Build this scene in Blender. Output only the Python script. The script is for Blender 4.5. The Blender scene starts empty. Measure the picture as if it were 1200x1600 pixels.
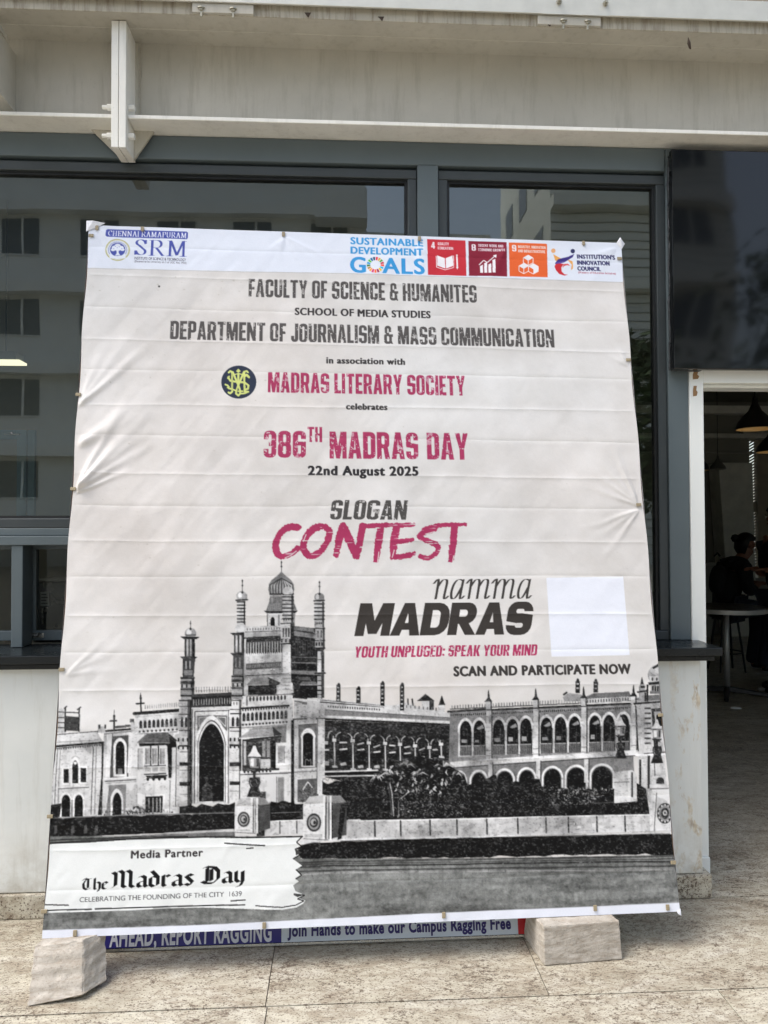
import bpy, bmesh, math, random
import numpy as np
from mathutils import Vector, Matrix

S = bpy.context.scene
COL = S.collection
R = math.radians

# ------------------------------------------------------------------ camera
YAW, PITCH, ROLL = R(3.25), math.atan2(26, 1200), 0.0029
cam_d = bpy.data.cameras.new('camera')
cam = bpy.data.objects.new('camera', cam_d)
COL.objects.link(cam)
fw = Vector((math.sin(YAW) * math.cos(PITCH), math.cos(YAW) * math.cos(PITCH), math.sin(PITCH)))
r0 = Vector((math.cos(YAW), -math.sin(YAW), 0))
u0 = r0.cross(fw)
rt = r0 * math.cos(-ROLL) + u0 * math.sin(-ROLL)
up = rt.cross(fw)
m = Matrix((rt, up, -fw)).transposed().to_4x4()
m.translation = Vector((0, -3.07, 1.5))
cam.matrix_world = m
cam_d.sensor_fit = 'VERTICAL'
cam_d.sensor_height = 24.0
cam_d.lens = 24.0 * 1200 / 1600
cam_d.clip_start = 0.05
cam_d.clip_end = 500
S.camera = cam

# ------------------------------------------------------------------ light: a bright overcast noon
SUN_EL, SUN_AZ = R(60), R(252)      # azimuth from +Y clockwise: high, to the left and a little behind the photographer
W = bpy.data.worlds.new('World')
S.world = W
W.use_nodes = True
wn = W.node_tree
bg = wn.nodes['Background']
sky = wn.nodes.new('ShaderNodeTexSky')
sky.sky_type = 'NISHITA'
sky.sun_disc = False
sky.sun_elevation = SUN_EL
sky.sun_rotation = SUN_AZ
sky.dust_density = 4.0
sky.air_density = 1.2
hs = wn.nodes.new('ShaderNodeHueSaturation')     # cloud cover: the blue goes pale grey
hs.inputs['Saturation'].default_value = 0.74
wn.links.new(sky.outputs[0], hs.inputs['Color'])
wn.links.new(hs.outputs[0], bg.inputs['Color'])
bg.inputs['Strength'].default_value = 0.15
sl = bpy.data.lights.new('sun', 'SUN')
sl.energy = 0.9
sl.angle = R(30)
sl.color = (1.0, 0.99, 0.975)
sun = bpy.data.objects.new('sun', sl)
COL.objects.link(sun)
sd = Vector((math.sin(SUN_AZ) * math.cos(SUN_EL), math.cos(SUN_AZ) * math.cos(SUN_EL), math.sin(SUN_EL)))
sun.rotation_euler = sd.to_track_quat('Z', 'Y').to_euler()
S.view_settings.view_transform = 'Standard'
S.view_settings.look = 'None'
S.view_settings.exposure = 1.0
S.view_settings.gamma = 1.0
S.cycles.max_bounces = 8
S.cycles.transparent_max_bounces = 12
S.cycles.sample_clamp_indirect = 6.0
S.cycles.caustics_refractive = False
S.cycles.caustics_reflective = False

# ------------------------------------------------------------------ helpers
def lin(v):
    v = np.asarray(v, float) / 255.0
    return np.where(v <= 0.04045, v / 12.92, ((v + 0.055) / 1.055) ** 2.4)

def rgb(r, g, b, k=1.0):
    c = lin((r, g, b)) * k
    return (float(c[0]), float(c[1]), float(c[2]), 1.0)

class NT:
    """A short hand for building node trees."""
    def __init__(s, name):
        s.m = bpy.data.materials.new(name)
        s.m.use_nodes = True
        s.t = s.m.node_tree
        s.b = s.t.nodes['Principled BSDF']
    def n(s, kind, **kw):
        q = s.t.nodes.new(kind)
        for k, v in kw.items():
            setattr(q, k, v)
        return q
    def l(s, a, b):
        s.t.links.new(a, b)
    def coord(s, scale=(1, 1, 1), rot=(0, 0, 0), loc=(0, 0, 0)):
        tc = s.n('ShaderNodeTexCoord')
        mp = s.n('ShaderNodeMapping')
        mp.inputs['Scale'].default_value = scale
        mp.inputs['Rotation'].default_value = rot
        mp.inputs['Location'].default_value = loc
        s.l(tc.outputs['Object'], mp.inputs[0])
        return mp.outputs[0]
    def noise(s, vec, scale, detail=4, rough=0.55, dist=0.0):
        q = s.n('ShaderNodeTexNoise')
        q.inputs['Scale'].default_value = scale
        q.inputs['Detail'].default_value = detail
        q.inputs['Roughness'].default_value = rough
        q.inputs['Distortion'].default_value = dist
        s.l(vec, q.inputs['Vector'])
        return q.outputs['Fac']
    def ramp(s, fac, *stops):
        q = s.n('ShaderNodeValToRGB')
        e = q.color_ramp.elements
        while len(e) < len(stops):
            e.new(0.5)
        for i, (p, c) in enumerate(stops):
            e[i].position = p
            e[i].color = c if isinstance(c, tuple) else (c, c, c, 1)
        s.l(fac, q.inputs[0])
        return q.outputs[0]
    def mix(s, fac, a, b, mode='MIX'):
        q = s.n('ShaderNodeMix', data_type='RGBA', blend_type=mode)
        for sock, v in ((q.inputs[0], fac), (q.inputs[6], a), (q.inputs[7], b)):
            if isinstance(v, (int, float, tuple)):
                sock.default_value = v
            else:
                s.l(v, sock)
        return q.outputs[2]
    def bump(s, h, strength=0.2, dist=0.01):
        q = s.n('ShaderNodeBump')
        q.inputs['Strength'].default_value = strength
        q.inputs['Distance'].default_value = dist
        s.l(h, q.inputs['Height'])
        s.l(q.outputs[0], s.b.inputs['Normal'])
    def set(s, col=None, rough=None, metal=None, spec=None, emit=None, emits=0):
        I = s.b.inputs
        if col is not None:
            if isinstance(col, tuple): I['Base Color'].default_value = col
            else: s.l(col, I['Base Color'])
        if rough is not None:
            if isinstance(rough, (int, float)): I['Roughness'].default_value = rough
            else: s.l(rough, I['Roughness'])
        if metal is not None: I['Metallic'].default_value = metal
        if spec is not None: I['Specular IOR Level'].default_value = spec
        if emit is not None:
            I['Emission Color'].default_value = emit
            I['Emission Strength'].default_value = emits
        return s.m

def plain(name, col, rough=0.6, metal=0.0, var=0.12, scale=6.0, bump=0.0, spec=0.5):
    """Paint, plastic or metal with slight mottling and a little grain."""
    t = NT(name)
    v = t.coord()
    f = t.noise(v, scale, 5, 0.6)
    d = tuple(c * (1 - var) for c in col[:3]) + (1,)
    u = tuple(min(1, c * (1 + var)) for c in col[:3]) + (1,)
    c = t.ramp(f, (0.3, d), (0.7, u))
    if bump:
        t.bump(t.noise(v, 90, 3), bump, 0.004)
    r = t.ramp(t.noise(v, scale * 2.3, 3), (0.3, max(0.02, rough - 0.08)), (0.7, min(1, rough + 0.08)))
    return t.set(c, r, metal, spec)

class MB:
    """Collects shapes for ONE mesh object."""
    def __init__(s):
        s.v, s.f, s.mi = [], [], []
    def add(s, vs, fs, mi=0):
        o = len(s.v)
        s.v += [tuple(p) for p in vs]
        s.f += [tuple(i + o for i in f) for f in fs]
        s.mi += [mi] * len(fs)
        return s
    def box(s, x0, x1, y0, y1, z0, z1, mi=0):
        vs = [(x, y, z) for z in (z0, z1) for y in (y0, y1) for x in (x0, x1)]
        return s.add(vs, [(0, 2, 3, 1), (4, 5, 7, 6), (0, 1, 5, 4), (2, 6, 7, 3), (0, 4, 6, 2), (1, 3, 7, 5)], mi)
    def hexa(s, p, mi=0):
        """Eight corners: four of one end, four of the other, same winding."""
        return s.add(p, [(3, 2, 1, 0), (4, 5, 6, 7), (0, 1, 5, 4), (1, 2, 6, 5), (2, 3, 7, 6), (3, 0, 4, 7)], mi)
    def prism(s, pts, d, mi=0):
        """A polygon (list of 3-D points) pushed along vector d."""
        n = len(pts)
        d = Vector(d)
        q = [Vector(p) for p in pts]
        vs = q + [p + d for p in q]
        fs = [tuple(range(n - 1, -1, -1)), tuple(range(n, 2 * n))]
        fs += [(i, (i + 1) % n, (i + 1) % n + n, i + n) for i in range(n)]
        return s.add(vs, fs, mi)
    def tube(s, pts, r, seg=10, mi=0, cap=True):
        pts = [Vector(p) for p in pts]
        rs = r if isinstance(r, (list, tuple)) else [r] * len(pts)
        vs, fs = [], []
        ref = Vector((0.13, 0.31, 0.94))
        for i, p in enumerate(pts):
            t = (pts[min(i + 1, len(pts) - 1)] - pts[max(i - 1, 0)]).normalized()
            if abs(t.dot(ref)) > 0.95: ref = Vector((0.9, 0.3, 0.1))
            a = t.cross(ref).normalized(); b = t.cross(a)
            for k in range(seg):
                w = 2 * math.pi * k / seg
                vs.append(p + (a * math.cos(w) + b * math.sin(w)) * rs[i])
        for i in range(len(pts) - 1):
            for k in range(seg):
                k2 = (k + 1) % seg
                fs.append((i * seg + k, i * seg + k2, (i + 1) * seg + k2, (i + 1) * seg + k))
        if cap:
            fs.append(tuple(range(seg))[::-1]); fs.append(tuple(range((len(pts) - 1) * seg, len(pts) * seg)))
        return s.add(vs, fs, mi)
    def lathe(s, prof, c=(0, 0, 0), seg=32, mi=0):
        """Profile of (radius, z) turned round the vertical through c."""
        vs, fs = [], []
        for r_, z in prof:
            for k in range(seg):
                w = 2 * math.pi * k / seg
                vs.append((c[0] + r_ * math.cos(w), c[1] + r_ * math.sin(w), c[2] + z))
        for i in range(len(prof) - 1):
            for k in range(seg):
                k2 = (k + 1) % seg
                fs.append((i * seg + k, i * seg + k2, (i + 1) * seg + k2, (i + 1) * seg + k))
        return s.add(vs, fs, mi)
    def build(s, name, mats, parent=None, bevel=0.0, smooth=False, seg=2, fixn=True, local=False):
        if parent is not None and not local:          # shapes are given in world metres
            off, q = Vector((0, 0, 0)), parent
            while q is not None:
                off += q.location; q = q.parent
            s.v = [(x - off.x, y - off.y, z - off.z) for x, y, z in s.v]
        me = bpy.data.meshes.new(name)
        me.from_pydata(s.v, [], s.f)
        mats = mats if isinstance(mats, (list, tuple)) else [mats]
        for q in mats: me.materials.append(q)
        if len(mats) > 1:
            me.polygons.foreach_set('material_index', s.mi)
        if fixn:
            b = bmesh.new(); b.from_mesh(me)
            bmesh.ops.recalc_face_normals(b, faces=b.faces)
            b.to_mesh(me); b.free()
        if smooth:
            me.polygons.foreach_set('use_smooth', [True] * len(me.polygons))
        o = bpy.data.objects.new(name, me)
        COL.objects.link(o)
        if parent is not None: o.parent = parent
        if bevel:
            q = o.modifiers.new('edge', 'BEVEL')
            q.width = bevel; q.segments = seg; q.limit_method = 'ANGLE'; q.angle_limit = R(40)
        return o

def tag(o, label=None, cat=None, group=None, kind=None):
    if label: o['label'] = label
    if cat: o['category'] = cat
    if group: o['group'] = group
    if kind: o['kind'] = kind
    return o

def thing(name, loc, label, cat, group=None, rz=0.0):
    o = bpy.data.objects.new(name, None)
    o.empty_display_size = 0.2
    o.location = loc
    o.rotation_euler = (0, 0, rz)
    COL.objects.link(o)
    return tag(o, label, cat, group)

def copy_tree(o, parent=None):
    c = o.copy(); COL.objects.link(c)
    if parent is not None: c.parent = parent
    for ch in list(o.children): copy_tree(ch, c)
    return c

# ------------------------------------------------------------------ the printed sheet of the banner
# The print is drawn as shapes (letters, strokes, arches, leaves) into a colour grid of its own and
# stored as one colour per mesh vertex of the vinyl sheet.  Shapes are given in the units of the
# print's design sheet, whose four corners are ART.
GW, GH, SS = 1020, 1210, 3
ART = np.array([(139, 352), (970, 380), (1062, 1424), (66, 1466)], float)      # TL TR BR BL
def homography(src, dst):
    A = []
    for (x, y), (u, v) in zip(src, dst):
        A.append([x, y, 1, 0, 0, 0, -u * x, -u * y]); A.append([0, 0, 0, x, y, 1, -v * x, -v * y])
    h = np.linalg.solve(np.array(A), np.array(dst).ravel())
    return np.append(h, 1).reshape(3, 3)
HOM = homography(ART, [(0, 0), (GW, 0), (GW, GH), (0, GH)])
HINV = np.linalg.inv(HOM)
def C(p):
    p = np.asarray(p, float).reshape(-1, 2)
    q = np.c_[p, np.ones(len(p))] @ HOM.T
    return q[:, :2] / q[:, 2:]
rng = np.random.default_rng(7)
CAN = np.zeros((GH, GW, 3), np.float32)

def vnoise(w, h, cell, seed, octaves=3, cy=None):
    """Smooth value noise 0..1 on a w x h grid."""
    g = np.random.default_rng(seed); out = np.zeros((h, w), np.float32); amp, tot = 1.0, 0.0
    cx, cyy = float(cell), float(cy or cell)
    for _ in range(octaves):
        nx, ny = int(w / cx) + 3, int(h / cyy) + 3
        a = g.random((ny, nx)).astype(np.float32)
        x = np.arange(w) / cx; y = np.arange(h) / cyy
        xi, yi = x.astype(int), y.astype(int)
        fx, fy = x - xi, y - yi
        fx = fx * fx * (3 - 2 * fx); fy = (fy * fy * (3 - 2 * fy))[:, None]
        top = a[yi][:, xi] * (1 - fx) + a[yi][:, xi + 1] * fx
        bot = a[yi + 1][:, xi] * (1 - fx) + a[yi + 1][:, xi + 1] * fx
        out += amp * (top * (1 - fy) + bot * fy); tot += amp
        amp *= 0.5; cx = max(1.0, cx / 2); cyy = max(1.0, cyy / 2)
    return out / tot

class Mask:
    """A shape mask at SS times the grid inside a box of grid cells."""
    def __init__(s, x0, y0, x1, y1):
        s.x0, s.y0 = max(0, int(x0) - 2), max(0, int(y0) - 2)
        s.x1, s.y1 = min(GW, int(x1) + 3), min(GH, int(y1) + 3)
        s.ok = s.x1 > s.x0 and s.y1 > s.y0
        if s.ok: s.m = np.zeros(((s.y1 - s.y0) * SS, (s.x1 - s.x0) * SS), bool)
    def edges(s, P, Q, wind=False):
        """Area inside the directed edges P->Q (grid coordinates), even-odd or by winding."""
        H_, W_ = s.m.shape
        px, py = (P[:, 0] - s.x0) * SS, (P[:, 1] - s.y0) * SS - 0.5
        qx, qy = (Q[:, 0] - s.x0) * SS, (Q[:, 1] - s.y0) * SS - 0.5
        up_ = qy > py
        ax, ay = np.where(up_, px, qx), np.where(up_, py, qy)
        bx, by = np.where(up_, qx, px), np.where(up_, qy, py)
        r0_ = np.clip(np.ceil(ay), 0, H_).astype(int); r1_ = np.clip(np.ceil(by), 0, H_).astype(int)
        n = np.maximum(r1_ - r0_, 0)
        acc = np.zeros((H_, W_ + 1), np.int16)
        if n.sum():
            k = np.repeat(np.arange(len(n)), n)
            st = np.cumsum(n) - n
            rows = r0_[k] + (np.arange(n.sum()) - st[k])
            xs = ax[k] + (rows - ay[k]) / (by[k] - ay[k]) * (bx[k] - ax[k])
            cols = np.clip(np.ceil(xs - 0.5), 0, W_).astype(int)
            np.add.at(acc, (rows, cols), np.where(up_[k], 1, -1) if wind else 1)
        c = np.cumsum(acc, 1)[:, :W_]
        return (c != 0) if wind else (c & 1).astype(bool)
    def poly(s, pts, wind=False):
        pts = np.asarray(pts, float)
        return s.edges(pts, np.roll(pts, -1, 0), wind)
    def cover(s):
        h, w = s.y1 - s.y0, s.x1 - s.x0
        return s.m.reshape(h, SS, w, SS).mean((1, 3)).astype(np.float32)

def paint(mk, col, alpha=1.0, grunge=None):
    if not mk.ok: return
    a = mk.cover() * alpha
    if grunge is not None: a = a * grunge[mk.y0:mk.y1, mk.x0:mk.x1]
    c = np.array(col if isinstance(col, (tuple, list)) else (col, col, col), np.float32)
    v = CAN[mk.y0:mk.y1, mk.x0:mk.x1]
    v += (c - v) * a[..., None]

def fill_grid(polys, col, alpha=1.0, grunge=None, sub=()):
    """Union of polygons in grid coordinates, less the polygons in sub."""
    allp = np.vstack(polys)
    mk = Mask(allp[:, 0].min(), allp[:, 1].min(), allp[:, 0].max(), allp[:, 1].max())
    if not mk.ok: return
    for p in polys: mk.m |= mk.poly(p)
    for p in sub: mk.m &= ~mk.poly(p)
    paint(mk, col, alpha, grunge)

class Fr:
    """A local drawing frame: origin and scale on the design sheet."""
    def __init__(s, ox=0, oy=0, k=1.0): s.ox, s.oy, s.k = ox, oy, k
    def c(s, pts):
        p = np.asarray(pts, float).reshape(-1, 2)
        return C(p / s.k + (s.ox, s.oy))
    def P(s, g, *pts, a=1.0): fill_grid([s.c(pts)], g, a)
    def R(s, g, x0, y0, x1, y1, a=1.0): s.P(g, (x0, y0), (x1, y0), (x1, y1), (x0, y1), a=a)
    def L(s, g, w, *pts, a=1.0, closed=False, cap=True):
        p = np.asarray(pts, float)
        if closed: p = np.vstack([p, p[:1]])
        ws = w if isinstance(w, (list, tuple)) else [w] * len(p)
        out = []
        for i in range(len(p) - 1):
            d = p[i + 1] - p[i]; n = np.hypot(*d)
            if n < 1e-6: continue
            t = np.array((-d[1], d[0])) / n
            out.append(s.c([p[i] + t * ws[i] / 2, p[i + 1] + t * ws[i + 1] / 2, p[i + 1] - t * ws[i + 1] / 2, p[i] - t * ws[i] / 2]))
        if cap and max(ws) * s.k ** -1 > 2.0:
            an = np.linspace(0, 2 * np.pi, 13)[:-1]
            for i in range(len(p)):
                out.append(s.c(p[i] + np.c_[np.cos(an), np.sin(an)] * ws[i] / 2))
        if out: fill_grid(out, g, a)
    def E(s, g, x, y, rx, ry, a=1.0, ring=None, arc=(0, 360)):
        t = np.radians(np.linspace(arc[0], arc[1], 41))
        o = np.c_[x + rx * np.cos(t), y + ry * np.sin(t)]
        if ring is None: fill_grid([s.c(o)], g, a)
        else:
            i = np.c_[x + (rx - ring) * np.cos(t), y + (ry - ring) * np.sin(t)]
            if arc == (0, 360): fill_grid([s.c(o)], g, a, sub=[s.c(i)])
            else: fill_grid([s.c(np.vstack([o, i[::-1]]))], g, a)
    def arch(s, g, x0, x1, apex, spring, base, a=1.0, pointed=0.5):
        """An opening with an arched head; pointed 0 is round."""
        cx, w = (x0 + x1) / 2, (x1 - x0) / 2
        t = np.linspace(0, 1, 9)
        rnd = np.c_[x0 + w * (1 - np.cos(t * np.pi / 2)), spring - (spring - apex) * np.sin(t * np.pi / 2)]
        pnt = np.c_[x0 + w * t ** 1.25, spring - (spring - apex) * (1 - (1 - t) ** 1.7)]
        lft = rnd * (1 - pointed) + pnt * pointed
        rgt = np.c_[2 * cx - lft[::-1, 0], lft[::-1, 1]]
        s.P(g, (x0, base), *lft, *rgt, (x1, base), a=a)
    def row(s, n, x0, y0, x1, y1, fn):
        for i in range(n):
            t = i / max(1, n - 1); fn(x0 + (x1 - x0) * t, y0 + (y1 - y0) * t, i)

# ---- lettering ------------------------------------------------------------
def rr(x0, y0, x1, y1, r):
    out = []
    for cx, cy, a in ((x1 - r, y0 + r, -90), (x1 - r, y1 - r, 0), (x0 + r, y1 - r, 90), (x0 + r, y0 + r, 180)):
        for k in range(5):
            w = math.radians(a + 22.5 * k); out.append((cx + r * math.cos(w), cy + r * math.sin(w)))
    return out
def rc(x0, y0, x1, y1): return [(x0, y0), (x1, y0), (x1, y1), (x0, y1)]
RING = [('+', rr(0, 0, 4.4, 10, 1.7)), ('-', rr(1.7, 1.5, 2.75, 8.5, 0.5))]
CON = {   # heavy condensed capitals: width, then shapes added and cut away
 'A': (4.7, [('+', [(0, 0), (1.4, 10), (3.3, 10), (4.7, 0), (3.0, 0), (2.75, 1.9), (1.95, 1.9), (1.7, 0)]), ('-', [(2.1, 3.3), (2.6, 3.3), (2.35, 7.6)])]),
 'C': (4.4, RING + [('-', rc(2.6, 3.8, 4.5, 6.3))]),
 'D': (4.4, [('+', rr(0, 0, 4.4, 10, 1.7)), ('+', rc(0, 0, 2.2, 10)), ('-', rr(1.7, 1.5, 2.75, 8.5, 0.5))]),
 'E': (3.6, [('+', rc(0, 0, 1.7, 10)), ('+', rc(0, 0, 3.6, 1.5)), ('+', rc(0, 8.5, 3.6, 10)), ('+', rc(0, 4.3, 3.3, 5.7))]),
 'F': (3.5, [('+', rc(0, 0, 1.7, 10)), ('+', rc(0, 8.5, 3.5, 10)), ('+', rc(0, 4.2, 3.2, 5.6))]),
 'G': (4.7, [('+', rr(0, 0, 4.7, 10, 1.7)), ('-', rr(1.7, 1.5, 3.05, 8.5, 0.5)), ('-', rc(2.7, 5.3, 4.8, 7.2)), ('+', rc(2.25, 3.9, 4.7, 5.3))]),
 'H': (4.5, [('+', rc(0, 0, 1.7, 10)), ('+', rc(2.8, 0, 4.5, 10)), ('+', rc(1, 4.3, 3, 5.7))]),
 'I': (1.7, [('+', rc(0, 0, 1.7, 10))]),
 'J': (3.7, [('+', rr(0, 0, 3.7, 5, 1.6)), ('-', rc(-.1, 3.2, 2, 5.1)), ('+', rc(2, 2, 3.7, 10)), ('-', rc(1.55, 1.5, 2.0, 5.1))]),
 'K': (4.8, [('+', rc(0, 0, 1.7, 10)), ('+', [(1.6, 4), (3, 10), (4.7, 10), (3.3, 5.3), (4.8, 0), (3, 0), (1.6, 5)])]),
 'L': (3.4, [('+', rc(0, 0, 1.7, 10)), ('+', rc(0, 0, 3.4, 1.5))]),
 'M': (6.0, [('+', rc(0, 0, 1.5, 10)), ('+', rc(4.5, 0, 6, 10)), ('+', [(.6, 10), (2.1, 10), (3, 4.6), (3.9, 10), (5.4, 10), (3.7, 0), (2.3, 0)])]),
 'N': (4.7, [('+', rc(0, 0, 1.5, 10)), ('+', rc(3.2, 0, 4.7, 10)), ('+', [(0, 10), (1.7, 10), (4.7, 0), (3, 0)])]),
 'O': (4.4, RING),
 'P': (4.3, [('+', rr(0, 3.9, 4.3, 10, 1.6)), ('+', rc(0, 0, 1.7, 10)), ('-', rr(1.7, 5.3, 2.65, 8.6, 0.4))]),
 'R': (4.6, [('+', rr(0, 3.9, 4.4, 10, 1.6)), ('+', rc(0, 0, 1.7, 10)), ('+', [(1.7, 4.8), (3.7, 4.8), (4.6, 0), (2.9, 0), (2.2, 4)]), ('-', rr(1.7, 5.4, 2.75, 8.6, 0.4))]),
 'S': (4.3, [('+', rr(0, 0, 4.3, 10, 1.7)), ('-', rr(1.65, 5.9, 2.65, 8.6, 0.4)), ('-', rr(1.65, 1.4, 2.65, 4.2, 0.4)), ('-', [(2.6, 5.9), (4.5, 5.6), (4.5, 7.1), (2.6, 7.1)]), ('-', [(-.1, 2.9), (1.7, 2.9), (1.7, 4.2), (-.1, 4.5)])]),
 'T': (4.2, [('+', rc(1.25, 0, 2.95, 10)), ('+', rc(0, 8.5, 4.2, 10))]),
 'U': (4.4, [('+', rr(0, 0, 4.4, 8, 1.7)), ('+', rc(0, 4, 4.4, 10)), ('-', rr(1.7, 1.5, 2.75, 11, 0.5))]),
 'Y': (4.7, [('+', [(0, 10), (1.75, 10), (2.35, 6.2), (2.95, 10), (4.7, 10), (3.2, 4), (3.2, 0), (1.5, 0), (1.5, 4)])]),
 '&': (4.8, [('+', rr(0, 0, 4.2, 5.8, 1.6)), ('+', rr(.4, 4.6, 3.9, 10, 1.5)), ('-', rr(1.6, 1.4, 2.7, 4.4, 0.4)), ('-', rr(1.75, 6.1, 2.5, 8.6, 0.3)), ('-', rc(2.7, 4.9, 4.5, 6.6)), ('+', [(2.4, 4), (4.8, 4), (4.8, 5.4), (2.4, 5.4)]), ('+', [(3.2, 1.5), (3.9, 0), (4.8, 0), (3.9, 2.5)])]),
 '3': (4.2, [('+', rr(0, 0, 4.2, 10, 1.7)), ('-', rr(1.6, 1.4, 2.55, 4.3, 0.4)), ('-', rr(1.6, 5.7, 2.55, 8.6, 0.4)), ('-', rc(-.1, 3.2, 1.7, 6.8))]),
 '8': (4.4, [('+', rr(0, 0, 4.4, 5.7, 1.6)), ('+', rr(.1, 4.5, 4.3, 10, 1.6)), ('-', rr(1.7, 1.4, 2.7, 4.3, 0.4)), ('-', rr(1.7, 5.7, 2.7, 8.6, 0.4))]),
 '6': (4.4, RING + [('+', rc(1.6, 4.6, 3, 6)), ('-', rc(2.65, 6, 4.5, 7)), ('+', rc(2.0, 4.6, 3.4, 6.0))]),
 '4': (4.5, [('+', [(2.2, 10), (3.9, 10), (3.9, 0), (2.3, 0), (2.3, 8)]), ('+', rc(0, 2, 4.6, 3.4)), ('+', [(0, 2.6), (2.2, 10), (3.4, 10), (1.4, 2.6)])]),
 '9': (4.4, RING + [('+', rc(1.6, 4.2, 3, 5.6)), ('-', rc(-.1, 3, 1.75, 4.2))]),
 'Q': (4.5, RING + [('+', [(2.4, 2.4), (3.6, 2.8), (4.8, -.6), (3.4, -.6)])]),
 'W': (6.6, [('+', [(0, 10), (1.6, 10), (2.1, 3.4), (2.6, 10), (4, 10), (4.5, 3.4), (5, 10), (6.6, 10), (5.4, 0), (3.8, 0), (3.3, 5), (2.8, 0), (1.2, 0)])]),
 'V': (4.7, [('+', [(0, 10), (1.75, 10), (2.35, 2.8), (2.95, 10), (4.7, 10), (3.3, 0), (1.4, 0)])]),
 ':': (1.6, [('+', rc(0, .8, 1.6, 2.6)), ('+', rc(0, 5.4, 1.6, 7.2))]),
 ',': (1.6, [('+', [(0, 1.8), (1.6, 1.8), (1.6, 0), (.6, -1.8), (0, -1.8)])]),
}
WIDE = {   # heavy wide capitals
 'M': (11.5, [('+', rc(0, 0, 3, 10)), ('+', rc(8.5, 0, 11.5, 10)), ('+', [(.6, 10), (3.9, 10), (5.75, 4.6), (7.6, 10), (10.9, 10), (7.2, .6), (4.3, .6)])]),
 'A': (9.8, [('+', [(0, 0), (3.2, 10), (6.6, 10), (9.8, 0), (6.5, 0), (6.1, 1.7), (3.7, 1.7), (3.2, 0)]), ('-', [(4.3, 3.8), (5.5, 3.8), (4.9, 6.9)])]),
 'D': (9.0, [('+', rr(0, 0, 9, 10, 4)), ('+', rc(0, 0, 4.5, 10)), ('-', rr(3.1, 2.3, 5.9, 7.7, 1.3)), ('-', rc(3.1, 2.3, 4.5, 7.7))]),
 'R': (9.3, [('+', rr(0, 3.4, 8.9, 10, 3.1)), ('+', rc(0, 0, 3.1, 10)), ('+', [(3, 3.9), (6.4, 3.9), (9.4, 0), (5.9, 0), (3.7, 3)]), ('-', rr(3.1, 5.6, 5.8, 7.8, 1.0)), ('-', rc(3.1, 5.6, 4.4, 7.8))]),
 'S': (8.8, [('+', rr(0, -.2, 8.8, 10.2, 3.2)), ('-', rr(3.0, 6.5, 5.7, 7.9, .6)), ('-', rr(3.1, 2.1, 5.8, 3.5, .6)), ('-', [(5.2, 6.5), (9, 6.0), (9, 7.1), (5.2, 7.2)]), ('-', [(-.2, 2.9), (3.4, 2.7), (3.4, 3.5), (-.2, 4.1)])]),
}
NIB = {   # letters written with a broad nib: width, strokes (x-height 6, capitals 9)
 'T': (5.0, [[(0, 7.6), (1.2, 9), (3, 8.2), (4.6, 9)], [(1.6, 7.8), (.5, 5), (.8, 1.4), (2.2, 0), (4.4, 1.6)], [(3, 8), (3, 1.5)]]),
 'h': (3.6, [[(.6, 9), (.6, .8), (1.2, 0)], [(.6, 4.8), (2.2, 6), (3.2, 5), (3.2, .5), (2.4, -1.6)]]),
 'e': (3.2, [[(.5, 5), (.5, 1), (1.6, 0), (2.8, .9)], [(.5, 5), (1.8, 6), (2.8, 4.8), (.7, 2.9)]]),
 'M': (7.6, [[(0, .3), (1, 1.2), (1, 7.4), (0, 8.4)], [(1, 8), (2.4, 9.2), (3.5, 8), (3.5, 1), (4.4, .1)], [(3.5, 8), (5.1, 9.2), (6.2, 8), (6.2, 1), (7.2, 0)]]),
 'a': (3.6, [[(.6, 5.2), (1.8, 6), (2.9, 5), (2.9, .8), (3.5, 0)], [(2.9, 3.4), (.6, 2.4), (.5, .8), (1.3, 0), (2.8, 1)]]),
 'd': (3.7, [[(.5, 4.8), (.5, 1), (1.6, 0), (3.1, 1), (3.1, 5), (.9, 8.4)], [(.5, 4.8), (1.6, 5.6), (3.1, 5)]]),
 'r': (2.9, [[(.6, 6), (.6, .8), (1.2, 0)], [(.6, 4.8), (1.8, 6), (2.6, 5.2)]]),
 's': (3.3, [[(2.8, 5.2), (1.5, 6), (.6, 5), (2.8, 1.8), (1.8, 0), (.4, .9)]]),
 'D': (6.4, [[(.2, 8.2), (1.5, 9.1), (4.4, 8.6), (5.7, 6.5), (5.7, 2.5), (3.8, 0), (1.4, .2), (0, 1.2)], [(1.8, 8.4), (1.8, 1)], [(3.3, 7.8), (3.3, 1.5)]]),
 'y': (3.6, [[(.6, 6), (.6, 1.3), (1.6, .2), (3, 1)], [(3, 6), (3, .5), (2.2, -1.8), (.8, -2.4)]]),
}
def arcpts(cx, cy, rx, ry, a0, a1, n=14):
    return [(cx + rx * math.cos(math.radians(a0 + (a1 - a0) * i / n)), cy + ry * math.sin(math.radians(a0 + (a1 - a0) * i / n))) for i in range(n + 1)]
def sf(x, y, w=1.3): return [(x - w, y), (x + w, y)]
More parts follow.
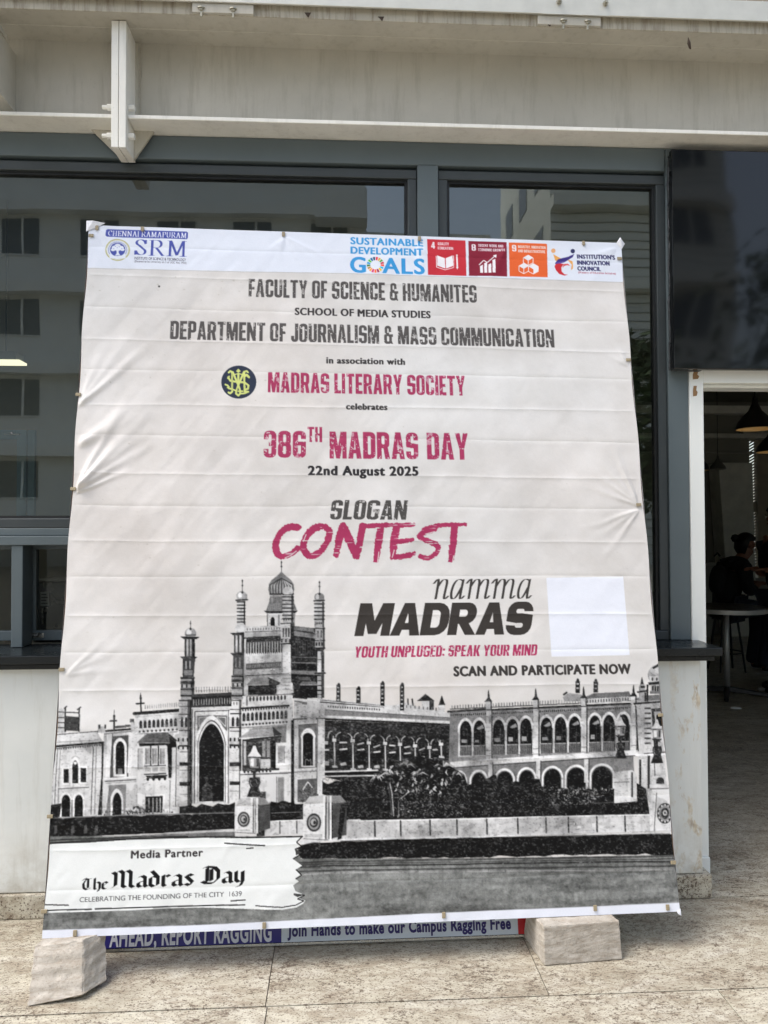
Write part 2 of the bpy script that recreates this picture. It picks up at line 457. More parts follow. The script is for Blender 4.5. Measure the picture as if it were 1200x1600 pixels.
SER = {   # roman capitals with serifs, for a nearly level nib
 'S': (6.0, [[(5.2, 7.2), (4.8, 8.2)] + arcpts(2.9, 7.3, 2.1, 1.7, 40, 250, 12) + [(4.4, 3.6)] + arcpts(3.1, 2.1, 2.2, 1.9, 35, -150, 12) + [(.6, 2.3)], [(5.3, 8.9), (5.3, 6.6)], [(.6, 2.6), (.6, .2)]]),
 'R': (8.0, [[(1.6, 0), (1.6, 9)], [(1.6, 8.9), (4, 8.9)] + arcpts(4.2, 6.8, 2, 2.1, 85, -90, 12) + [(1.6, 4.7)], [(3.8, 4.6), (7, .1), (7.8, .1)], sf(1.6, .1), sf(1.6, 8.9)]),
 'M': (10.4, [[(1.6, 0), (1.8, 9)], [(2, 8.8), (5.1, .6)], [(5.1, .6), (8.2, 9)], [(8.4, 0), (8.4, 9)], sf(1.6, .1, 1.4), sf(8.4, .1, 1.5), sf(8.8, 8.9, 1), sf(1.4, 8.9, .9)]),
 'C': (7.0, [arcpts(3.8, 4.5, 3.1, 4.4, 48, 312, 18), [(6.2, 8.9), (6.2, 6.6)]]),
 'H': (8.4, [[(1.6, 0), (1.6, 9)], [(6.6, 0), (6.6, 9)], [(1.6, 4.6), (6.6, 4.6)], sf(1.6, .1), sf(1.6, 8.9), sf(6.6, .1), sf(6.6, 8.9)]),
 'E': (6.6, [[(1.6, 0), (1.6, 9)], [(.4, 8.9), (5.6, 8.9), (5.6, 7.2)], [(.4, .1), (5.8, .1), (6, 2.2)], [(1.6, 4.6), (4.4, 4.6)], [(4.4, 5.6), (4.4, 3.6)]]),
 'N': (8.8, [[(1.5, 0), (1.5, 9)], [(1.5, 9), (7, .2)], [(7, 0), (7, 9)], sf(1.5, .1), sf(7, 8.9), sf(1, 8.9, .8)]),
 'A': (8.0, [[(1.2, 0), (3.9, 9)], [(3.9, 9), (6.6, 0)], [(2.2, 3.2), (5.6, 3.2)], sf(1.1, .1, 1.1), sf(6.7, .1, 1.2)]),
 'I': (3.4, [[(1.6, 0), (1.6, 9)], sf(1.6, .1), sf(1.6, 8.9)]),
 'P': (6.8, [[(1.6, 0), (1.6, 9)], [(1.6, 8.9), (4, 8.9)] + arcpts(4.1, 6.6, 2.1, 2.3, 85, -90, 12) + [(1.6, 4.3)], sf(1.6, .1), sf(1.6, 8.9)]),
 'U': (8.0, [[(1.4, 9), (1.4, 3)] + arcpts(3.9, 3, 2.5, 2.9, 180, 360, 14) + [(6.4, 9)], sf(1.4, 8.9), sf(6.4, 8.9)]),
}
ITA = {   # narrow italic lower case with thick stems
 'n': (4.7, [[(-.2, 4.7), (.7, 6), (1.1, 5.4), (1.1, 0)], [(1.1, 3.6), (2.2, 5.7), (3.2, 6), (3.7, 5), (3.5, .8), (3.9, .05), (4.7, 1)]]),
 'm': (7.4, [[(-.2, 4.7), (.7, 6), (1.1, 5.4), (1.1, 0)], [(1.1, 3.6), (2.2, 5.7), (3.1, 6), (3.6, 5), (3.6, 0)], [(3.6, 3.6), (4.7, 5.7), (5.7, 6), (6.2, 5), (6.0, .8), (6.4, .05), (7.2, 1)]]),
 'a': (4.6, [[(3.4, 5.6), (2.1, 6), (1.0, 4.8), (.5, 2.2), (.9, .2), (2.0, .5), (3.3, 3.6)], [(3.5, 6), (3.3, .8), (3.7, .05), (4.5, 1)]]),
}
def con_glyphs(s, gap, space, font):
    x, out = 0.0, []
    for ch in s:
        if ch == ' ': x += space; continue
        w, ops = font[ch]; out.append((x, ops)); x += w + gap
    return out, x - gap
def affine(a, b, cap, units, width, shear=0.0):
    """Grid positions for glyph units on the base line from a to b (design sheet)."""
    p, q = C([a, b])
    y = (p[1] + q[1]) / 2
    k = (q[0] - p[0]) / width
    mid = ((a[0] + b[0]) / 2, (a[1] + b[1]) / 2)
    h = C([mid])[0][1] - C([(mid[0], mid[1] - cap)])[0][1]
    ky = h / units
    def f(pts):
        g = np.asarray(pts, float)
        return np.c_[p[0] + (g[:, 0] + shear * g[:, 1] * ky / k) * k, y - g[:, 1] * ky]
    return f, k, ky
GR = vnoise(GW, GH, 5, 3, 2)
GRUNGE = np.clip((vnoise(GW, GH, 3.2, 3, 2) - 0.17) / 0.08, 0.15, 1) * np.clip((0.80 - vnoise(GW, GH, 9, 4, 3)) / 0.08, 0.45, 1)
def con_text(s, a, b, cap, col, shear=0.0, grunge=True, gap=0.55, space=2.1, alpha=0.93, font=None):
    gl, wd = con_glyphs(s, gap, space, font or CON)
    f, k, ky = affine(a, b, cap, 10, wd, shear)
    for x, ops in gl:
        L_ = [(o, f([(x + px, py) for px, py in pts])) for o, pts in ops]
        ap = np.vstack([q for _, q in L_])
        mk = Mask(ap[:, 0].min(), ap[:, 1].min(), ap[:, 0].max(), ap[:, 1].max())
        for o, q in L_:
            if o == '+': mk.m |= mk.poly(q)
            else: mk.m &= ~mk.poly(q)
        paint(mk, col, alpha, GRUNGE if grunge else None)
def smooth(line, k=5):
    p = np.array(line, float)
    t = np.linspace(0, len(p) - 1, (len(p) - 1) * k + 1)
    i = np.minimum(t.astype(int), len(p) - 2); f = (t - i)[:, None]
    pm, pp = p[np.maximum(i - 1, 0)], p[np.minimum(i + 2, len(p) - 1)]
    return .5 * (2 * p[i] + (p[i + 1] - pm) * f + (2 * pm - 5 * p[i] + 4 * p[i + 1] - pp) * f ** 2 + (3 * p[i] - pm - 3 * p[i + 1] + pp) * f ** 3)
def nib_text(s, font, a, b, cap, units, nib, col, shear=0.0, gap=0.5, space=2.2, alpha=1.0):
    x, gl = 0.0, []
    for ch in s:
        if ch == ' ': x += space; continue
        w, st = font[ch]; gl.append((x, st)); x += w + gap
    f, k, ky = affine(a, b, cap, units, x - gap, shear)
    n = np.array(nib)
    for x, st in gl:
        polys = []
        for line in st:
            p = (smooth(line) if font is ITA else np.array(line, float)) + (x, 0)
            for i in range(len(p) - 1):
                q = np.array([p[i] - n, p[i] + n, p[i + 1] + n, p[i + 1] - n])
                polys.append(f(q))
                t = 0.12 * np.linalg.norm(n)
                d = p[i + 1] - p[i]; d = d / (np.hypot(*d) + 1e-9); e = np.array((-d[1], d[0])) * t
                polys.append(f([p[i] - e, p[i] + e, p[i + 1] + e, p[i + 1] - e]))
        fill_grid(polys, col, alpha)
FONTC = {}
def sans_edges(s, weight, track=1.0):
    key = (s, weight, track)
    if key not in FONTC:
        c = bpy.data.curves.new('lettering', 'FONT'); c.body = s; c.fill_mode = 'NONE'; c.offset = weight; c.resolution_u = 4; c.space_character = track
        o = bpy.data.objects.new('lettering', c); COL.objects.link(o)
        bpy.context.view_layer.update()
        me = o.to_mesh()
        v = np.array([q.co[:2] for q in me.vertices]); e = np.array([q.vertices[:] for q in me.edges])
        o.to_mesh_clear(); bpy.data.objects.remove(o); bpy.data.curves.remove(c)
        FONTC[key] = (v, e)
    return FONTC[key]
def sans(s, a, b, cap, col, weight=0.0, shear=0.0, alpha=1.0, grunge=None, fat=0):
    """Sans-serif line from a to b; cap is the capital height on the design sheet."""
    v, e = sans_edges(s, weight, 1.12 if fat else 1.0)
    x0, x1 = v[:, 0].min(), v[:, 0].max()
    f, k, ky = affine(a, b, cap, 0.727 * 1.0, x1 - x0, shear)
    g = f(np.c_[v[:, 0] - x0, v[:, 1]])
    mk = Mask(g[:, 0].min() - fat, g[:, 1].min() - fat, g[:, 0].max() + fat, g[:, 1].max() + fat)
    if not mk.ok: return
    mk.m = mk.edges(g[e[:, 0]], g[e[:, 1]], True)
    n = int(round(fat * SS))
    for _ in range(n):
        q = mk.m.copy()
        q[:, 1:] |= mk.m[:, :-1]; q[:, :-1] |= mk.m[:, 1:]
        if _ % 2: q[1:] |= mk.m[:-1]; q[:-1] |= mk.m[1:]
        mk.m = q
    paint(mk, col, alpha, grunge)

# ---- paper ground -----------------------------------------------------------
n1, n2, n3 = vnoise(GW, GH, 150, 11, 4), vnoise(GW, GH, 40, 12, 4), vnoise(GW, GH, 300, 13, 2)
base = np.array((213, 210, 207), np.float32)
CAN[:] = base + (n1[..., None] - .5) * 26 + (n2[..., None] - .5) * np.array((16, 17, 19)) + (n3[..., None] - .5) * np.array((6, 12, 16))
SH = Fr()
PAPER = (213, 210, 207)
random.seed(5)
for _ in range(60):                                   # printed blotches of the old paper
    x, y = random.uniform(130, 420), random.uniform(430, 470) if random.random() < .35 else random.uniform(430, 1000)
    SH.E((168, 162, 152), x, y, random.uniform(.5, 2.0), random.uniform(.4, 1.3), a=random.uniform(.15, .5))
for _ in range(90):
    SH.E((170, 165, 158), random.uniform(110, 1020), random.uniform(430, 1060), random.uniform(.4, 1.6), random.uniform(.4, 1.2), a=random.uniform(.1, .35))
SH.E((60, 58, 55), 249, 448, 1.6, 1.5)

BARE = CAN.copy()
# ---- the old photograph of the domed building ----------------------------------
DK, BK, WT, LG, MG = 34, 24, 226, 206, 140
# frames: A gate and tower, B middle gallery, Cc right wing, D left wing, E2 posts and wall, G wall
A = Fr(260, 870, 4.0); B = Fr(480, 1050, 4.0); Cc = Fr(680, 1050, 1200 / 390); D = Fr(60, 1060, 1200 / 340)
E2 = Fr(340, 1200, 1200 / 360); G = Fr(680, 1250, 3.0)

def jag(x0, y0, x1, y1, n, amp, seed):
    g = random.Random(seed)
    return [(x0 + (x1 - x0) * i / n, y0 + (y1 - y0) * i / n + g.uniform(-amp, amp)) for i in range(n + 1)]

# far left roofs
D.R(205, 60, 165, 150, 300); D.P(80, (145, 205), (228, 212), (228, 290), (145, 285))
for y in (182, 213, 240, 268): D.L(60, 5, (60, y), (225, y + 6))
D.L(60, 9, (150, 160), (150, 290)); D.L(60, 8, (228, 165), (226, 290)); D.L(70, 6, (215, 172), (238, 156)); D.L(70, 6, (142, 165), (160, 152))
# left wing
D.P(208, (60, 312), (325, 292), (352, 340), (352, 760), (40, 775))
D.P(224, (70, 312), (322, 292), (326, 338), (70, 352)); D.L(60, 4, (60, 312), (325, 291))
D.L(150, 4, (60, 352), (335, 338)); D.L(36, 11, (60, 376), (362, 352)); D.L(110, 6, (60, 388), (362, 362))
D.row(22, 75, 386, 350, 360, lambda x, y, i: D.R(60, x, y, x + 5, y + 10))
for x in (88, 104, 122): D.L(130 if x != 104 else 90, 4, (x, 385), (x - 14, 770))
D.L(70, 4, (306, 375), (292, 750)); D.L(120, 4, (322, 372), (312, 750)); D.R(190, 60, 390, 86, 640)
D.P(38, (352, 350), (384, 345), (380, 750), (330, 752), (350, 540))
D.P(232, (130, 490), (175, 488), (172, 585), (128, 585)); D.R(DK, 142, 498, 170, 574)
D.arch(232, 180, 232, 430, 478, 590); D.arch(DK, 190, 222, 450, 488, 576); D.E(225, 206, 465, 9, 9)
D.P(232, (228, 484), (272, 482), (270, 578), (228, 580)); D.R(DK, 236, 492, 266, 570)
D.L(160, 4, (185, 440), (207, 425), (232, 440)); D.L(110, 5, (112, 607), (282, 598)); D.L(226, 5, (112, 600), (282, 591))
for a0, a1 in ((120, 186), (192, 256)):
    D.arch(232, a0, a1, 626, 668, 760, pointed=.1); D.arch(BK, a0 + 11, a1 - 8, 640, 674, 760, pointed=.1)
D.R(150, 182, 668, 194, 760)
D.L(200, 4, (118, 672), (120, 760))
# middle bay
D.P(212, (365, 290), (536, 272), (545, 760), (352, 765)); D.P(90, (412, 318), (500, 310), (498, 545), (400, 548))
D.arch(236, 416, 490, 326, 372, 540); D.arch(BK, 429, 477, 345, 385, 526, pointed=.2); D.R(150, 440, 495, 466, 526)
D.P(232, (384, 300), (408, 298), (396, 540), (372, 540)); D.L(60, 4, (412, 300), (398, 545)); D.P(226, (502, 292), (524, 290), (512, 520), (492, 520))
D.L(40, 10, (330, 292), (532, 276)); D.L(120, 5, (365, 305), (530, 290)); D.R(214, 330, 262, 372, 300)
for x in (334, 366): D.R(70, x, 254, x + 10, 276)
D.L(60, 12, (424, 268), (505, 260))
D.L(50, 9, (420, 205), (420, 275)); D.L(50, 3, (420, 172), (420, 210)); D.L(50, 8, (398, 234), (432, 232)); D.E(50, 420, 208, 6, 10)
D.L(236, 8, (368, 552), (590, 538)); D.L(70, 5, (368, 566), (760, 545)); D.L(150, 3, (368, 576), (760, 556))
D.P(130, (392, 588), (486, 582), (482, 752), (374, 756)); D.arch(232, 400, 470, 606, 660, 756, pointed=.8); D.arch(BK, 412, 460, 628, 676, 756, pointed=.8)
# bay with the hooded window
D.P(216, (534, 196), (790, 178), (790, 750), (545, 756)); D.L(44, 17, (530, 193), (782, 174)); D.L(190, 4, (535, 212), (780, 194))
D.row(16, 592, 160, 776, 146, lambda x, y, i: D.L(178, 5, (x, y + 8), (x, y - 14)))
D.L(50, 8, (566, 92), (568, 182)); D.L(50, 3, (566, 78), (566, 100)); D.L(50, 8, (542, 138), (584, 136)); D.E(50, 566, 108, 6, 9)
D.R(60, 508, 222, 530, 240); D.R(200, 512, 240, 534, 300)
D.row(9, 567, 256, 758, 244, lambda x, y, i: D.arch(52, x - 8, x + 8, y - 26, y - 12, y + 18))
D.row(10, 560, 292, 765, 280, lambda x, y, i: D.E(60, x, y, 6, 6)); D.L(130, 3, (545, 305), (770, 292))
D.P(30, (555, 350), (760, 340), (770, 420), (745, 430), (735, 545), (720, 548), (712, 370), (560, 372))
D.P(212, (585, 372), (708, 366), (704, 522), (584, 526))
for x in (622, 664): D.L(50, 7, (x, 370), (x - 1, 480))
for x0_ in (592, 630, 672): D.R(168, x0_, 384, x0_ + 26, 470); D.R(120, x0_, 384, x0_ + 7, 470)
D.L(60, 5, (585, 482), (706, 478)); D.row(3, 606, 502, 686, 499, lambda x, y, i: D.R(178, x - 16, y - 12, x + 16, y + 12)); D.L(40, 6, (584, 528), (706, 522))
D.P(40, (590, 534), (715, 530), (700, 548), (610, 552)); D.row(4, 605, 552, 700, 548, lambda x, y, i: D.E(45, x, y, 8, 12))
D.P(98, (545, 352), (602, 302), (715, 296), (728, 352)); D.P(52, (715, 296), (768, 342), (728, 352)); D.L(180, 4, (545, 354), (728, 354)); D.L(130, 3, (602, 304), (560, 350))
D.R(180, 552, 384, 578, 500); D.L(110, 4, (552, 384), (552, 500)); D.P(200, (738, 380), (766, 378), (764, 520), (738, 522))
D.P(236, (578, 640), (700, 634), (698, 742), (578, 746)); D.P(40, (592, 650), (688, 646), (686, 736), (592, 738))
for x in (612, 634, 655, 674): D.L(200, 6, (x, 656), (x, 734))
D.L(120, 4, (728, 560), (726, 740)); D.L(150, 3, (545, 580), (545, 745))

# gate and minarets
A.R(214, 146, 935, 405, 1545)
def bands(F_, x0, x1, y0, y1, base_g, items, shade=True):
    F_.R(base_g, x0, y0, x1, y1)
    for y, h, g in items: F_.R(g, x0 - (2 if g < 90 else 0), y, x1 + (2 if g < 90 else 0), y + h)
    if shade: F_.R(40, x1 - (x1 - x0) * .2, y0, x1, y1, a=.75)
def checks(F_, x0, x1, y, n, g=40, h=22):
    F_.row(n, x0 + 8, y, x1 - 12, y, lambda x, yy, i: F_.R(g, x - 5, yy - h / 2, x + 5, yy + h / 2))
A.L(70, 4, (153, 398), (153, 450)); A.E(70, 153, 415, 5, 5); A.E(150, 153, 478, 36, 34); A.E(210, 143, 470, 16, 20); A.E(60, 153, 450, 7, 9)
A.L(60, 5, (120, 488), (188, 488)); A.P(44, (88, 497), (210, 500), (192, 514), (112, 514))
A.R(70, 116, 512, 180, 625); A.R(205, 128, 515, 140, 620); A.R(190, 148, 515, 160, 620); A.R(30, 166, 512, 180, 625)
A.P(44, (86, 622), (196, 624), (182, 636), (102, 636)); A.P(70, (104, 634), (182, 634), (172, 752), (104, 752)); A.R(180, 120, 650, 130, 700); A.R(180, 145, 650, 154, 700); A.R(130, 112, 708, 165, 740)
bands(A, 92, 176, 750, 890, 150, [(752, 10, 40), (775, 18, 60), (800, 16, 205), (822, 8, 40), (840, 14, 190), (862, 10, 40), (876, 10, 200)]); checks(A, 92, 170, 806, 3)
bands(A, 82, 146, 890, 1560, 212, [(893, 8, 50), (930, 6, 90), (980, 6, 60), (1080, 8, 60), (1135, 40, 190), (1175, 10, 30), (1215, 5, 110), (1282, 22, 40), (1330, 4, 140), (1405, 24, 44), (1480, 4, 130)], True)
A.R(44, 146, 890, 160, 1550); A.row(2, 100, 1000, 125, 1000, lambda x, y, i: A.arch(46, x - 7, x + 7, y, y + 14, y + 62))
checks(A, 70, 146, 1142, 3); checks(A, 70, 146, 1190, 3); A.R(200, 64, 1205, 84, 1560); A.L(60, 4, (64, 1180), (60, 1560))
A.L(60, 4, (476, 142), (476, 222)); A.E(60, 476, 150, 5, 5); A.E(60, 476, 180, 6, 6); A.E(165, 472, 246, 34, 30); A.E(228, 462, 240, 13, 17); A.E(60, 476, 222, 7, 8); A.L(44, 9, (437, 272), (508, 268))
bands(A, 444, 494, 276, 430, 196, [(y, 8, 46) for y in (278, 298, 318, 340, 362, 384, 404)])
A.E(214, 466, 446, 34, 34); A.P(44, (400, 476), (502, 470), (490, 488), (418, 490))
A.R(80, 424, 486, 496, 600); A.R(206, 434, 490, 446, 596); A.R(200, 458, 490, 470, 596); A.R(30, 480, 486, 498, 600)
A.P(44, (402, 602), (506, 598), (494, 614), (416, 616)); A.P(80, (420, 614), (496, 612), (488, 742), (418, 742)); A.R(190, 432, 630, 440, 690); A.R(180, 456, 630, 464, 690); A.R(150, 425, 700, 475, 735)
bands(A, 410, 492, 740, 890, 160, [(742, 8, 40), (764, 18, 60), (790, 14, 214), (815, 8, 40), (832, 20, 200), (862, 10, 40)]); checks(A, 410, 485, 800, 3)
bands(A, 398, 470, 890, 1545, 216, [(893, 6, 60), (950, 6, 90), (975, 8, 50), (1062, 6, 60), (1085, 6, 90), (1132, 34, 196), (1170, 12, 34), (1282, 24, 44), (1330, 5, 160), (1402, 22, 40), (1460, 4, 150)])
A.row(2, 418, 1000, 446, 1000, lambda x, y, i: A.arch(46, x - 8, x + 8, y, y + 14, y + 58)); checks(A, 394, 466, 1140, 3); checks(A, 394, 466, 1182, 3)
A.row(4, 405, 915, 460, 915, lambda x, y, i: A.E(120, x, y, 4, 10))
# gate head
A.row(14, 188, 836, 404, 832, lambda x, y, i: A.L(184, 6, (x, y + 10), (x, y - 22)))
A.P(70, (160, 858), (410, 846), (410, 868), (160, 880)); A.P(44, (158, 876), (408, 864), (408, 932), (158, 940))
A.row(15, 172, 912, 398, 902, lambda x, y, i: A.L(190, 5, (x, y - 22), (x, y + 16)))
A.L(226, 8, (158, 946), (402, 938)); A.R(226, 160, 955, 400, 1000); A.L(50, 5, (176, 1540), (180, 966), (396, 958)); A.L(70, 4, (162, 1540), (164, 950)); A.L(60, 4, (388, 1540), (390, 960))
A.P(110, (194, 992), (286, 988), (196, 1090)); A.P(110, (292, 988), (382, 990), (380, 1090))
A.L(225, 4, (206, 1004), (262, 1000), (206, 1060), (206, 1004)); A.L(225, 4, (372, 1002), (316, 1000), (372, 1060), (372, 1002))
A.arch(238, 184, 382, 990, 1150, 1530, pointed=.9); A.arch(70, 196, 372, 1018, 1160, 1530, pointed=.9); A.arch(236, 198, 368, 1026, 1164, 1530, pointed=.9)
A.arch(BK, 206, 361, 1042, 1172, 1526, pointed=.9); A.P(52, (222, 1526), (226, 1440), (255, 1405), (288, 1440), (292, 1526)); A.E(60, 254, 1385, 12, 18)
for y in (1165, 1210): A.L(40, 3, (207, y), (360, y - 4), a=.6)

# tower
A.L(70, 4, (720, 28), (720, 100)); A.E(70, 720, 36, 5, 5); A.E(70, 720, 62, 6, 6)
A.P(132, (646, 236), (638, 205), (642, 172), (660, 145), (690, 122), (720, 92), (748, 120), (778, 145), (796, 172), (800, 205), (792, 236))
for k in range(-4, 5):
    A.L(64, 5, (720 + k * 6, 130 + abs(k) * 4), (720 + k * 18, 175), (720 + k * 17.5, 232))
    if k < 4: A.L(212, 5, (726 + k * 7, 140 + abs(k) * 4), (729 + k * 18, 182), (729 + k * 17, 228))
A.P(110, (660, 150), (690, 124), (720, 98), (735, 112), (700, 140), (670, 165), a=.5); A.L(50, 8, (645, 234), (798, 232)); A.L(200, 6, (648, 244), (796, 242))
A.P(112, (648, 248), (796, 246), (800, 290), (816, 334), (624, 336), (642, 290)); A.R(180, 656, 254, 668, 285); A.R(170, 690, 254, 702, 285); A.P(150, (640, 292), (720, 290), (720, 328), (630, 330), a=.7)
for i in range(14): A.L(70, 3, (640 + i * 11, 296), (632 + i * 12, 330), a=.6)
A.P(40, (612, 338), (822, 336), (806, 352), (630, 354)); A.P(222, (630, 354), (722, 352), (722, 435), (630, 440)); A.arch(BK, 652, 678, 376, 394, 432); A.L(60, 4, (632, 356), (632, 436)); A.R(120, 700, 360, 708, 432)
A.P(150, (790, 352), (806, 352), (800, 440), (788, 440))
# tower faces
A.P(205, (488, 436), (780, 428), (782, 862), (486, 866)); A.P(46, (776, 440), (952, 446), (976, 880), (782, 884))
A.P(226, (496, 440), (718, 432), (716, 462), (494, 470)); A.row(13, 508, 452, 708, 446, lambda x, y, i: A.R(110, x - 3, y - 6, x + 3, y + 8)); A.L(70, 4, (494, 470), (716, 462))
A.P(196, (490, 478), (716, 470), (712, 496), (486, 506)); A.L(44, 8, (488, 508), (716, 496)); A.P(52, (500, 512), (722, 500), (722, 600), (500, 608))
A.row(13, 512, 560, 714, 552, lambda x, y, i: A.L(198, 7, (x, y - 26), (x, y + 44)))
A.row(13, 512, 538, 714, 530, lambda x, y, i: A.E(90, x + 8, y, 6, 9))
A.P(214, (494, 608), (722, 602), (722, 650), (494, 662)); A.row(18, 500, 614, 716, 606, lambda x, y, i: A.R(236, x - 3, y - 12, x + 3, y + 6)); A.P(92, (500, 668), (720, 654), (718, 694), (500, 706)); A.row(20, 508, 686, 712, 674, lambda x, y, i: A.R(160, x - 3, y - 10, x + 2, y + 8))
A.P(200, (490, 712), (778, 700), (778, 726), (490, 740)); A.L(50, 6, (490, 744), (778, 728)); A.L(140, 4, (490, 754), (778, 738))
A.R(40, 512, 796, 690, 862); A.P(124, (502, 800), (540, 758), (636, 750), (644, 796)); A.P(56, (636, 750), (716, 786), (690, 812), (644, 796)); A.L(200, 4, (504, 802), (642, 798)); A.R(214, 690, 800, 780, 862)
for y in (760, 782, 804, 826): A.L(120, 3, (726, y), (776, y))
A.L(214, 8, (700, 850), (680, 862))
A.P(168, (796, 462), (952, 488), (948, 512), (796, 492)); A.P(110, (796, 432), (920, 446), (924, 470), (796, 458)); A.row(12, 806, 448, 916, 458, lambda x, y, i: A.L(190, 3, (x, y - 8), (x, y + 8)))
A.row(9, 806, 540, 930, 548, lambda x, y, i: A.L(78, 4, (x, y - 20), (x, y + 70))); A.L(110, 6, (784, 625), (942, 630)); A.L(150, 6, (784, 660), (940, 664)); A.R(24, 790, 670, 934, 702)
A.P(120, (780, 708), (985, 716), (985, 740), (780, 730)); A.L(24, 8, (780, 742), (980, 746)); A.P(112, (832, 796), (850, 778), (930, 778), (952, 798)); A.L(190, 4, (834, 799), (950, 800)); A.P(90, (820, 748), (900, 752), (900, 772), (830, 770)); A.R(20, 836, 804, 946, 880)
# front turret
A.E(222, 760, 216, 32, 30); A.L(70, 5, (728, 238), (794, 236))
bands(A, 726, 794, 240, 420, 206, [(y, 9, 60) for y in (246, 268, 292, 316, 338, 360, 382)]); A.L(46, 7, (722, 344), (800, 340)); A.row(4, 736, 392, 780, 390, lambda x, y, i: A.E(70, x, y, 4, 8))
A.R(226, 716, 416, 796, 546); A.L(44, 6, (714, 418), (798, 414)); A.R(44, 776, 418, 798, 546); A.row(3, 732, 445, 766, 445, lambda x, y, i: A.R(66, x - 4, y, x + 4, y + 56)); checks(A, 714, 785, 524, 3); A.L(40, 8, (714, 544), (800, 540)); A.R(222, 724, 548, 776, 730); A.L(90, 4, (724, 548), (724, 720))
# right turret
A.L(60, 4, (957, 152), (957, 232)); A.E(60, 957, 160, 5, 5); A.E(60, 957, 186, 6, 6); A.E(150, 956, 254, 31, 28); A.E(220, 944, 250, 12, 16); A.E(60, 957, 232, 7, 8); A.L(44, 8, (920, 276), (990, 272))
bands(A, 926, 986, 280, 440, 200, [(y, 9, 56) for y in (290, 314, 338, 362, 386)]); A.row(4, 936, 415, 968, 415, lambda x, y, i: A.E(70, x, y, 4, 8))
bands(A, 930, 990, 440, 575, 190, [(445, 6, 50), (520, 6, 60), (566, 8, 40)]); checks(A, 930, 985, 545, 3); A.row(2, 948, 460, 968, 460, lambda x, y, i: A.R(60, x - 4, y, x + 4, y + 44)); A.P(60, (936, 574), (990, 574), (976, 596), (950, 596))
bands(A, 944, 974, 590, 722, 206, [(640, 5, 90)]); A.R(60, 972, 590, 986, 880); bands(A, 944, 974, 744, 890, 170, [(770, 6, 60), (800, 6, 60), (830, 8, 40), (856, 6, 60)])
A.L(40, 9, (930, 728), (992, 726))

# body right of the gate
A.R(214, 470, 930, 792, 1540); A.P(228, (480, 880), (790, 862), (790, 932), (476, 942)); A.row(11, 525, 888, 742, 878, lambda x, y, i: A.E(70, x, y, 7, 15)); A.L(90, 4, (505, 870), (790, 856)); A.R(228, 478, 868, 502, 940); A.R(60, 502, 872, 508, 930)
A.P(220, (776, 800), (792, 800), (796, 850), (770, 850)); A.E(220, 783, 798, 8, 14)
A.L(38, 12, (470, 946), (765, 928)); A.row(18, 480, 956, 756, 938, lambda x, y, i: A.E(60, x, y, 5, 8))
A.row(11, 486, 1000, 748, 984, lambda x, y, i: A.arch(48, x - 9, x + 9, y - 26, y - 10, y + 26)); A.row(14, 480, 1048, 752, 1030, lambda x, y, i: A.E(60, x, y, 7, 7)); A.L(110, 4, (470, 1068), (755, 1048))
A.P(120, (660, 1060), (752, 1052), (748, 1160), (720, 1160)); A.P(58, (476, 1140), (716, 1120), (706, 1336), (476, 1340))
A.R(190, 484, 1150, 500, 1300); A.R(168, 600, 1148, 648, 1250); A.R(60, 620, 1148, 628, 1250); A.R(190, 588, 1262, 652, 1322); A.R(226, 684, 1160, 748, 1318); A.R(170, 698, 1180, 742, 1286); A.R(34, 656, 1150, 684, 1336)
A.P(160, (452, 1132), (545, 1066), (664, 1060), (672, 1118)); A.P(64, (664, 1060), (724, 1108), (672, 1120)); A.L(228, 4, (454, 1134), (672, 1120)); A.L(34, 8, (520, 1138), (720, 1120)); A.L(120, 3, (470, 1120), (660, 1078), a=.5)
A.R(210, 462, 1336, 780, 1530); A.L(60, 6, (462, 1360), (780, 1348)); A.L(236, 8, (462, 1344), (780, 1332)); A.row(8, 490, 1336, 650, 1330, lambda x, y, i: A.E(54, x, y, 8, 14)); A.P(140, (696, 1376), (736, 1374), (736, 1530), (696, 1530)); A.L(90, 4, (690, 1372), (690, 1530))
A.P(38, (780, 1020), (800, 1018), (802, 1540), (780, 1540))
# pavilion right of it
A.P(214, (798, 880), (978, 912), (976, 1540), (800, 1540)); A.L(40, 8, (800, 876), (1200, 920)); A.L(226, 7, (800, 886), (980, 912)); A.L(50, 5, (800, 900), (970, 922)); A.P(190, (812, 905), (826, 905), (826, 990), (812, 990)); A.P(110, (846, 905), (940, 916), (940, 930), (846, 920))
A.L(40, 7, (790, 1014), (985, 1006)); A.L(70, 4, (840, 1000), (980, 992)); A.P(104, (826, 1050), (946, 1042), (946, 1316), (826, 1322)); A.L(50, 4, (826, 1050), (946, 1042))
A.arch(238, 844, 930, 1070, 1116, 1312, pointed=.3); A.E(238, 864, 1120, 24, 26); A.E(238, 908, 1120, 24, 26); A.arch(BK, 854, 916, 1098, 1126, 1304, pointed=.2); A.E(BK, 872, 1128, 18, 20); A.E(BK, 900, 1128, 18, 20); A.L(190, 4, (868, 1270), (880, 1262), (890, 1275), (904, 1262)); A.L(170, 4, (868, 1268), (868, 1304)); A.L(170, 4, (904, 1268), (904, 1304))
A.L(238, 8, (800, 1330), (978, 1318)); A.L(90, 4, (800, 1344), (978, 1334)); A.P(100, (820, 1390), (948, 1382), (948, 1530), (820, 1530)); A.L(226, 6, (850, 1460), (884, 1404), (920, 1450)); A.R(226, 950, 1000, 974, 1530); A.L(60, 4, (948, 1000), (948, 1530))

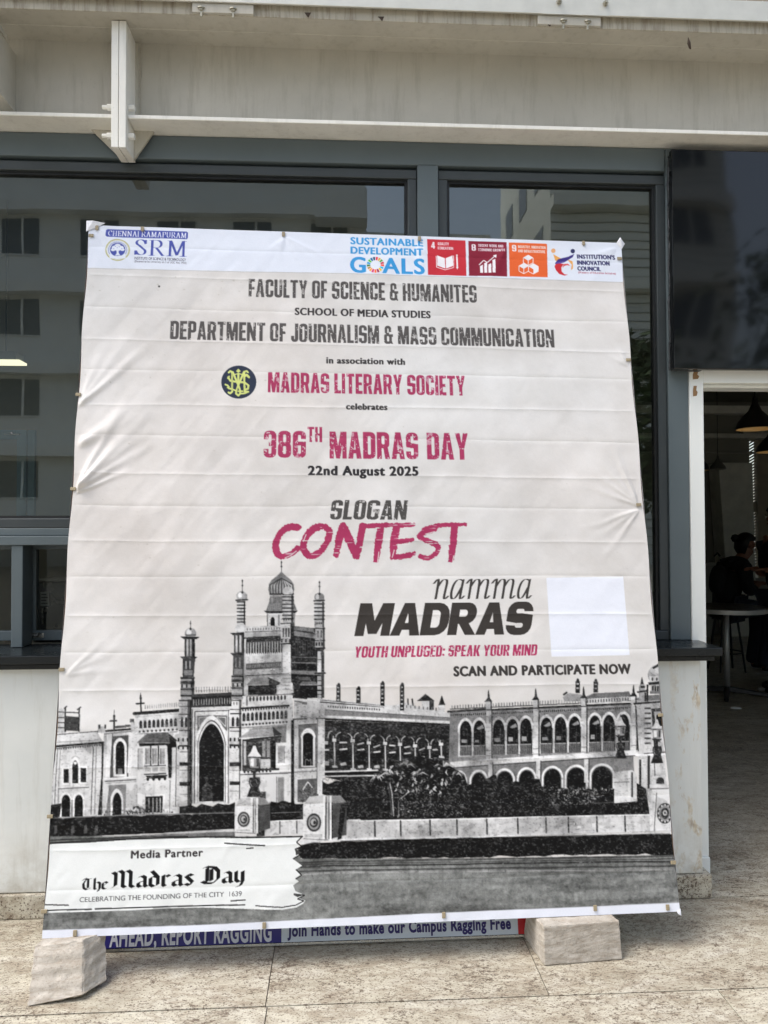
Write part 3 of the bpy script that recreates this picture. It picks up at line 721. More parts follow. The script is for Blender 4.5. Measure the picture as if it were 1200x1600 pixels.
# middle gallery
B.P(206, (0, 160), (100, 168), (480, 200), (900, 270), (924, 300), (924, 330), (110, 300), (0, 300))
B.P(206, (500, 215), (620, 190), (700, 220), (920, 262), (900, 280), (500, 240))
for x0_, y0_, y1_ in ((195, 70, 182), (320, 90, 192), (470, 58, 212), (592, 68, 240)):
    B.R(44, x0_ - 13, y0_ + 10, x0_ + 13, y1_)
    yy = y0_ + 22
    while yy < y1_ - 8: B.R(200, x0_ - 9, yy, x0_ + 6, yy + 8); yy += 26
    B.E(44, x0_ + 2, y0_ + 10, 9, 12)
B.P(44, (686, 180), (738, 136), (796, 180)); B.R(210, 715, 180, 762, 260); B.R(60, 762, 180, 790, 235); B.row(9, 620, 215, 830, 235, lambda x, y, i: B.R(120, x - 4, y - 10, x + 4, y + 8)); B.L(60, 10, (655, 170), (660, 205)); B.L(60, 8, (628, 165), (630, 205))
B.P(56, (842, 145), (852, 180), (860, 205), (828, 205), (835, 180)); B.R(214, 832, 205, 858, 250)
B.P(54, (80, 172), (478, 208), (478, 220), (80, 190)); B.L(226, 6, (0, 172), (480, 214)); B.row(22, 132, 214, 450, 234, lambda x, y, i: B.R(80, x - 4, y - 6, x + 4, y + 6)); B.P(130, (112, 234), (890, 284), (890, 304), (112, 268)); B.L(70, 3, (112, 234), (890, 284)); B.L(226, 7, (112, 276), (912, 314)); B.L(36, 11, (60, 290), (930, 330))
B.P(44, (100, 300), (928, 334), (928, 590), (560, 760), (90, 650))
gr = random.Random(21)
for _ in range(170): B.L(gr.choice((96, 120, 80, 70)), gr.uniform(2, 4), *(lambda x, y: ((x, y), (x + gr.uniform(6, 20), y + gr.uniform(-3, 5))))(gr.uniform(112, 900), gr.uniform(312, 372)), a=.7)
for i, (x, y0_, y1_) in enumerate(((170, 395, 585), (285, 398, 602), (386, 412, 602), (487, 415, 605), (580, 420, 560), (674, 430, 535), (764, 440, 540), (836, 420, 525))):
    B.L(200, 9, (x, y0_ + 45), (x + 2, y1_)); B.R(205, x - 14, y0_ + 20, x + 12, y0_ + 40); B.R(205, x - 10, y0_ + 2, x - 4, y0_ + 30)
    B.P(198, (x - 14, y1_ - 4), (x + 16, y1_ - 2), (x + 22, y1_ + 12), (x - 14, y1_ + 10))
    if i < 7:
        nx = (285, 386, 487, 580, 674, 764, 836)[i]; w = (nx - x) / 2
        B.L(186, 7, *arcpts(x + w, y0_ + 12, w - 8, 34, 180, 250, 6)); B.L(170, 6, *arcpts(x + w, y0_ + 14, w - 8, 32, 300, 350, 5))
        B.L(gr.choice((214, 180)), 9, (x + w * .6, y0_ + 48 + gr.uniform(-6, 10)), (x + w * 1.3, y0_ + 44)); B.L(214, 9, (x + w * .6, y0_ + 88), (x + w * 1.35, y0_ + 84)); B.P(200, (x + w * .6, y1_ - 16), (x + w * 1.25, y1_ - 26), (x + w * 1.35, y1_ - 4), (x + w * .7, y1_ - 2))
        B.R(24, x + w * .45, y0_ + 95, x + w * 1.6, y1_ - 24)
B.R(210, 92, 480, 138, 490); B.R(200, 100, 555, 136, 582); B.R(190, 92, 430, 130, 452); B.L(190, 8, *arcpts(150, 412, 20, 44, 180, 290, 6))
B.L(216, 10, (92, 622), (440, 612)); B.L(210, 8, (92, 650), (420, 645)); B.L(26, 14, (92, 636), (430, 630)); B.R(214, 62, 205, 110, 760); B.L(40, 6, (60, 288), (112, 288)); B.L(90, 4, (66, 290), (60, 750))
for i in range(10): B.L(120, 5, *arcpts(110 + i * 34, 690 + gr.uniform(-8, 8), 15, 22, 180, 340, 6), a=.8)

# right wing
Cc.P(126, (70, 185), (945, 150), (950, 400), (960, 610), (60, 600)); Cc.P(216, (60, 160), (620, 128), (1085, 120), (1085, 140), (60, 190), a=.0)
Cc.P(150, (610, 120), (640, 100), (700, 108), (700, 140), (620, 140)); Cc.P(112, (722, 118), (760, 102), (930, 94), (940, 118), (722, 130)); Cc.L(60, 9, (616, 108), (630, 98))
for x0_, y0_, y1_ in ((683, 30, 100), (770, 32, 98)):
    Cc.R(46, x0_ - 11, y0_ + 14, x0_ + 10, y1_); Cc.E(46, x0_, y0_ + 14, 7, 14)
    for yy in (y0_ + 24, y0_ + 44): Cc.R(190, x0_ - 7, yy, x0_ + 5, yy + 6)
Cc.row(66, 80, 170, 935, 126, lambda x, y, i: Cc.L(176 if i < 50 else 214, 5, (x, y + 10), (x, y - 10)))
Cc.L(60, 4, (70, 178), (940, 138)); Cc.P(214, (720, 130), (930, 118), (930, 140), (720, 152)); Cc.row(16, 730, 142, 925, 130, lambda x, y, i: Cc.R(90, x - 3, y - 8, x + 3, y + 6))
Cc.L(44, 9, (60, 190), (240, 178)); Cc.L(44, 9, (250, 182), (950, 150), (1090, 142)); Cc.L(170, 4, (60, 200), (950, 162)); Cc.row(90, 75, 206, 940, 170, lambda x, y, i: Cc.R(52, x - 2, y - 4, x + 3, y + 5))
groups = [(145, 210), (303, 370, 434), (532, 600, 668), (765, 833, 903)]
def yl(x, a, b): return a + (b - a) * (x - 100) / 850.0
gr = random.Random(8)
for grp in groups:
    for x in grp:
        ap = yl(x, 226, 190); sp = ap + 50; bs = yl(x, 402, 378)
        for _ in range(14): Cc.L(gr.choice((190, 70, 176)), 2.5, *(lambda a_, b_: ((a_, b_), (a_ + gr.uniform(3, 9), b_ + gr.uniform(-5, 5))))(x + gr.uniform(-34, 28), ap + gr.uniform(-26, 6)), a=.7)
for grp in groups:
    for x in grp:
        ap = yl(x, 226, 190); sp = ap + 48; bs = yl(x, 402, 378)
        Cc.arch(238, x - 38, x + 38, ap - 5, sp, sp + 18, pointed=.45)
        Cc.R(214, x - 36, sp + 14, x + 36, bs + 8)
        Cc.arch(BK, x - 27, x + 27, ap + 10, sp + 4, bs, pointed=.4)
        ry = bs - 46; Cc.R(118, x - 27, ry, x + 27, bs)
        Cc.row(7, x - 24, ry, x + 24, ry, lambda q, yy, i: Cc.L(64, 2.5, (q, yy), (q, yy + 44))); Cc.L(196, 4, (x - 28, ry), (x + 28, ry - 1))
        if gr.random() < .8: Cc.R(gr.choice((188, 150)), x - 20, ry - gr.uniform(22, 40), x - 20 + gr.uniform(12, 26), ry - 16)
        Cc.L(70, 3, (x + 8, sp), (x + 8, ry))
        if gr.random() < .5: Cc.P(150, (x - 14, sp + 2), (x + 16, sp - 18), (x + 24, sp), (x - 2, sp + 8))
        Cc.R(60, x + 27, sp + 12, x + 31, bs); Cc.L(120, 3, (x - 34, bs + 6), (x + 36, bs + 5))
for x, t in ((256, 0), (482, 0), (712, 0), (952, 0)):
    y = yl(x, 182, 152)
    Cc.R(218, x - 13, y + 8, x + 13, y + 250); Cc.R(60, x + 12, y + 8, x + 18, y + 235); Cc.R(210, x - 14, y - 38, x + 12, y + 2); Cc.R(60, x + 8, y - 36, x + 14, y)
    Cc.P(48, (x - 20, y - 34), (x - 6, y - 52), (x - 4, y - 84), (x, y - 92), (x + 4, y - 66), (x + 6, y - 50), (x + 16, y - 36)); Cc.L(180, 3, (x - 14, y + 90), (x + 13, y + 88)); Cc.L(110, 3, (x - 14, y + 200), (x + 13, y + 199))
Cc.P(48, (18, 150), (30, 112), (38, 145), (48, 156), (14, 160)); Cc.R(214, 14, 158, 40, 196)
Cc.P(224, (70, 432), (300, 415), (960, 378), (1000, 376), (1000, 396), (300, 440), (70, 458)); Cc.L(70, 4, (70, 460), (1000, 398)); Cc.L(120, 3, (200, 404), (950, 376)); Cc.L(230, 3, (70, 432), (300, 415), (1000, 374))
for x, w in ((118, 34), (208, 46), (332, 50), (438, 48), (562, 52), (676, 56), (800, 60)):
    ap = yl(x, 478, 436)
    Cc.arch(232, x - w, x + w, ap - 6, ap + 46, 600, pointed=.25); Cc.arch(100, x - w + 9, x + w - 9, ap + 6, ap + 52, 600, pointed=.2); Cc.arch(BK, x - w + 13, x + w - 13, ap + 11, ap + 55, 640, pointed=.2)
for x in (265, 495, 726): Cc.R(214, x - 12, yl(x, 438, 410), x + 10, 530); Cc.R(70, x + 8, yl(x, 438, 410), x + 13, 520)
# right-end pavilion and turret
Cc.P(206, (965, 120), (1090, 116), (1110, 620), (980, 620)); Cc.L(44, 9, (955, 152), (1090, 142)); Cc.P(120, (1010, 112), (1085, 108), (1088, 134), (1012, 138)); Cc.L(60, 5, (958, 130), (1018, 128)); Cc.R(44, 1014, 60, 1022, 140)
for y in range(170, 360, 24): Cc.R(60, 1004, y, 1034, y + 8)
Cc.L(50, 5, (960, 160), (974, 380)); Cc.P(60, (1036, 176), (1090, 172), (1098, 380), (1050, 380)); Cc.P(200, (1048, 190), (1090, 188), (1094, 260), (1060, 262)); Cc.R(34, 1062, 206, 1100, 262); Cc.P(196, (1060, 262), (1100, 258), (1102, 380), (1062, 380))
Cc.L(60, 5, (1000, 392), (1110, 384)); Cc.L(234, 7, (960, 398), (1110, 394)); Cc.R(48, 978, 420, 988, 590); Cc.R(70, 1018, 400, 1030, 560); Cc.L(80, 4, (1050, 398), (1056, 560))
Cc.E(190, 992, 78, 15, 24); Cc.P(48, (988, 40), (992, 22), (996, 40), (1000, 58), (984, 58)); Cc.L(44, 8, (972, 96), (1014, 90)); Cc.R(190, 978, 98, 1008, 140); Cc.R(44, 1004, 98, 1012, 140); Cc.R(44, 985, 66, 1006, 76)
Cc.E(170, 1056, 14, 36, 40); Cc.R(206, 1028, 20, 1090, 52); Cc.E(48, 1042, 34, 4, 8); Cc.E(48, 1064, 34, 4, 8); Cc.P(40, (1020, 50), (1090, 44), (1090, 58), (1026, 62)); Cc.R(196, 1034, 60, 1090, 104); Cc.row(4, 1044, 66, 1084, 66, lambda x, y, i: Cc.R(52, x - 5, y, x + 5, y + 26)); Cc.R(120, 1030, 92, 1090, 104); Cc.E(196, 1056, -10, 24, 22); Cc.P(50, (1040, -22), (1070, -40), (1075, -30), (1048, -14))

# trees and shrubs in front of the wing
def leaves(F_, n, poly, seed, tones=(70, 96, 130, 176, 214), ln=(5, 13), w=(2, 5), a=.85, blot=0):
    """Dashes and spots inside a polygon."""
    g = random.Random(seed); P_ = np.array(poly, float); x0, y0 = P_.min(0); x1, y1 = P_.max(0)
    def inside(x, y):
        c = False; j = len(P_) - 1
        for i in range(len(P_)):
            if (P_[i][1] > y) != (P_[j][1] > y) and x < (P_[j][0] - P_[i][0]) * (y - P_[i][1]) / (P_[j][1] - P_[i][1]) + P_[i][0]: c = not c
            j = i
        return c
    k = 0
    while k < n:
        x, y = g.uniform(x0, x1), g.uniform(y0, y1)
        if not inside(x, y): continue
        k += 1; t = g.choice(tones); l, ww, an = g.uniform(*ln), g.uniform(*w), g.uniform(0, math.pi)
        dx, dy = math.cos(an) * l / 2, math.sin(an) * l / 2; nx, ny = -math.sin(an) * ww / 2, math.cos(an) * ww / 2
        F_.P(t, (x - dx, y - dy), (x + nx, y + ny), (x + dx, y + dy), (x - nx, y - ny), a=a)
B.P(30, *jag(95, 690, 480, 660, 14, 14, 1), (560, 560), (690, 520), (850, 560), (980, 640), *jag(1000, 690, 1180, 640, 8, 16, 2), (1200, 930), (240, 930), (150, 780), (95, 760))
Cc.P(30, *jag(60, 520, 160, 560, 5, 10, 3), *jag(170, 545, 500, 520, 14, 12, 4), *jag(510, 545, 860, 560, 14, 14, 5), (880, 610), (900, 545), (945, 520), (1010, 560), (1030, 690), (40, 710))
leaves(B, 260, [(100, 690), (460, 660), (560, 900), (260, 910), (150, 770)], 31, (54, 74, 96, 150), (6, 16), (3, 6))
leaves(B, 330, [(560, 700), (760, 700), (800, 905), (560, 905)], 32, (54, 80, 120, 186, 206), (5, 12), (3, 7))
leaves(B, 200, [(760, 650), (1180, 660), (1180, 900), (800, 900)], 33, (48, 60, 84, 120), (5, 14), (2, 5))
leaves(Cc, 420, [(20, 560), (500, 530), (640, 560), (660, 690), (20, 690)], 34, (48, 66, 90, 130, 176), (4, 11), (2, 5))
leaves(Cc, 160, [(540, 550), (850, 560), (740, 640), (560, 640)], 35, (90, 150, 200, 222), (8, 22), (3, 6))
leaves(Cc, 180, [(900, 560), (1010, 560), (1025, 680), (880, 690)], 36, (50, 76, 110, 190), (4, 9), (2, 4))
Cc.P(24, (590, 640), (880, 630), (900, 690), (640, 690)); Cc.L(90, 4, (760, 630), (890, 622)); Cc.R(150, 860, 540, 872, 620)
g = random.Random(44)
for cx, cy, n, ln_ in ((520, 640, 16, 80), (620, 580, 18, 90), (690, 640, 14, 70), (850, 590, 16, 85), (930, 640, 10, 60), (440, 660, 8, 60)):
    for k in range(n):
        an = math.pi * (1.05 + .9 * k / n) + g.uniform(-.2, .2); l = ln_ * g.uniform(.5, 1)
        ex, ey = cx + math.cos(an) * l, cy + math.sin(an) * l * .6 + g.uniform(8, 46)
        mx, my = (cx + ex) / 2, (cy + ey) / 2 - 16
        B.L(g.choice((60, 110, 170, 214, 40)), [3, g.uniform(7, 13), 2], (cx, cy), (mx, my), (ex, ey), a=.9)
for _ in range(34):
    x, y, l = g.uniform(490, 900), g.uniform(590, 740), g.uniform(12, 38); B.L(g.choice((214, 190, 226, 150)), [3, g.uniform(8, 15), 2], (x, y), (x + g.uniform(-8, 8), y + l / 2), (x + g.uniform(-14, 14), y + l))
B.L(190, 7, (515, 690), (530, 760), (540, 900)); B.L(120, 6, (570, 800), (572, 905)); B.L(170, 6, (620, 760), (575, 795)); B.L(80, 8, (505, 690), (520, 800), (528, 900))
D.P(34, *jag(30, 690, 130, 700, 4, 14, 6), (120, 760), (30, 800))
leaves(D, 60, [(350, 720), (560, 730), (620, 700), (760, 740), (350, 760)], 37, (30, 60, 150, 90), (8, 22), (5, 10))
leaves(D, 50, [(480, 740), (540, 700), (600, 705), (640, 745)], 38, (28, 40, 70), (10, 20), (6, 10)); D.P(34, *jag(780, 706, 1085, 690, 10, 10, 9), (1085, 742), (780, 744))
leaves(A, 80, [(840, 1440), (900, 1410), (960, 1520), (820, 1530)], 39, (40, 60, 170, 120), (8, 20), (4, 8))
g = random.Random(77)
for _ in range(420):
    x, y = g.uniform(470, 1000), g.uniform(600, 900)
    if y < 640 + abs(x - 700) * .12: continue
    l, an = g.uniform(8, 24), g.uniform(-.5, 3.6); t_ = g.choice((70, 90, 120, 150, 190, 214))
    B.L(t_, [1.5, g.uniform(3, 7), 1.5], (x, y), (x + math.cos(an) * l * .5, y + math.sin(an) * l * .4), (x + math.cos(an) * l, y + math.sin(an) * l), a=.75, cap=False)
for _ in range(300):
    x, y = g.uniform(30, 1000), g.uniform(545, 690); l, an = g.uniform(5, 14), g.uniform(-.5, 3.6)
    Cc.L(g.choice((60, 80, 110, 150, 196)), [1, g.uniform(2, 4.5), 1], (x, y), (x + math.cos(an) * l * .5, y + math.sin(an) * l * .4), (x + math.cos(an) * l, y + math.sin(an) * l), a=.7, cap=False)
for _ in range(130):
    x, y = g.uniform(110, 500), g.uniform(690, 890); l, an = g.uniform(8, 20), g.uniform(-.5, 3.6)
    B.L(g.choice((60, 80, 110, 150)), [1.5, g.uniform(3, 6), 1.5], (x, y), (x + math.cos(an) * l * .5, y + math.sin(an) * l * .4), (x + math.cos(an) * l, y + math.sin(an) * l), a=.7, cap=False)
# hedge on the left
D.P(28, (30, 775), *jag(60, 772, 1085, 736, 26, 6, 7), (1085, 836), (700, 850), (400, 862), (30, 885)); D.L(130, 6, (40, 770), (500, 752), (1085, 738))
leaves(D, 130, [(60, 790), (1080, 760), (1080, 825), (60, 860)], 40, (50, 70, 100, 190), (4, 10), (3, 7), .7)
for x in (90, 185, 255, 315): D.P(150, (x, 810), (x + 14, 806), (x + 18, 850), (x - 4, 856), a=.5)
D.P(190, (700, 848), (1085, 826), (1085, 842), (640, 864)); D.P(120, (30, 888), (640, 858), (1085, 842), (1085, 870), (30, 900)); D.L(40, 6, (30, 898), (1085, 868))
E2.P(28, (270, 185), *jag(280, 172, 460, 185, 10, 8, 12), (460, 275), (270, 275)); leaves(E2, 60, [(280, 180), (450, 185), (450, 260), (280, 260)], 41, (50, 80, 120), (5, 12), (3, 6)); E2.L(130, 4, (280, 232), (450, 226))
# street lamps
def lamp(F_, x, y, k, dark=False):
    q = lambda *p: [(x + a * k, y + b * k) for a, b in p]
    F_.L(60, 5 * k, *q((0, -150), (0, -110))); F_.P(222, *q((-44, -60), (-20, -92), (-6, -130), (8, -130), (22, -92), (46, -60))); F_.L(60, 5 * k, *q((-48, -58), (50, -58))); F_.P(150, *q((-38, -54), (40, -54), (28, 10), (-24, 10)))
    F_.R(222, *q((-24, -50))[0], *q((-2, 0))[0]); F_.R(80, *q((14, -50))[0], *q((30, 0))[0]); F_.P(50, *q((-40, 12), (42, 12), (20, 34), (-16, 34))); F_.L(40, 16 * k, *q((0, 30), (2, 110)))
    F_.P(48, *q((-30, 70), (34, 66), (40, 100), (28, 130), (46, 190), (-46, 190), (-24, 130), (-34, 100))); F_.L(150, 5 * k, *q((-20, 84), (-26, 104), (-14, 124))); F_.L(140, 4 * k, *q((10, 80), (20, 110)))
lamp(A, 550, 1308, 1.0); A.R(60, 588, 1465, 622, 1510)
lamp(Cc, 888, 296, .62); lamp(Cc, 1064, 312, .66)
Cc.P(216, (858, 478), (945, 470), (965, 490), (968, 620), (858, 630)); Cc.R(70, 940, 480, 948, 600); Cc.R(230, 925, 476, 934, 600); Cc.L(110, 4, (858, 530), (930, 526))
# posts and low wall
def post(x0, x1, xr, y0, y1, my, rx, ry):
    w = x1 - x0
    E2.P(84, (x1 - 4, y0 + 6), (xr, y0 + 34), (xr, y1 - 26), (x1, y1)); E2.P(216, (x0, y0 + 52), (x0 + w * .28, y0 + 10), (x1 - 6, y0), (x1, y1), (x0, y1 - 4)); E2.P(236, (x0 + w * .26, y0 + 12), (xr - 28, y0), (xr, y0 + 32), (x1 + 4, y0 + 42), a=.0)
    E2.P(188, (x0 + w * .26, y0 + 10), (x1 - 8, y0), (x1 - 6, y0 + 40), (x0 + 6, y0 + 50)); E2.P(140, (x1 + 8, y0 + 2), (xr - 30, y0 + 4), (xr - 2, y0 + 38), (x1 + 12, y0 + 46))
    for i, d in enumerate((0, .16, .30)): E2.R(226 if i % 2 == 0 else 190, x1 - 16 + d * w * .9, y0 + 4, x1 - 4 + d * w * .9, y1); E2.R(44, x1 - 5 + d * w * .9, y0 + 40, x1 + d * w * .9, y1 - 4)
    cx = x0 + w * .47
    E2.E(70, cx, my, rx, ry); E2.E(150, cx, my, rx * .78, ry * .78); E2.E(50, cx, my, rx * .55, ry * .55); E2.E(170, cx - 2, my - 2, rx * .4, ry * .38); E2.E(60, cx + 4, my, rx * .2, ry * .2)
    E2.R(150, x0 + 8, my + ry + 12, x1 - 20, y1 - 12, a=.5); E2.L(120, 4, (x0, y1 - 6), (x1 + 10, y1))
E2.P(206, (246, 276), (446, 268), (446, 342), (246, 350)); E2.L(240, 5, (246, 276), (446, 268)); E2.R(60, 322, 275, 328, 340); E2.R(70, 410, 272, 416, 338)
E2.P(30, (205, 180), (250, 180), (246, 350), (205, 352)); post(90, 190, 275, 148, 338, 265, 32, 40)
E2.P(196, (430, 374), (620, 358), (1200, 352), (1200, 366), (640, 376), (560, 378), (470, 392), (430, 392))
wl, wr = (532, 1283), (1022, 1272)
SH.P(200, wl, (545, 1280), (562, 1279), (566, 1282), (700, 1279), (860, 1275), wr, (1030, 1299), (860, 1303), (700, 1307), (532, 1310))
SH.L(238, 2.2, (545, 1281), (566, 1282), (700, 1279.5), (860, 1275.5), (1022, 1272.5))
jx = [E2.ox + 818 / E2.k, E2.ox + 952 / E2.k, E2.ox + 1105 / E2.k, 680 + 100 / 3, 680 + 240 / 3, 680 + 385 / 3, 680 + 517 / 3, 680 + 622 / 3, 680 + 755 / 3, 680 + 887 / 3]
jx = sorted(jx); gg = random.Random(3)
for i, x in enumerate(jx):
    y = 1282 - (x - 540) * .021; SH.L(52, 2.4, (x, y + 2), (x + .6, y + 25))
    for _ in range(9): SH.E(gg.choice((176, 222, 160, 228)), x + gg.uniform(3, 38), y + gg.uniform(5, 22), gg.uniform(2, 9), gg.uniform(1.5, 5), a=.35)
SH.L(220, 3, (532, 1311), (700, 1308), (860, 1304), (1048, 1300)); SH.L(90, 1.6, (532, 1313.5), (700, 1310), (860, 1306), (1048, 1302.5))
post(445, 566, 672, 138, 372, 282, 38, 48); E2.P(34, (640, 190), (672, 180), (645, 366), (625, 372))
Cc.P(216, (1022, 560), (1060, 540), (1110, 540), (1140, 560), (1150, 772), (1030, 770)); Cc.R(236, 1028, 540, 1120, 556); Cc.L(100, 4, (1030, 562), (1130, 558)); Cc.P(220, (1040, 500), (1104, 494), (1110, 540), (1040, 542)); Cc.arch(60, 1060, 1098, 505, 520, 536); Cc.P(236, (1034, 580), (1062, 570), (1052, 760), (1030, 762)); Cc.L(120, 4, (1062, 580), (1050, 760))
Cc.E(60, 1103, 678, 40, 50); Cc.E(150, 1103, 678, 31, 39); Cc.E(50, 1103, 678, 22, 27); Cc.E(190, 1103, 676, 12, 14); Cc.E(50, 1103, 676, 5, 6)
for k in range(12): Cc.E(226, 1103 + 33 * math.cos(k * .5236), 678 + 41 * math.sin(k * .5236), 4, 5)
# lower hedge and road
SH.P(26, (462, 1322), *jag(490, 1316, 700, 1309, 16, 1.2, 21), *jag(705, 1309, 1062, 1302.5, 24, .9, 22), (1062, 1336), *jag(1050, 1334, 480, 1342, 40, 2.2, 23), (466, 1338))
leaves(SH, 560, [(470, 1324), (700, 1312), (1058, 1306), (1058, 1333), (480, 1339)], 42, (46, 58, 84, 120, 60), (1.5, 4.5), (.8, 1.8), .75)
leaves(SH, 40, [(480, 1334), (1058, 1328), (1058, 1338), (480, 1343)], 43, (190, 214, 120), (2, 5), (.8, 1.7), .8)
SH.P(122, (440, 1342), *jag(480, 1343, 1064, 1335, 30, 1.0, 24), (1070, 1440), (40, 1480), (60, 1300), (440, 1306), a=.0)
road = np.zeros((GH, GW), np.float32)
pr = C([(60, 1306), (460, 1306), (470, 1341), (760, 1340), (1062, 1335), (1072, 1440), (40, 1490)])
mk = Mask(pr[:, 0].min(), pr[:, 1].min(), pr[:, 0].max(), pr[:, 1].max()); mk.m |= mk.poly(pr)
cv = mk.cover()
r1, r2, r3 = vnoise(GW, GH, 60, 51, 4, cy=7), vnoise(GW, GH, 14, 52, 3, cy=5), vnoise(GW, GH, 200, 53, 2, cy=40)
tone = 124 + (r1 - .5) * 66 + (r2 - .5) * 26 + (r3 - .5) * 46
sl_ = np.s_[mk.y0:mk.y1, mk.x0:mk.x1]
CAN[sl_] += (tone[sl_][..., None] * np.array((.985, 1.0, .985)) - CAN[sl_]) * cv[..., None]
for a_, b_, w_, al in ((1345.5, 1337, 3, .5), (1352, 1345, 2.6, .75), (1359, 1352.5, 3, .55), (1349, 1341, 1.5, .6)):
    SH.L(44, w_, (468, a_ + 2), *jag(520, a_, 1064, b_, 16, .6, int(a_)), a=al)
SH.L(186, 2.2, (470, 1366), *jag(520, 1363, 1064, 1358, 16, .5, 61), a=.6)
leaves(SH, 260, [(470, 1362), (1060, 1350), (1066, 1412), (66, 1452), (66, 1424), (470, 1420)], 45, (80, 66, 160, 176, 92), (3, 16), (.6, 1.6), .45)

# weathering of the old walls and mottled tones of the old print
gy0, gy1 = int(C([(600, 860)])[0][1]), GH
v = CAN[gy0:gy1]; hh = gy1 - gy0
lum = v.mean(2); bld = (np.abs(v - BARE[gy0:gy1]).max(2) > 3).astype(np.float32)
lightp = np.clip((lum - 95) / 70, 0, 1) * bld
v -= v * (bld * np.clip(vnoise(GW, hh, 70, 94, 4) - .42, 0, 1) * .75 * np.clip((lum - 132) / 40, 0, 1))[..., None]
st1 = vnoise(GW, hh, 5, 91, 3, cy=26); st2 = vnoise(GW, hh, 16, 92, 4); st3 = vnoise(GW, hh, 3, 93, 2, cy=2)
v -= (lightp * (np.clip(st1 - .5, 0, 1) * 55 + np.clip(st2 - .50, 0, 1) * 90 + np.clip(st3 - .62, 0, 1) * 150))[..., None]
v += ((lum < 62) * bld * (np.clip(st3 - .5, 0, 1) * 150 + np.clip(st2 - .5, 0, 1) * 60))[..., None]
mid = np.clip((lum - 60) / 40, 0, 1) * np.clip((175 - lum) / 40, 0, 1)
v += (mid * (st3 - .5) * 36)[..., None]

# photo softness, grain and the torn upper edge of the picture
gy0, gy1 = int(C([(600, 860)])[0][1]), GH
v = CAN[gy0:gy1]
k3 = v.copy(); k3[1:-1, 1:-1] = (v[1:-1, 1:-1] * 4 + (v[:-2, 1:-1] + v[2:, 1:-1] + v[1:-1, :-2] + v[1:-1, 2:])) / 8
gn = (rng.random((gy1 - gy0, GW)).astype(np.float32) - .5) * 14 + (vnoise(GW, gy1 - gy0, 6, 71, 2) - .5) * 34
dark = (np.clip((205 - k3.mean(2)) / 60, 0, 1) * .6 + .12) * (.15 + .85 * bld)
CAN[gy0:gy1] = k3 + (gn * dark)[..., None]

# the print is harder than the drawing: deeper blacks, whiter whites
zz = CAN[gy0:gy1]; g_ = zz.mean(2, keepdims=True)
curve = np.interp(g_, [0, 24, 40, 90, 140, 200, 226, 255], [0, 8, 17, 76, 140, 210, 232, 255])
zz *= np.where(bld[..., None] < .5, 1.0, curve / np.maximum(g_, 1)).astype(np.float32)

# ---- white strips --------------------------------------------------------------
STRIP = (222, 228, 240)
SH.P(STRIP, (120, 330), (990, 360), (974, 441.5), (760, 434.5), (560, 428), (340, 424), (130, 419))
SH.L((160, 158, 160), .8, (130, 419.6), (340, 424.6), (560, 428.6), (760, 435), (974, 442), a=.6)
# media strip with a torn right end
K = Fr(60, 1280, 1200 / 440)
MED = (228, 231, 230)
tear = [(1125, 72), (1100, 96), (1122, 114), (1094, 126), (1114, 150), (1085, 167), (1124, 196), (1098, 212), (1122, 236), (1096, 252), (1110, 262), (1086, 280), (1096, 304), (1136, 322), (1108, 334), (1138, 344), (1128, 358), (1100, 374), (1040, 384)]
K.P(MED, (0, 112), (36, 106), (170, 96), (400, 82), (700, 74), (1000, 75), *tear, (900, 380), (700, 374), (520, 378), (400, 386), (200, 392), (0, 398))
K.L(BK, 6, (0, 103), (40, 101), (200, 96), (400, 82), (700, 74), (900, 76), (1125, 72)); K.L(BK, 4, (0, 90), (400, 74), (640, 70), a=.8); K.L(BK, 3.5, (60, 100), (300, 82), (620, 76), a=.7)
K.L(BK, 5, *tear[:6]); K.L(BK, 5, *[(1098, 212), (1122, 236), (1096, 252)]); K.L(BK, 4.5, *[(1088, 316), (1136, 322), (1104, 338), (1132, 346), (1098, 364), (1040, 373), (925, 366)]); K.P(60, (1094, 126), (1124, 140), (1098, 152)); K.P(60, (1085, 320), (1135, 320), (1105, 330))
K.L(BK, 5.5, (795, 100), (880, 106), (965, 110)); K.L(BK, 5, (886, 123), (918, 120)); K.L(BK, 5, (0, 361), (132, 364)); K.L(BK, 5.5, (0, 387), (228, 381)); K.L(BK, 5.5, (244, 380), (500, 372), (700, 366), (880, 362)); K.L(BK, 5, (820, 346), (884, 341))
sans('Media Partner', (205.5, 1341), (317, 1336.5), 12.6, (52, 48, 50), fat=0.6)
nib_text('The', NIB, (129, 1390.5), (169, 1387.5), 17.5, 9, (.62, .44), (22, 22, 24), gap=.7)
nib_text('Madras', NIB, (176, 1388.5), (303, 1380.5), 26, 9, (.64, .46), (18, 18, 20), gap=.7)
nib_text('Day', NIB, (316, 1380), (382, 1377.5), 26, 9, (.66, .46), (18, 18, 20), gap=.7)
K.L(BK, 2.5, (325, 290), (372, 210), a=.0)
sans('CELEBRATING THE FOUNDING OF THE CITY  1639', (125, 1410.5), (378, 1397.5), 8.2, (60, 60, 62), .004)

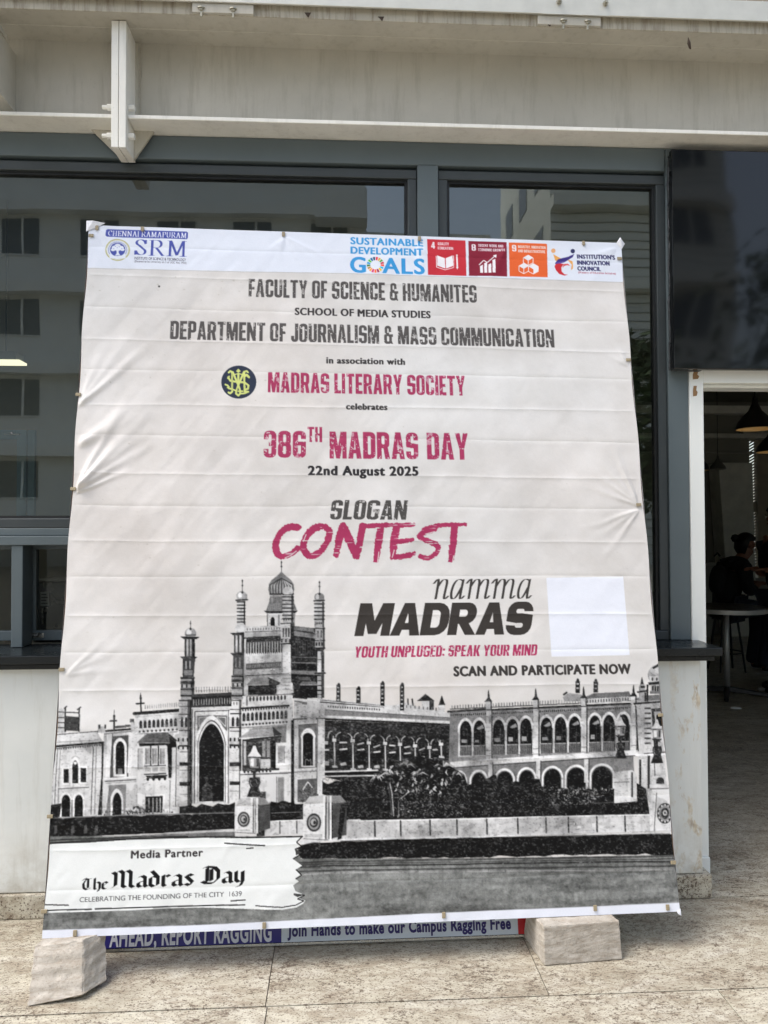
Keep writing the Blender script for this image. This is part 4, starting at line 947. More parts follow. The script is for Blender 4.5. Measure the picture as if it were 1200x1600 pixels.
# ---- header strip --------------------------------------------------------------
BLUE, TXT = (72, 84, 164), (40, 40, 60)
q = [(166.5, 360), (169, 358.6), (292, 362.6), (294.3, 364.5), (293.8, 373), (292, 374.6), (168, 371), (166, 369.5)]
SH.P(BLUE, *q)
nib_text('CHENNAI RAMAPURAM', SER, (169.5, 369.2), (292, 372.6), 8.2, 9, (.66, .2), (240, 243, 250), gap=.8, space=3.0)
nib_text('SRM', SER, (210.5, 399.3), (293, 401.7), 24.2, 9, (.62, .12), BLUE, gap=1.0)
sans('INSTITUTE OF SCIENCE & TECHNOLOGY', (210.5, 406.4), (291, 408.2), 4.4, TXT, .02)
sans('(Deemed to be University u/s 3 of UGC Act, 1956)', (210.5, 410.6), (291.5, 412.4), 3.4, (70, 66, 80), .012)
SH.E((176, 172, 110), 184.5, 391.5, 19.2, 17.0); SH.E(STRIP, 184.5, 391.5, 17.6, 15.5); SH.E((190, 186, 140), 184.5, 391.5, 16.9, 14.8, ring=.5)
for k in range(38):
    an = math.radians(150 + 240 * k / 37.0)
    if 30 < (math.degrees(an) % 360) < 150: continue
    SH.R((110, 122, 180), 184.5 + 14.2 * math.cos(an) - .45, 391.5 + 12.3 * math.sin(an) - .7, 184.5 + 14.2 * math.cos(an) + .45, 391.5 + 12.3 * math.sin(an) + .7)
SH.E(BLUE, 184.6, 391.2, 12.0, 10.6)
for x, y, rx, ry in ((184.6, 385.5, 5, 3.6), (179.5, 388, 4.2, 3.0), (189.8, 388, 4.2, 3.0), (177.5, 391.2, 3.6, 2.2), (192, 391, 3.4, 2.2), (184.6, 389.5, 6, 3.6)): SH.E(STRIP, x, y, rx, ry)
SH.P(STRIP, (182.4, 390), (186.8, 390), (186.2, 396.5), (189, 400), (180.4, 400), (183.2, 396.5)); SH.P(STRIP, (172, 400.6), (197, 400.6), (197, 405), (172, 405))
for x, y in ((181, 386), (187, 386.5), (184, 388.2), (178.5, 389.5), (191, 389.6)): SH.E((130, 142, 200), x, y, .9, .6)

SD = (60, 152, 214)
sans('SUSTAINABLE', (548.3, 382.2), (660.3, 385.8), 11.2, SD, fat=0.9)
sans('DEVELOPMENT', (548.6, 396.9), (660.3, 400.1), 10.8, SD, fat=0.9)
sans('G', (548.2, 426.0), (570.5, 426.6), 25.0, SD, fat=1.6)
sans('ALS', (598.5, 427.6), (662.5, 428.4), 24.4, SD, fat=1.6)
wheel = [(229, 36, 59), (221, 166, 58), (76, 159, 56), (197, 25, 45), (255, 58, 33), (38, 189, 226), (252, 195, 11), (162, 25, 66), (253, 105, 37), (221, 19, 103), (253, 157, 36), (191, 139, 46), (63, 126, 68), (10, 151, 217), (86, 192, 43), (0, 104, 157), (25, 72, 106)]
for i, c_ in enumerate(wheel):
    a0 = -90 + i * 360 / 17 + 3; SH.E(c_, 586.5, 414.6, 13.4, 12.4, ring=5.2, arc=(a0, a0 + 360 / 17 - 6))
def tile(x0, y0, x1, y1, dx, dy, c_):
    # upper left, lower right, with the small slope of the strip
    SH.P(c_, (x0, y0), (x1, y0 + dy), (x1 + dx, y1 + dy * .6), (x0 + dx, y1))
tile(667, 374.3, 727, 430.3, 1.5, 2.2, (196, 50, 62)); tile(731.5, 377.2, 791, 431.6, .9, 2.0, (134, 36, 56)); tile(794.5, 379.6, 854, 432.6, 1.2, 2.2, (228, 102, 52))
TW = (238, 236, 240)
con_text('4', (673.4, 389), (679.6, 389.2), 10.4, TW, grunge=False); con_text('8', (736.6, 392.4), (743.4, 392.6), 10.2, TW, grunge=False); con_text('9', (799.8, 393.6), (806.4, 393.8), 10.2, TW, grunge=False)
con_text('QUALITY', (684, 383.6), (701, 384.2), 4.3, TW, grunge=False, alpha=.9); con_text('EDUCATION', (684, 390.4), (708, 391.2), 4.3, TW, grunge=False, alpha=.9)
con_text('DECENT WORK AND', (747, 386.2), (786, 387.4), 4.2, TW, grunge=False, alpha=.9); con_text('ECONOMIC GROWTH', (747, 393.0), (788, 394.2), 4.2, TW, grunge=False, alpha=.9)
con_text('INDUSTRY, INNOVATION', (809, 388.4), (852, 389.8), 4.2, TW, grunge=False, alpha=.85)
con_text('AND INFRASTRUCTURE', (809, 395.0), (851.5, 396.3), 4.2, TW, grunge=False, alpha=.85)
X4 = Fr(660, 360, 3.75)          # icons
X4.P(TW, (85, 148), (130, 165), (134, 226), (86, 210)); X4.P(TW, (136, 165), (176, 148), (180, 210), (138, 226)); X4.L(TW, 3.5, (80, 152), (82, 218), (132, 234), (182, 220), (182, 150))
X4.L(TW, 9, (201, 156), (203, 218)); X4.P(TW, (196, 218), (210, 218), (203, 232)); X4.E(TW, 201, 148, 5, 5)
for x0_, y0_ in ((336, 212), (360, 196), (384, 204), (408, 178)): X4.P(TW, (x0_, y0_), (x0_ + 17, y0_ - 8), (x0_ + 18, 252), (x0_ + 1, 251))
X4.L(TW, 5, (330, 205), (358, 178), (378, 192), (424, 152)); X4.P(TW, (412, 150), (432, 145), (430, 166))
def cube(cx, cy, r):
    t = [(cx, cy - r), (cx + r * .95, cy - r * .45), (cx + r * .95, cy + r * .5), (cx, cy + r), (cx - r * .95, cy + r * .5), (cx - r * .95, cy - r * .45)]
    X4.L(TW, 4, *t, closed=True); X4.P(TW, t[0], t[1], (cx, cy + 2), t[5]); X4.L(TW, 4, (cx, cy), t[3])
cube(618, 178, 30); cube(592, 226, 30); cube(648, 228, 30); X4.P(TW, (648, 228), (676, 214), (676, 243), (648, 258)); X4.P((228, 102, 52), (648, 232), (648, 256), (622, 242), (622, 218))
# the figure emblem
OR, PU, RE = (232, 168, 92), (62, 52, 128), (200, 48, 56)
X4.E((228, 170, 120), 765, 122, 13, 13); X4.E((52, 56, 96), 879, 124, 13, 13)
X4.P(OR, (764, 142), (782, 152), (818, 172), (800, 186), (776, 178)); X4.P(OR, (846, 172), (878, 184), (880, 226), (868, 236), (872, 204))
X4.P(PU, (888, 140), (878, 160), (846, 180), (800, 190), (774, 196), (792, 172), (822, 164), (850, 158)); X4.P((84, 66, 150), (774, 196), (800, 190), (846, 180), (830, 190), (784, 204))
X4.P(RE, (778, 200), (800, 196), (826, 200), (812, 220), (814, 244), (830, 260), (850, 262), (830, 268), (800, 258), (780, 236), (772, 214)); X4.P((214, 80, 80), (826, 200), (850, 198), (864, 212), (846, 206), (828, 212), (818, 224))
IC = (44, 44, 92)
sans("INSTITUTION'S", (901.5, 404.3), (960, 406.8), 6.6, IC, fat=0.7); sans('INNOVATION', (901.7, 414.2), (951.5, 415.8), 6.8, IC, fat=0.7); sans('COUNCIL', (902.1, 423.3), (937.5, 424.3), 6.6, IC, fat=0.7)
sans('(Ministry of Education Initiative)', (903, 427.8), (961.5, 429.6), 3.2, (150, 40, 60), .014)

# ---- main lettering ----------------------------------------------------------------
GY, MA = (74, 71, 70), (158, 44, 84)
con_text('FACULTY OF SCIENCE & HUMANITES', (388.5, 463.5), (745, 474.5), 27.5, GY)
sans('SCHOOL OF MEDIA STUDIES', (461.5, 493.5), (672, 496.6), 11.4, (58, 55, 56), fat=1.0)
con_text('DEPARTMENT OF JOURNALISM & MASS COMMUNICATION', (266, 530), (866, 544.5), 28.5, GY)
sans('in association with', (510.5, 568.6), (632, 570.0), 10.2, (58, 56, 56), fat=1.0)
con_text('MADRAS LITERARY SOCIETY', (418.5, 613), (727, 619), 31, MA)
sans('celebrates', (541.3, 640.2), (604.6, 640.8), 9.8, (58, 56, 56), fat=1.0)
con_text('386', (412, 715.4), (478, 716.2), 42, MA); con_text('TH', (480.5, 691.2), (503.5, 691.5), 23.4, MA); con_text('MADRAS DAY', (515, 717), (732, 718.4), 41.5, MA, space=2.6)
sans('22nd August 2025', (482.3, 742.6), (652.5, 743.2), 14.6, (44, 42, 44), fat=1.25)
con_text('SLOGAN', (515, 812.2), (634, 812.2), 30.5, (66, 64, 62), shear=.14)
# round seal with a monogram
SH.E((46, 54, 72), 373.4, 597.6, 27.4, 25.8); M7 = Fr(330, 560, 1200 / 90)
YE = (206, 214, 128)
M7.L(YE, 40, (370, 300), (400, 270), (440, 290), (440, 700), (400, 735), (365, 715)); M7.L(YE, 44, (450, 290), (570, 560), (690, 290)); M7.L(YE, 40, (690, 290), (700, 700)); M7.L(YE, 36, (690, 290), (740, 270), (770, 300))
M7.L(YE, 46, (790, 400), (740, 350), (700, 380)); M7.L(YE, 40, (360, 400), (400, 470), (500, 490), (700, 510), (780, 570), (770, 640), (700, 660)); M7.L(YE, 30, (380, 380), (350, 420)); M7.L(YE, 42, (570, 330), (570, 560)); M7.L(YE, 22, (480, 345), (570, 325), (660, 345)); M7.P(YE, (520, 270), (570, 220), (620, 270), (570, 310))
M7.L(YE, 40, (570, 560), (530, 680), (520, 740), (570, 780), (610, 740), (600, 650), (570, 560)); M7.L(YE, 34, (600, 740), (700, 735), (780, 700), (700, 690)); M7.L(YE, 36, (300, 550), (350, 570), (370, 630), (420, 640)); M7.L(YE, 24, (330, 620), (390, 590)); M7.L(YE, 30, (470, 660), (540, 690), (660, 690)); M7.L((120, 128, 80), 12, (560, 620), (545, 720)); M7.L((110, 116, 90), 10, (440, 320), (440, 680), a=.5)
# brush lettering
T = Fr(400, 760, 1200 / 360)
TM = Mask(*C([(420, 805)])[0], *C([(742, 890)])[0])
def brush(w, *pts):
    p = np.array(pts, float); t = np.linspace(0, len(p) - 1, (len(p) - 1) * 6 + 1)
    i = np.minimum(t.astype(int), len(p) - 2); f = (t - i)[:, None]
    pm, pp = p[np.maximum(i - 1, 0)], p[np.minimum(i + 2, len(p) - 1)]
    q = .5 * ((2 * p[i]) + (-pm + p[i + 1]) * f + (2 * pm - 5 * p[i] + 4 * p[i + 1] - pp) * f ** 2 + (-pm + 3 * p[i] - 3 * p[i + 1] + pp) * f ** 3)
    ws = w * (1 + .10 * np.sin(t * 2.1)) * np.clip(1.05 - .25 * (t / t.max()) ** 4, .7, 1.1)
    for j in range(len(q) - 1):
        d = q[j + 1] - q[j]; n = np.hypot(*d) + 1e-6; e = np.array((-d[1], d[0])) / n
        TM.m |= TM.poly(T.c([q[j] + e * ws[j] / 2, q[j + 1] + e * ws[j + 1] / 2, q[j + 1] - e * ws[j + 1] / 2, q[j] - e * ws[j] / 2]))
        an = np.linspace(0, 2 * np.pi, 11)[:-1]; TM.m |= TM.poly(T.c(q[j] + np.c_[np.cos(an), np.sin(an)] * ws[j] * .46))
brush(33, (222, 216), (178, 212), (132, 240), (104, 295), (108, 345), (140, 366), (190, 346), (222, 318))
brush(33, (345, 208), (300, 222), (258, 270), (248, 325), (280, 362), (330, 345), (370, 290), (382, 235), (352, 208), (318, 212))
brush(34, (446, 214), (430, 290), (416, 368)); brush(38, (452, 205), (490, 290), (524, 376)); brush(32, (556, 204), (540, 290), (524, 380))
brush(23, (546, 208), (640, 204), (715, 200)); brush(33, (650, 210), (636, 300), (622, 396)); brush(36, (732, 206), (718, 290), (712, 366)); brush(22, (722, 204), (780, 203), (826, 200)); brush(22, (720, 288), (780, 284), (822, 276)); brush(25, (708, 370), (780, 362), (828, 348))
brush(27, (930, 224), (878, 238), (850, 262), (890, 282), (940, 306), (942, 342), (898, 374), (848, 362)); brush(22, (872, 226), (960, 204), (1098, 200)); brush(33, (1034, 208), (1024, 300), (1012, 396))
h_, w_ = TM.m.shape
wx = ((vnoise(w_, h_, 9, 81, 3) - .5) * 13).astype(int); wy = ((vnoise(w_, h_, 9, 82, 3) - .5) * 13).astype(int)
yy, xx = np.mgrid[0:h_, 0:w_]
TM.m = TM.m[np.clip(yy + wy, 0, h_ - 1), np.clip(xx + wx, 0, w_ - 1)]
st_ = vnoise(w_ + h_, h_, 60, 83, 2, cy=4); dry = st_[yy, np.clip(xx + (yy * .28).astype(int), 0, w_ + h_ - 1)]
TM.m &= dry < .80
paint(TM, MA, .95)
for pts in (((212, 336), (182, 360), (150, 374)), ((262, 250), (246, 290)), ((400, 250), (396, 300)), ((730, 305), (800, 300)), ((640, 340), (632, 400)), ((1028, 360), (1022, 400)), ((880, 250), (930, 236)), ((616, 300), (606, 372)), ((720, 330), (708, 372))): T.L(PAPER, 4, *pts)
# namma MADRAS
nib_text('namma', ITA, (674.5, 936.5), (829, 935.2), 30.6, 6, (.36, .07), (62, 59, 57), shear=.2, gap=.25)
con_text('MADRAS', (553.5, 993.5), (828, 991), 50.5, (58, 54, 51), shear=.20, grunge=False, gap=.12, font=WIDE, alpha=1)
con_text('YOUTH UNPLUGED: SPEAK YOUR MIND', (553, 1026.3), (838, 1025.2), 17.6, (164, 40, 84), shear=.15)
sans('SCAN AND PARTICIPATE NOW', (709.5, 1055.6), (984.5, 1052.6), 15.4, (58, 55, 53), fat=1.35)
SH.P((226, 230, 240), (853, 903), (973, 901), (983, 1023.5), (861, 1026))        # blank white card
# lower white hem
HEM = (224, 228, 238)
SH.P(HEM, (40, 1452.5), (65, 1452.2), (300, 1444.6), (700, 1424.6), (1064, 1409.2), (1080, 1408), (1080, 1440), (40, 1490))
SH.L((90, 90, 92), .8, (60, 1452.6), (300, 1444.8), (700, 1424.8), (1066, 1409.4), a=.5)
# fine cross weave of the vinyl
CAN += ((rng.random((GH, GW)).astype(np.float32) - .5) * 5)[..., None]
np.clip(CAN, 0, 255, out=CAN)

# ------------------------------------------------------------------ materials
WY = 0.16                       # window plane
def granite():
    t = NT('granite')
    sa = t.n('ShaderNodeAttribute', attribute_name='slab')          # each slab is cut from another piece of the stone
    cc = t.coord
    def shifted(**kw):
        q = t.n('ShaderNodeVectorMath', operation='ADD'); w = t.n('ShaderNodeVectorMath', operation='SCALE'); w.inputs[0].default_value = (7.3, 3.9, 5.1); t.l(sa.outputs['Fac'], w.inputs['Scale']); t.l(cc(**kw), q.inputs[0]); t.l(w.outputs[0], q.inputs[1]); return q.outputs[0]
    t.coord = shifted
    v = t.coord(rot=(0, 0, 0.25), scale=(1, 1.9, 1))
    big = t.noise(v, 2.6, 5, 0.62, 1.6)
    v2 = t.coord(rot=(0, 0, 0.35), scale=(1, 2.3, 1))
    mid = t.noise(v2, 11, 6, 0.7, 1.2)
    v3 = t.coord(rot=(0, 0, 0.3), scale=(1, 1.7, 1))
    sp = t.noise(v3, 62, 5, 0.75, 0.8)
    c = t.ramp(big, (0.30, rgb(166, 160, 143)), (0.5, rgb(200, 195, 177)), (0.72, rgb(215, 212, 198)))
    c = t.mix(t.ramp(mid, (0.40, 0.55), (0.56, 0.0)), c, rgb(132, 116, 97))
    c = t.mix(t.ramp(mid, (0.60, 0.0), (0.74, 0.5)), c, rgb(218, 213, 198))
    den = t.ramp(t.noise(t.coord(rot=(0, 0, .4), scale=(1, 2, 1)), 4.2, 5, 0.6, 0.8), (0.36, 0.0), (0.62, 0.075))
    def thin(fac):
        q = t.n('ShaderNodeMath', operation='ADD'); t.l(fac, q.inputs[0]); t.l(den, q.inputs[1]); return q.outputs[0]
    sp = thin(sp)
    c = t.mix(t.ramp(sp, (0.442, 0.92), (0.478, 0.0)), c, rgb(74, 58, 47))
    v4 = t.coord(rot=(0, 0, -0.25), scale=(1, 2.6, 1))
    sp2 = thin(t.noise(v4, 34, 6, 0.78, 1.4))
    c = t.mix(t.ramp(sp2, (0.42, 0.92), (0.458, 0.0)), c, rgb(92, 74, 60))
    c = t.mix(t.ramp(sp2, (0.62, 0.0), (0.70, 0.6)), c, rgb(222, 217, 202))
    vor = t.n('ShaderNodeTexVoronoi'); vor.inputs['Scale'].default_value = 80; vor.inputs['Randomness'].default_value = 1
    t.l(v3, vor.inputs['Vector'])
    c = t.mix(t.ramp(vor.outputs['Distance'], (0.18, 0.9), (0.30, 0.0)), c, rgb(84, 66, 54))
    fine = t.noise(v3, 260, 3, 0.7)
    c = t.mix(t.ramp(fine, (0.40, 0.4), (0.50, 0.0)), c, rgb(124, 110, 92))
    dirt = t.noise(t.coord(), 1.3, 4, 0.6)
    c = t.mix(t.ramp(dirt, (0.52, 0.0), (0.75, 0.25)), c, rgb(122, 112, 96))
    tone = t.n('ShaderNodeMath', operation='SINE'); mm = t.n('ShaderNodeMath', operation='MULTIPLY'); mm.inputs[1].default_value = 9.7; t.l(sa.outputs['Fac'], mm.inputs[0]); t.l(mm.outputs[0], tone.inputs[0])
    c = t.mix(t.ramp(tone.outputs[0], (0.0, 0.0), (1.0, 0.16)), c, rgb(128, 116, 98))
    r = t.ramp(big, (0.3, 0.48), (0.7, 0.34))
    t.bump(sp, 0.05, 0.003)
    return t.set(c, r)
def cream(name, c0, stain=0.25):
    """Old cream paint on steel: faint streaks, grime and flecks."""
    t = NT(name)
    v = t.coord()
    big = t.noise(v, 2.2, 5, 0.6, 0.4)
    st = t.noise(t.coord(scale=(9, 9, 1.0)), 4.5 if stain > .5 else 3.0, 6, 0.7)
    fl = t.noise(v, 120, 4, 0.7)
    dk = tuple(q * 0.86 for q in c0[:3]) + (1,); lt = tuple(min(1, q * 1.08) for q in c0[:3]) + (1,)
    c = t.ramp(big, (0.3, dk), (0.7, lt))
    c = t.mix(t.ramp(st, (0.46 if stain > .5 else 0.50, 0.0), (0.72, stain)), c, rgb(104, 90, 68))
    c = t.mix(t.ramp(fl, (0.27, 0.5), (0.33, 0.0)), c, rgb(96, 84, 66))
    t.bump(fl, 0.12, 0.002)
    return t.set(c, 0.5)
def plaster():
    t = NT('old_white_paint')
    v = t.coord()
    big = t.noise(v, 1.7, 6, 0.6, 0.5); st = t.noise(t.coord(scale=(14, 14, 1.3)), 1.6, 6, 0.7, 0.3); fl = t.noise(v, 75, 4, 0.7)
    c = t.ramp(big, (0.3, rgb(214, 218, 216)), (0.7, rgb(233, 235, 231)))
    c = t.mix(t.ramp(st, (0.52, 0.0), (0.76, 0.4)), c, rgb(184, 183, 172))
    # flaking and rusty seepage along the door side of the pier, and splash dirt near the floor
    tc = t.n('ShaderNodeTexCoord'); sx = t.n('ShaderNodeSeparateXYZ'); t.l(tc.outputs['Object'], sx.inputs[0])
    mr = t.n('ShaderNodeMapRange'); mr.inputs['From Min'].default_value = 1.30; mr.inputs['From Max'].default_value = 1.43; t.l(sx.outputs['X'], mr.inputs['Value'])
    pn = t.noise(t.coord(scale=(1.5, 1.5, .55)), 11, 6, 0.72, 0.4)
    m1 = t.n('ShaderNodeMath', operation='MULTIPLY'); t.l(mr.outputs[0], m1.inputs[0]); t.l(t.ramp(pn, (0.53, 0.0), (0.60, 0.7)), m1.inputs[1])
    c = t.mix(m1.outputs[0], c, t.ramp(t.noise(v, 30, 4), (0.35, rgb(150, 122, 82)), (0.55, rgb(206, 190, 158)), (0.7, rgb(226, 220, 204))))
    mz = t.n('ShaderNodeMapRange'); mz.inputs['From Min'].default_value = 0.34; mz.inputs['From Max'].default_value = 0.10; t.l(sx.outputs['Z'], mz.inputs['Value'])
    m2 = t.n('ShaderNodeMath', operation='MULTIPLY'); t.l(mz.outputs[0], m2.inputs[0]); t.l(t.ramp(t.noise(v, 7, 6, 0.7), (0.42, 0.0), (0.7, 0.7)), m2.inputs[1])
    c = t.mix(m2.outputs[0], c, rgb(150, 138, 112))
    c = t.mix(t.ramp(fl, (0.26, 0.6), (0.31, 0.0)), c, rgb(130, 122, 108))
    t.bump(pn, 0.18, 0.004)
    return t.set(c, 0.72)
def glass(name, tint, rough=0.012, wav=0.03, ior=2.15):
    t = NT(name)
    t.t.nodes.remove(t.b)
    tr = t.n('ShaderNodeBsdfTransparent'); tr.inputs[0].default_value = tint
    gl = t.n('ShaderNodeBsdfGlossy'); gl.inputs['Roughness'].default_value = rough; gl.inputs['Color'].default_value = (.90, .96, .94, 1)
    fr = t.n('ShaderNodeFresnel'); fr.inputs['IOR'].default_value = ior
    bp = t.n('ShaderNodeBump'); bp.inputs['Strength'].default_value = wav; bp.inputs['Distance'].default_value = 0.02
    t.l(t.noise(t.coord(), 1.6, 2), bp.inputs['Height']); t.l(bp.outputs[0], gl.inputs['Normal'])
    mx = t.n('ShaderNodeMixShader'); t.l(fr.outputs[0], mx.inputs[0]); t.l(tr.outputs[0], mx.inputs[1]); t.l(gl.outputs[0], mx.inputs[2])
    t.l(mx.outputs[0], t.t.nodes['Material Output'].inputs[0])
    return t.m
def stone():
    t = NT('rough_stone')
    v = t.coord(); a = t.noise(v, 14, 6, 0.7, 0.4); b = t.noise(t.coord(scale=(1, 1, 5.5)), 13, 4, 0.6, 0.5); f = t.noise(v, 160, 4, 0.7)
    c = t.ramp(a, (0.3, rgb(158, 151, 140)), (0.55, rgb(184, 177, 166)), (0.75, rgb(204, 199, 190)))
    c = t.mix(t.ramp(b, (0.38, 0.6), (0.54, 0.0)), c, rgb(146, 135, 120))
    c = t.mix(t.ramp(f, (0.34, 0.5), (0.44, 0.0)), c, rgb(118, 106, 92))
    m_ = t.n('ShaderNodeMath', operation='ADD'); t.l(a, m_.inputs[0]); t.l(f, m_.inputs[1])
    t.bump(m_.outputs[0], 0.3, 0.004)
    return t.set(c, 0.88)
M_gran = granite()
M_cream = cream('cream_steel_paint', rgb(185, 181, 169))
M_cream_d = cream('grimy_cream_paint', rgb(182, 176, 160), 0.85)
M_creamw = cream('pale_edge_paint', rgb(238, 237, 230), 0.15)
M_plas = plaster()
M_alu = plain('grey_blue_aluminium', rgb(92, 103, 107), 0.42, 0.0, 0.05, 3.0)
M_alud = plain('dark_grey_gasket', rgb(58, 64, 66), 0.4, 0.0, 0.06)
M_blk = plain('black_rubber', rgb(22, 24, 26), 0.5, 0.0, 0.1)
M_sill = plain('black_granite', rgb(25, 29, 31), 0.24, 0.0, 0.12, 5, spec=.28)
M_white = plain('white_door_paint', rgb(238, 241, 238), 0.42, 0.0, 0.03, 2.0)
M_galv = plain('galvanised_steel', rgb(206, 206, 198), 0.42, 0.25, 0.06, 14)
M_bolt = plain('dull_zinc', rgb(176, 172, 156), 0.4, 0.6, 0.1, 30)
M_glass = glass('tinted_window_glass', (.60, .67, .64, 1))
M_glassc = glass('clear_window_glass', (.62, .65, .63, 1), ior=1.45)
M_stone = stone()
M_vin = plain('white_vinyl', rgb(232, 234, 240), 0.45, 0.0, 0.02)
M_clip = plain('kraft_tape', rgb(150, 138, 112), 0.6, 0.0, 0.15, 40)
M_dark = plain('dark_interior_paint', rgb(156, 154, 144), 0.8, 0.0, 0.1, 2)
M_wall2 = plain('dim_grey_wall', rgb(170, 168, 160), 0.8, 0.0, 0.08, 2)
M_ceil = plain('ceiling_slab', rgb(150, 150, 140), 0.85, 0.0, 0.08, 2)
M_steel = plain('brushed_steel', rgb(190, 190, 186), 0.25, 1.0, 0.05, 20)
M_lampb = plain('black_lamp_enamel', rgb(14, 14, 15), 0.35, 0.0, 0.1)
M_ply = plain('dark_table_top', rgb(70, 64, 54), 0.35, 0.0, 0.12, 8)
M_bfac = plain('far_white_render', rgb(230, 231, 226), 0.8, 0.0, 0.05, 0.6)
M_bwin = plain('far_window', rgb(104, 110, 112), 0.25, 0.0, 0.2, 0.5)
M_bare = plain('wood_batten', rgb(150, 118, 82), 0.7, 0.0, 0.15, 12)

# ------------------------------------------------------------------ ground
def floor_mesh():
    mb = MB()
    # one sheet out to the horizon, below the slabs
    mb.add([(-140, -140, -0.012), (140, -140, -0.012), (140, 140, -0.012), (-140, 140, -0.012)], [(0, 1, 2, 3)])
    return mb
tag(floor_mesh().build('ground', plain('grey_paving', rgb(150, 146, 136), 0.8, 0, 0.1, 1.2)), kind='structure')
tag(MB().add([(-4.19, -6.59, -.004), (8.85, -6.59, -.004), (8.85, 7.55, -.004), (-4.19, 7.55, -.004)], [(0, 1, 2, 3)]).build('grout_bed', plain('dark_grout', rgb(70, 62, 52), .9, 0, .2, 20)), kind='structure')
def paving():
    mb = MB()
    ys = [-6.6, -5.4, -4.2, -3.0, -1.80, -0.607, 0.0]
    g = random.Random(2); jt = 0.0016
    for r_ in range(len(ys) - 1):
        y0, y1 = ys[r_], ys[r_ + 1]
        seams = {5: [-4.2, -2.75, -1.5, -0.238, 0.667, 1.95, 3.3, 4.8], 4: [-4.2, -2.9, -1.7, -0.232, 1.22, 2.5, 3.9, 4.8]}.get(r_, [-4.2, -2.8, -1.4, 0.1, 1.5, 2.9, 4.8])
        for i in range(len(seams) - 1):
            t_ = g.uniform(-.0008, .0008)
            mb.box(seams[i] + jt, seams[i + 1] - jt, y0 + jt * 1.7, y1 - jt * 1.7, -0.010, t_)
    return mb
def slabs(o):
    a = o.data.attributes.new('slab', 'FLOAT', 'FACE'); n = len(o.data.polygons); g = np.random.default_rng(12).random(n // 6 + 1)
    a.data.foreach_set('value', np.repeat(g, 6)[:n].astype(np.float32)); return o
tag(slabs(paving().build('paving', M_gran)), kind='structure')
def inner_floor():
    mb = MB(); jt = 0.0016
    mb.box(1.50, 8.9, 0.0 + jt, 0.235 - jt, -0.010, 0.0005)          # door threshold
    for y0, y1 in ((0.235, 1.5), (1.5, 2.9), (2.9, 4.4), (4.4, 6.0), (6.0, 7.6)):
        for i, x0 in enumerate((-2.6, -1.0, 0.9, 2.6, 4.3, 6.0, 7.7)):
            mb.box(x0 + jt, x0 + (1.6, 1.9, 1.7, 1.7, 1.7, 1.7, 1.2)[i] - jt, y0 + jt, y1 - jt, -0.010, 0.0)
    return mb
tag(slabs(inner_floor().build('inner_floor', M_gran)), kind='structure')

# ------------------------------------------------------------------ cafe building
caf = thing('cafe_building', (0, 0, 0), 'glass fronted cafe with white base wall and dark windows behind the banner', 'building')
XL, XR = -2.6, 8.9
mb = MB(); mb.box(XL, 1.467, 0.0, 0.12, 0.098, 0.962)
mb.build('base_wall', M_plas, caf, bevel=0.004)
mb = MB(); mb.box(XL, 1.500, -0.012, 0.14, 0.001, 0.096)
sk = mb.build('skirting', M_gran, caf, bevel=0.006)
mb = MB(); mb.box(XL, 1.536, -0.052, WY + .10, 0.984, 1.018); mb.box(XL, 1.512, -0.034, WY + .06, 0.962, 0.9835)
sill = mb.build('sill', M_sill, caf, bevel=0.004)
# header band over the windows, with a coved recess
mb = MB(); mb.box(XL, 1.412, WY, WY + .16, 3.050, 3.150); mb.box(XL, 1.412, WY + .035, WY + .14, 3.036, 3.049)
mb.build('header', M_alu, caf, bevel=0.005)
def window(x0, x1, z0, z1, name='window', mat=M_glass, fw_=0.040, gl_y=WY + .045):
    """Fixed light: outer frame, inner bead, pane; the name of the pane is glass."""
    f = MB()
    y0, y1 = WY + .012, WY + .085
    f.box(x0, x1, y0, y1, z1 - fw_, z1); f.box(x0, x1, y0, y1, z0, z0 + fw_)
    f.box(x0, x0 + fw_, y0, y1, z0 + fw_, z1 - fw_); f.box(x1 - fw_, x1, y0, y1, z0 + fw_, z1 - fw_)
    o = f.build(name, M_alud, caf, bevel=0.004)
    b = MB(); q = 0.011
    ax0, ax1, az0, az1 = x0 + fw_, x1 - fw_, z0 + fw_, z1 - fw_
    yy0, yy1 = gl_y - .018, gl_y - .002
    b.box(ax0, ax1, yy0, yy1, az1 - q, az1 + .001); b.box(ax0, ax1, yy0, yy1, az0 - .001, az0 + q); b.box(ax0 - .001, ax0 + q, yy0, yy1, az0 + q, az1 - q); b.box(ax1 - q, ax1 + .001, yy0, yy1, az0 + q, az1 - q)
    b.build('gasket', M_blk, o)
    g_ = MB(); g_.add([(ax0, gl_y, az0), (ax1, gl_y, az0), (ax1, gl_y, az1), (ax0, gl_y, az1)], [(0, 1, 2, 3)])
    g_.build('glass', mat, o, fixn=False)
    return o
window(XL, 0.329, 1.507, 3.036)
window(0.420, 1.414, 1.018, 3.036)
window(3.46, 6.1, .701, 3.036, mat=M_glassc); window(6.14, XR - .02, .701, 3.036, mat=M_glassc)  # unseen windows right of the doorway, added to let daylight into the room
mb = MB(); mb.box(0.330, 0.419, WY - .004, WY + .10, 1.018, 3.049); mb.build('mullion', M_alu, caf, bevel=0.003)
mb = MB(); mb.box(1.4145, 1.5045, WY + .001, WY + .10, 1.0185, 3.150); mb.build('corner_post', M_alu, caf, bevel=0.003)
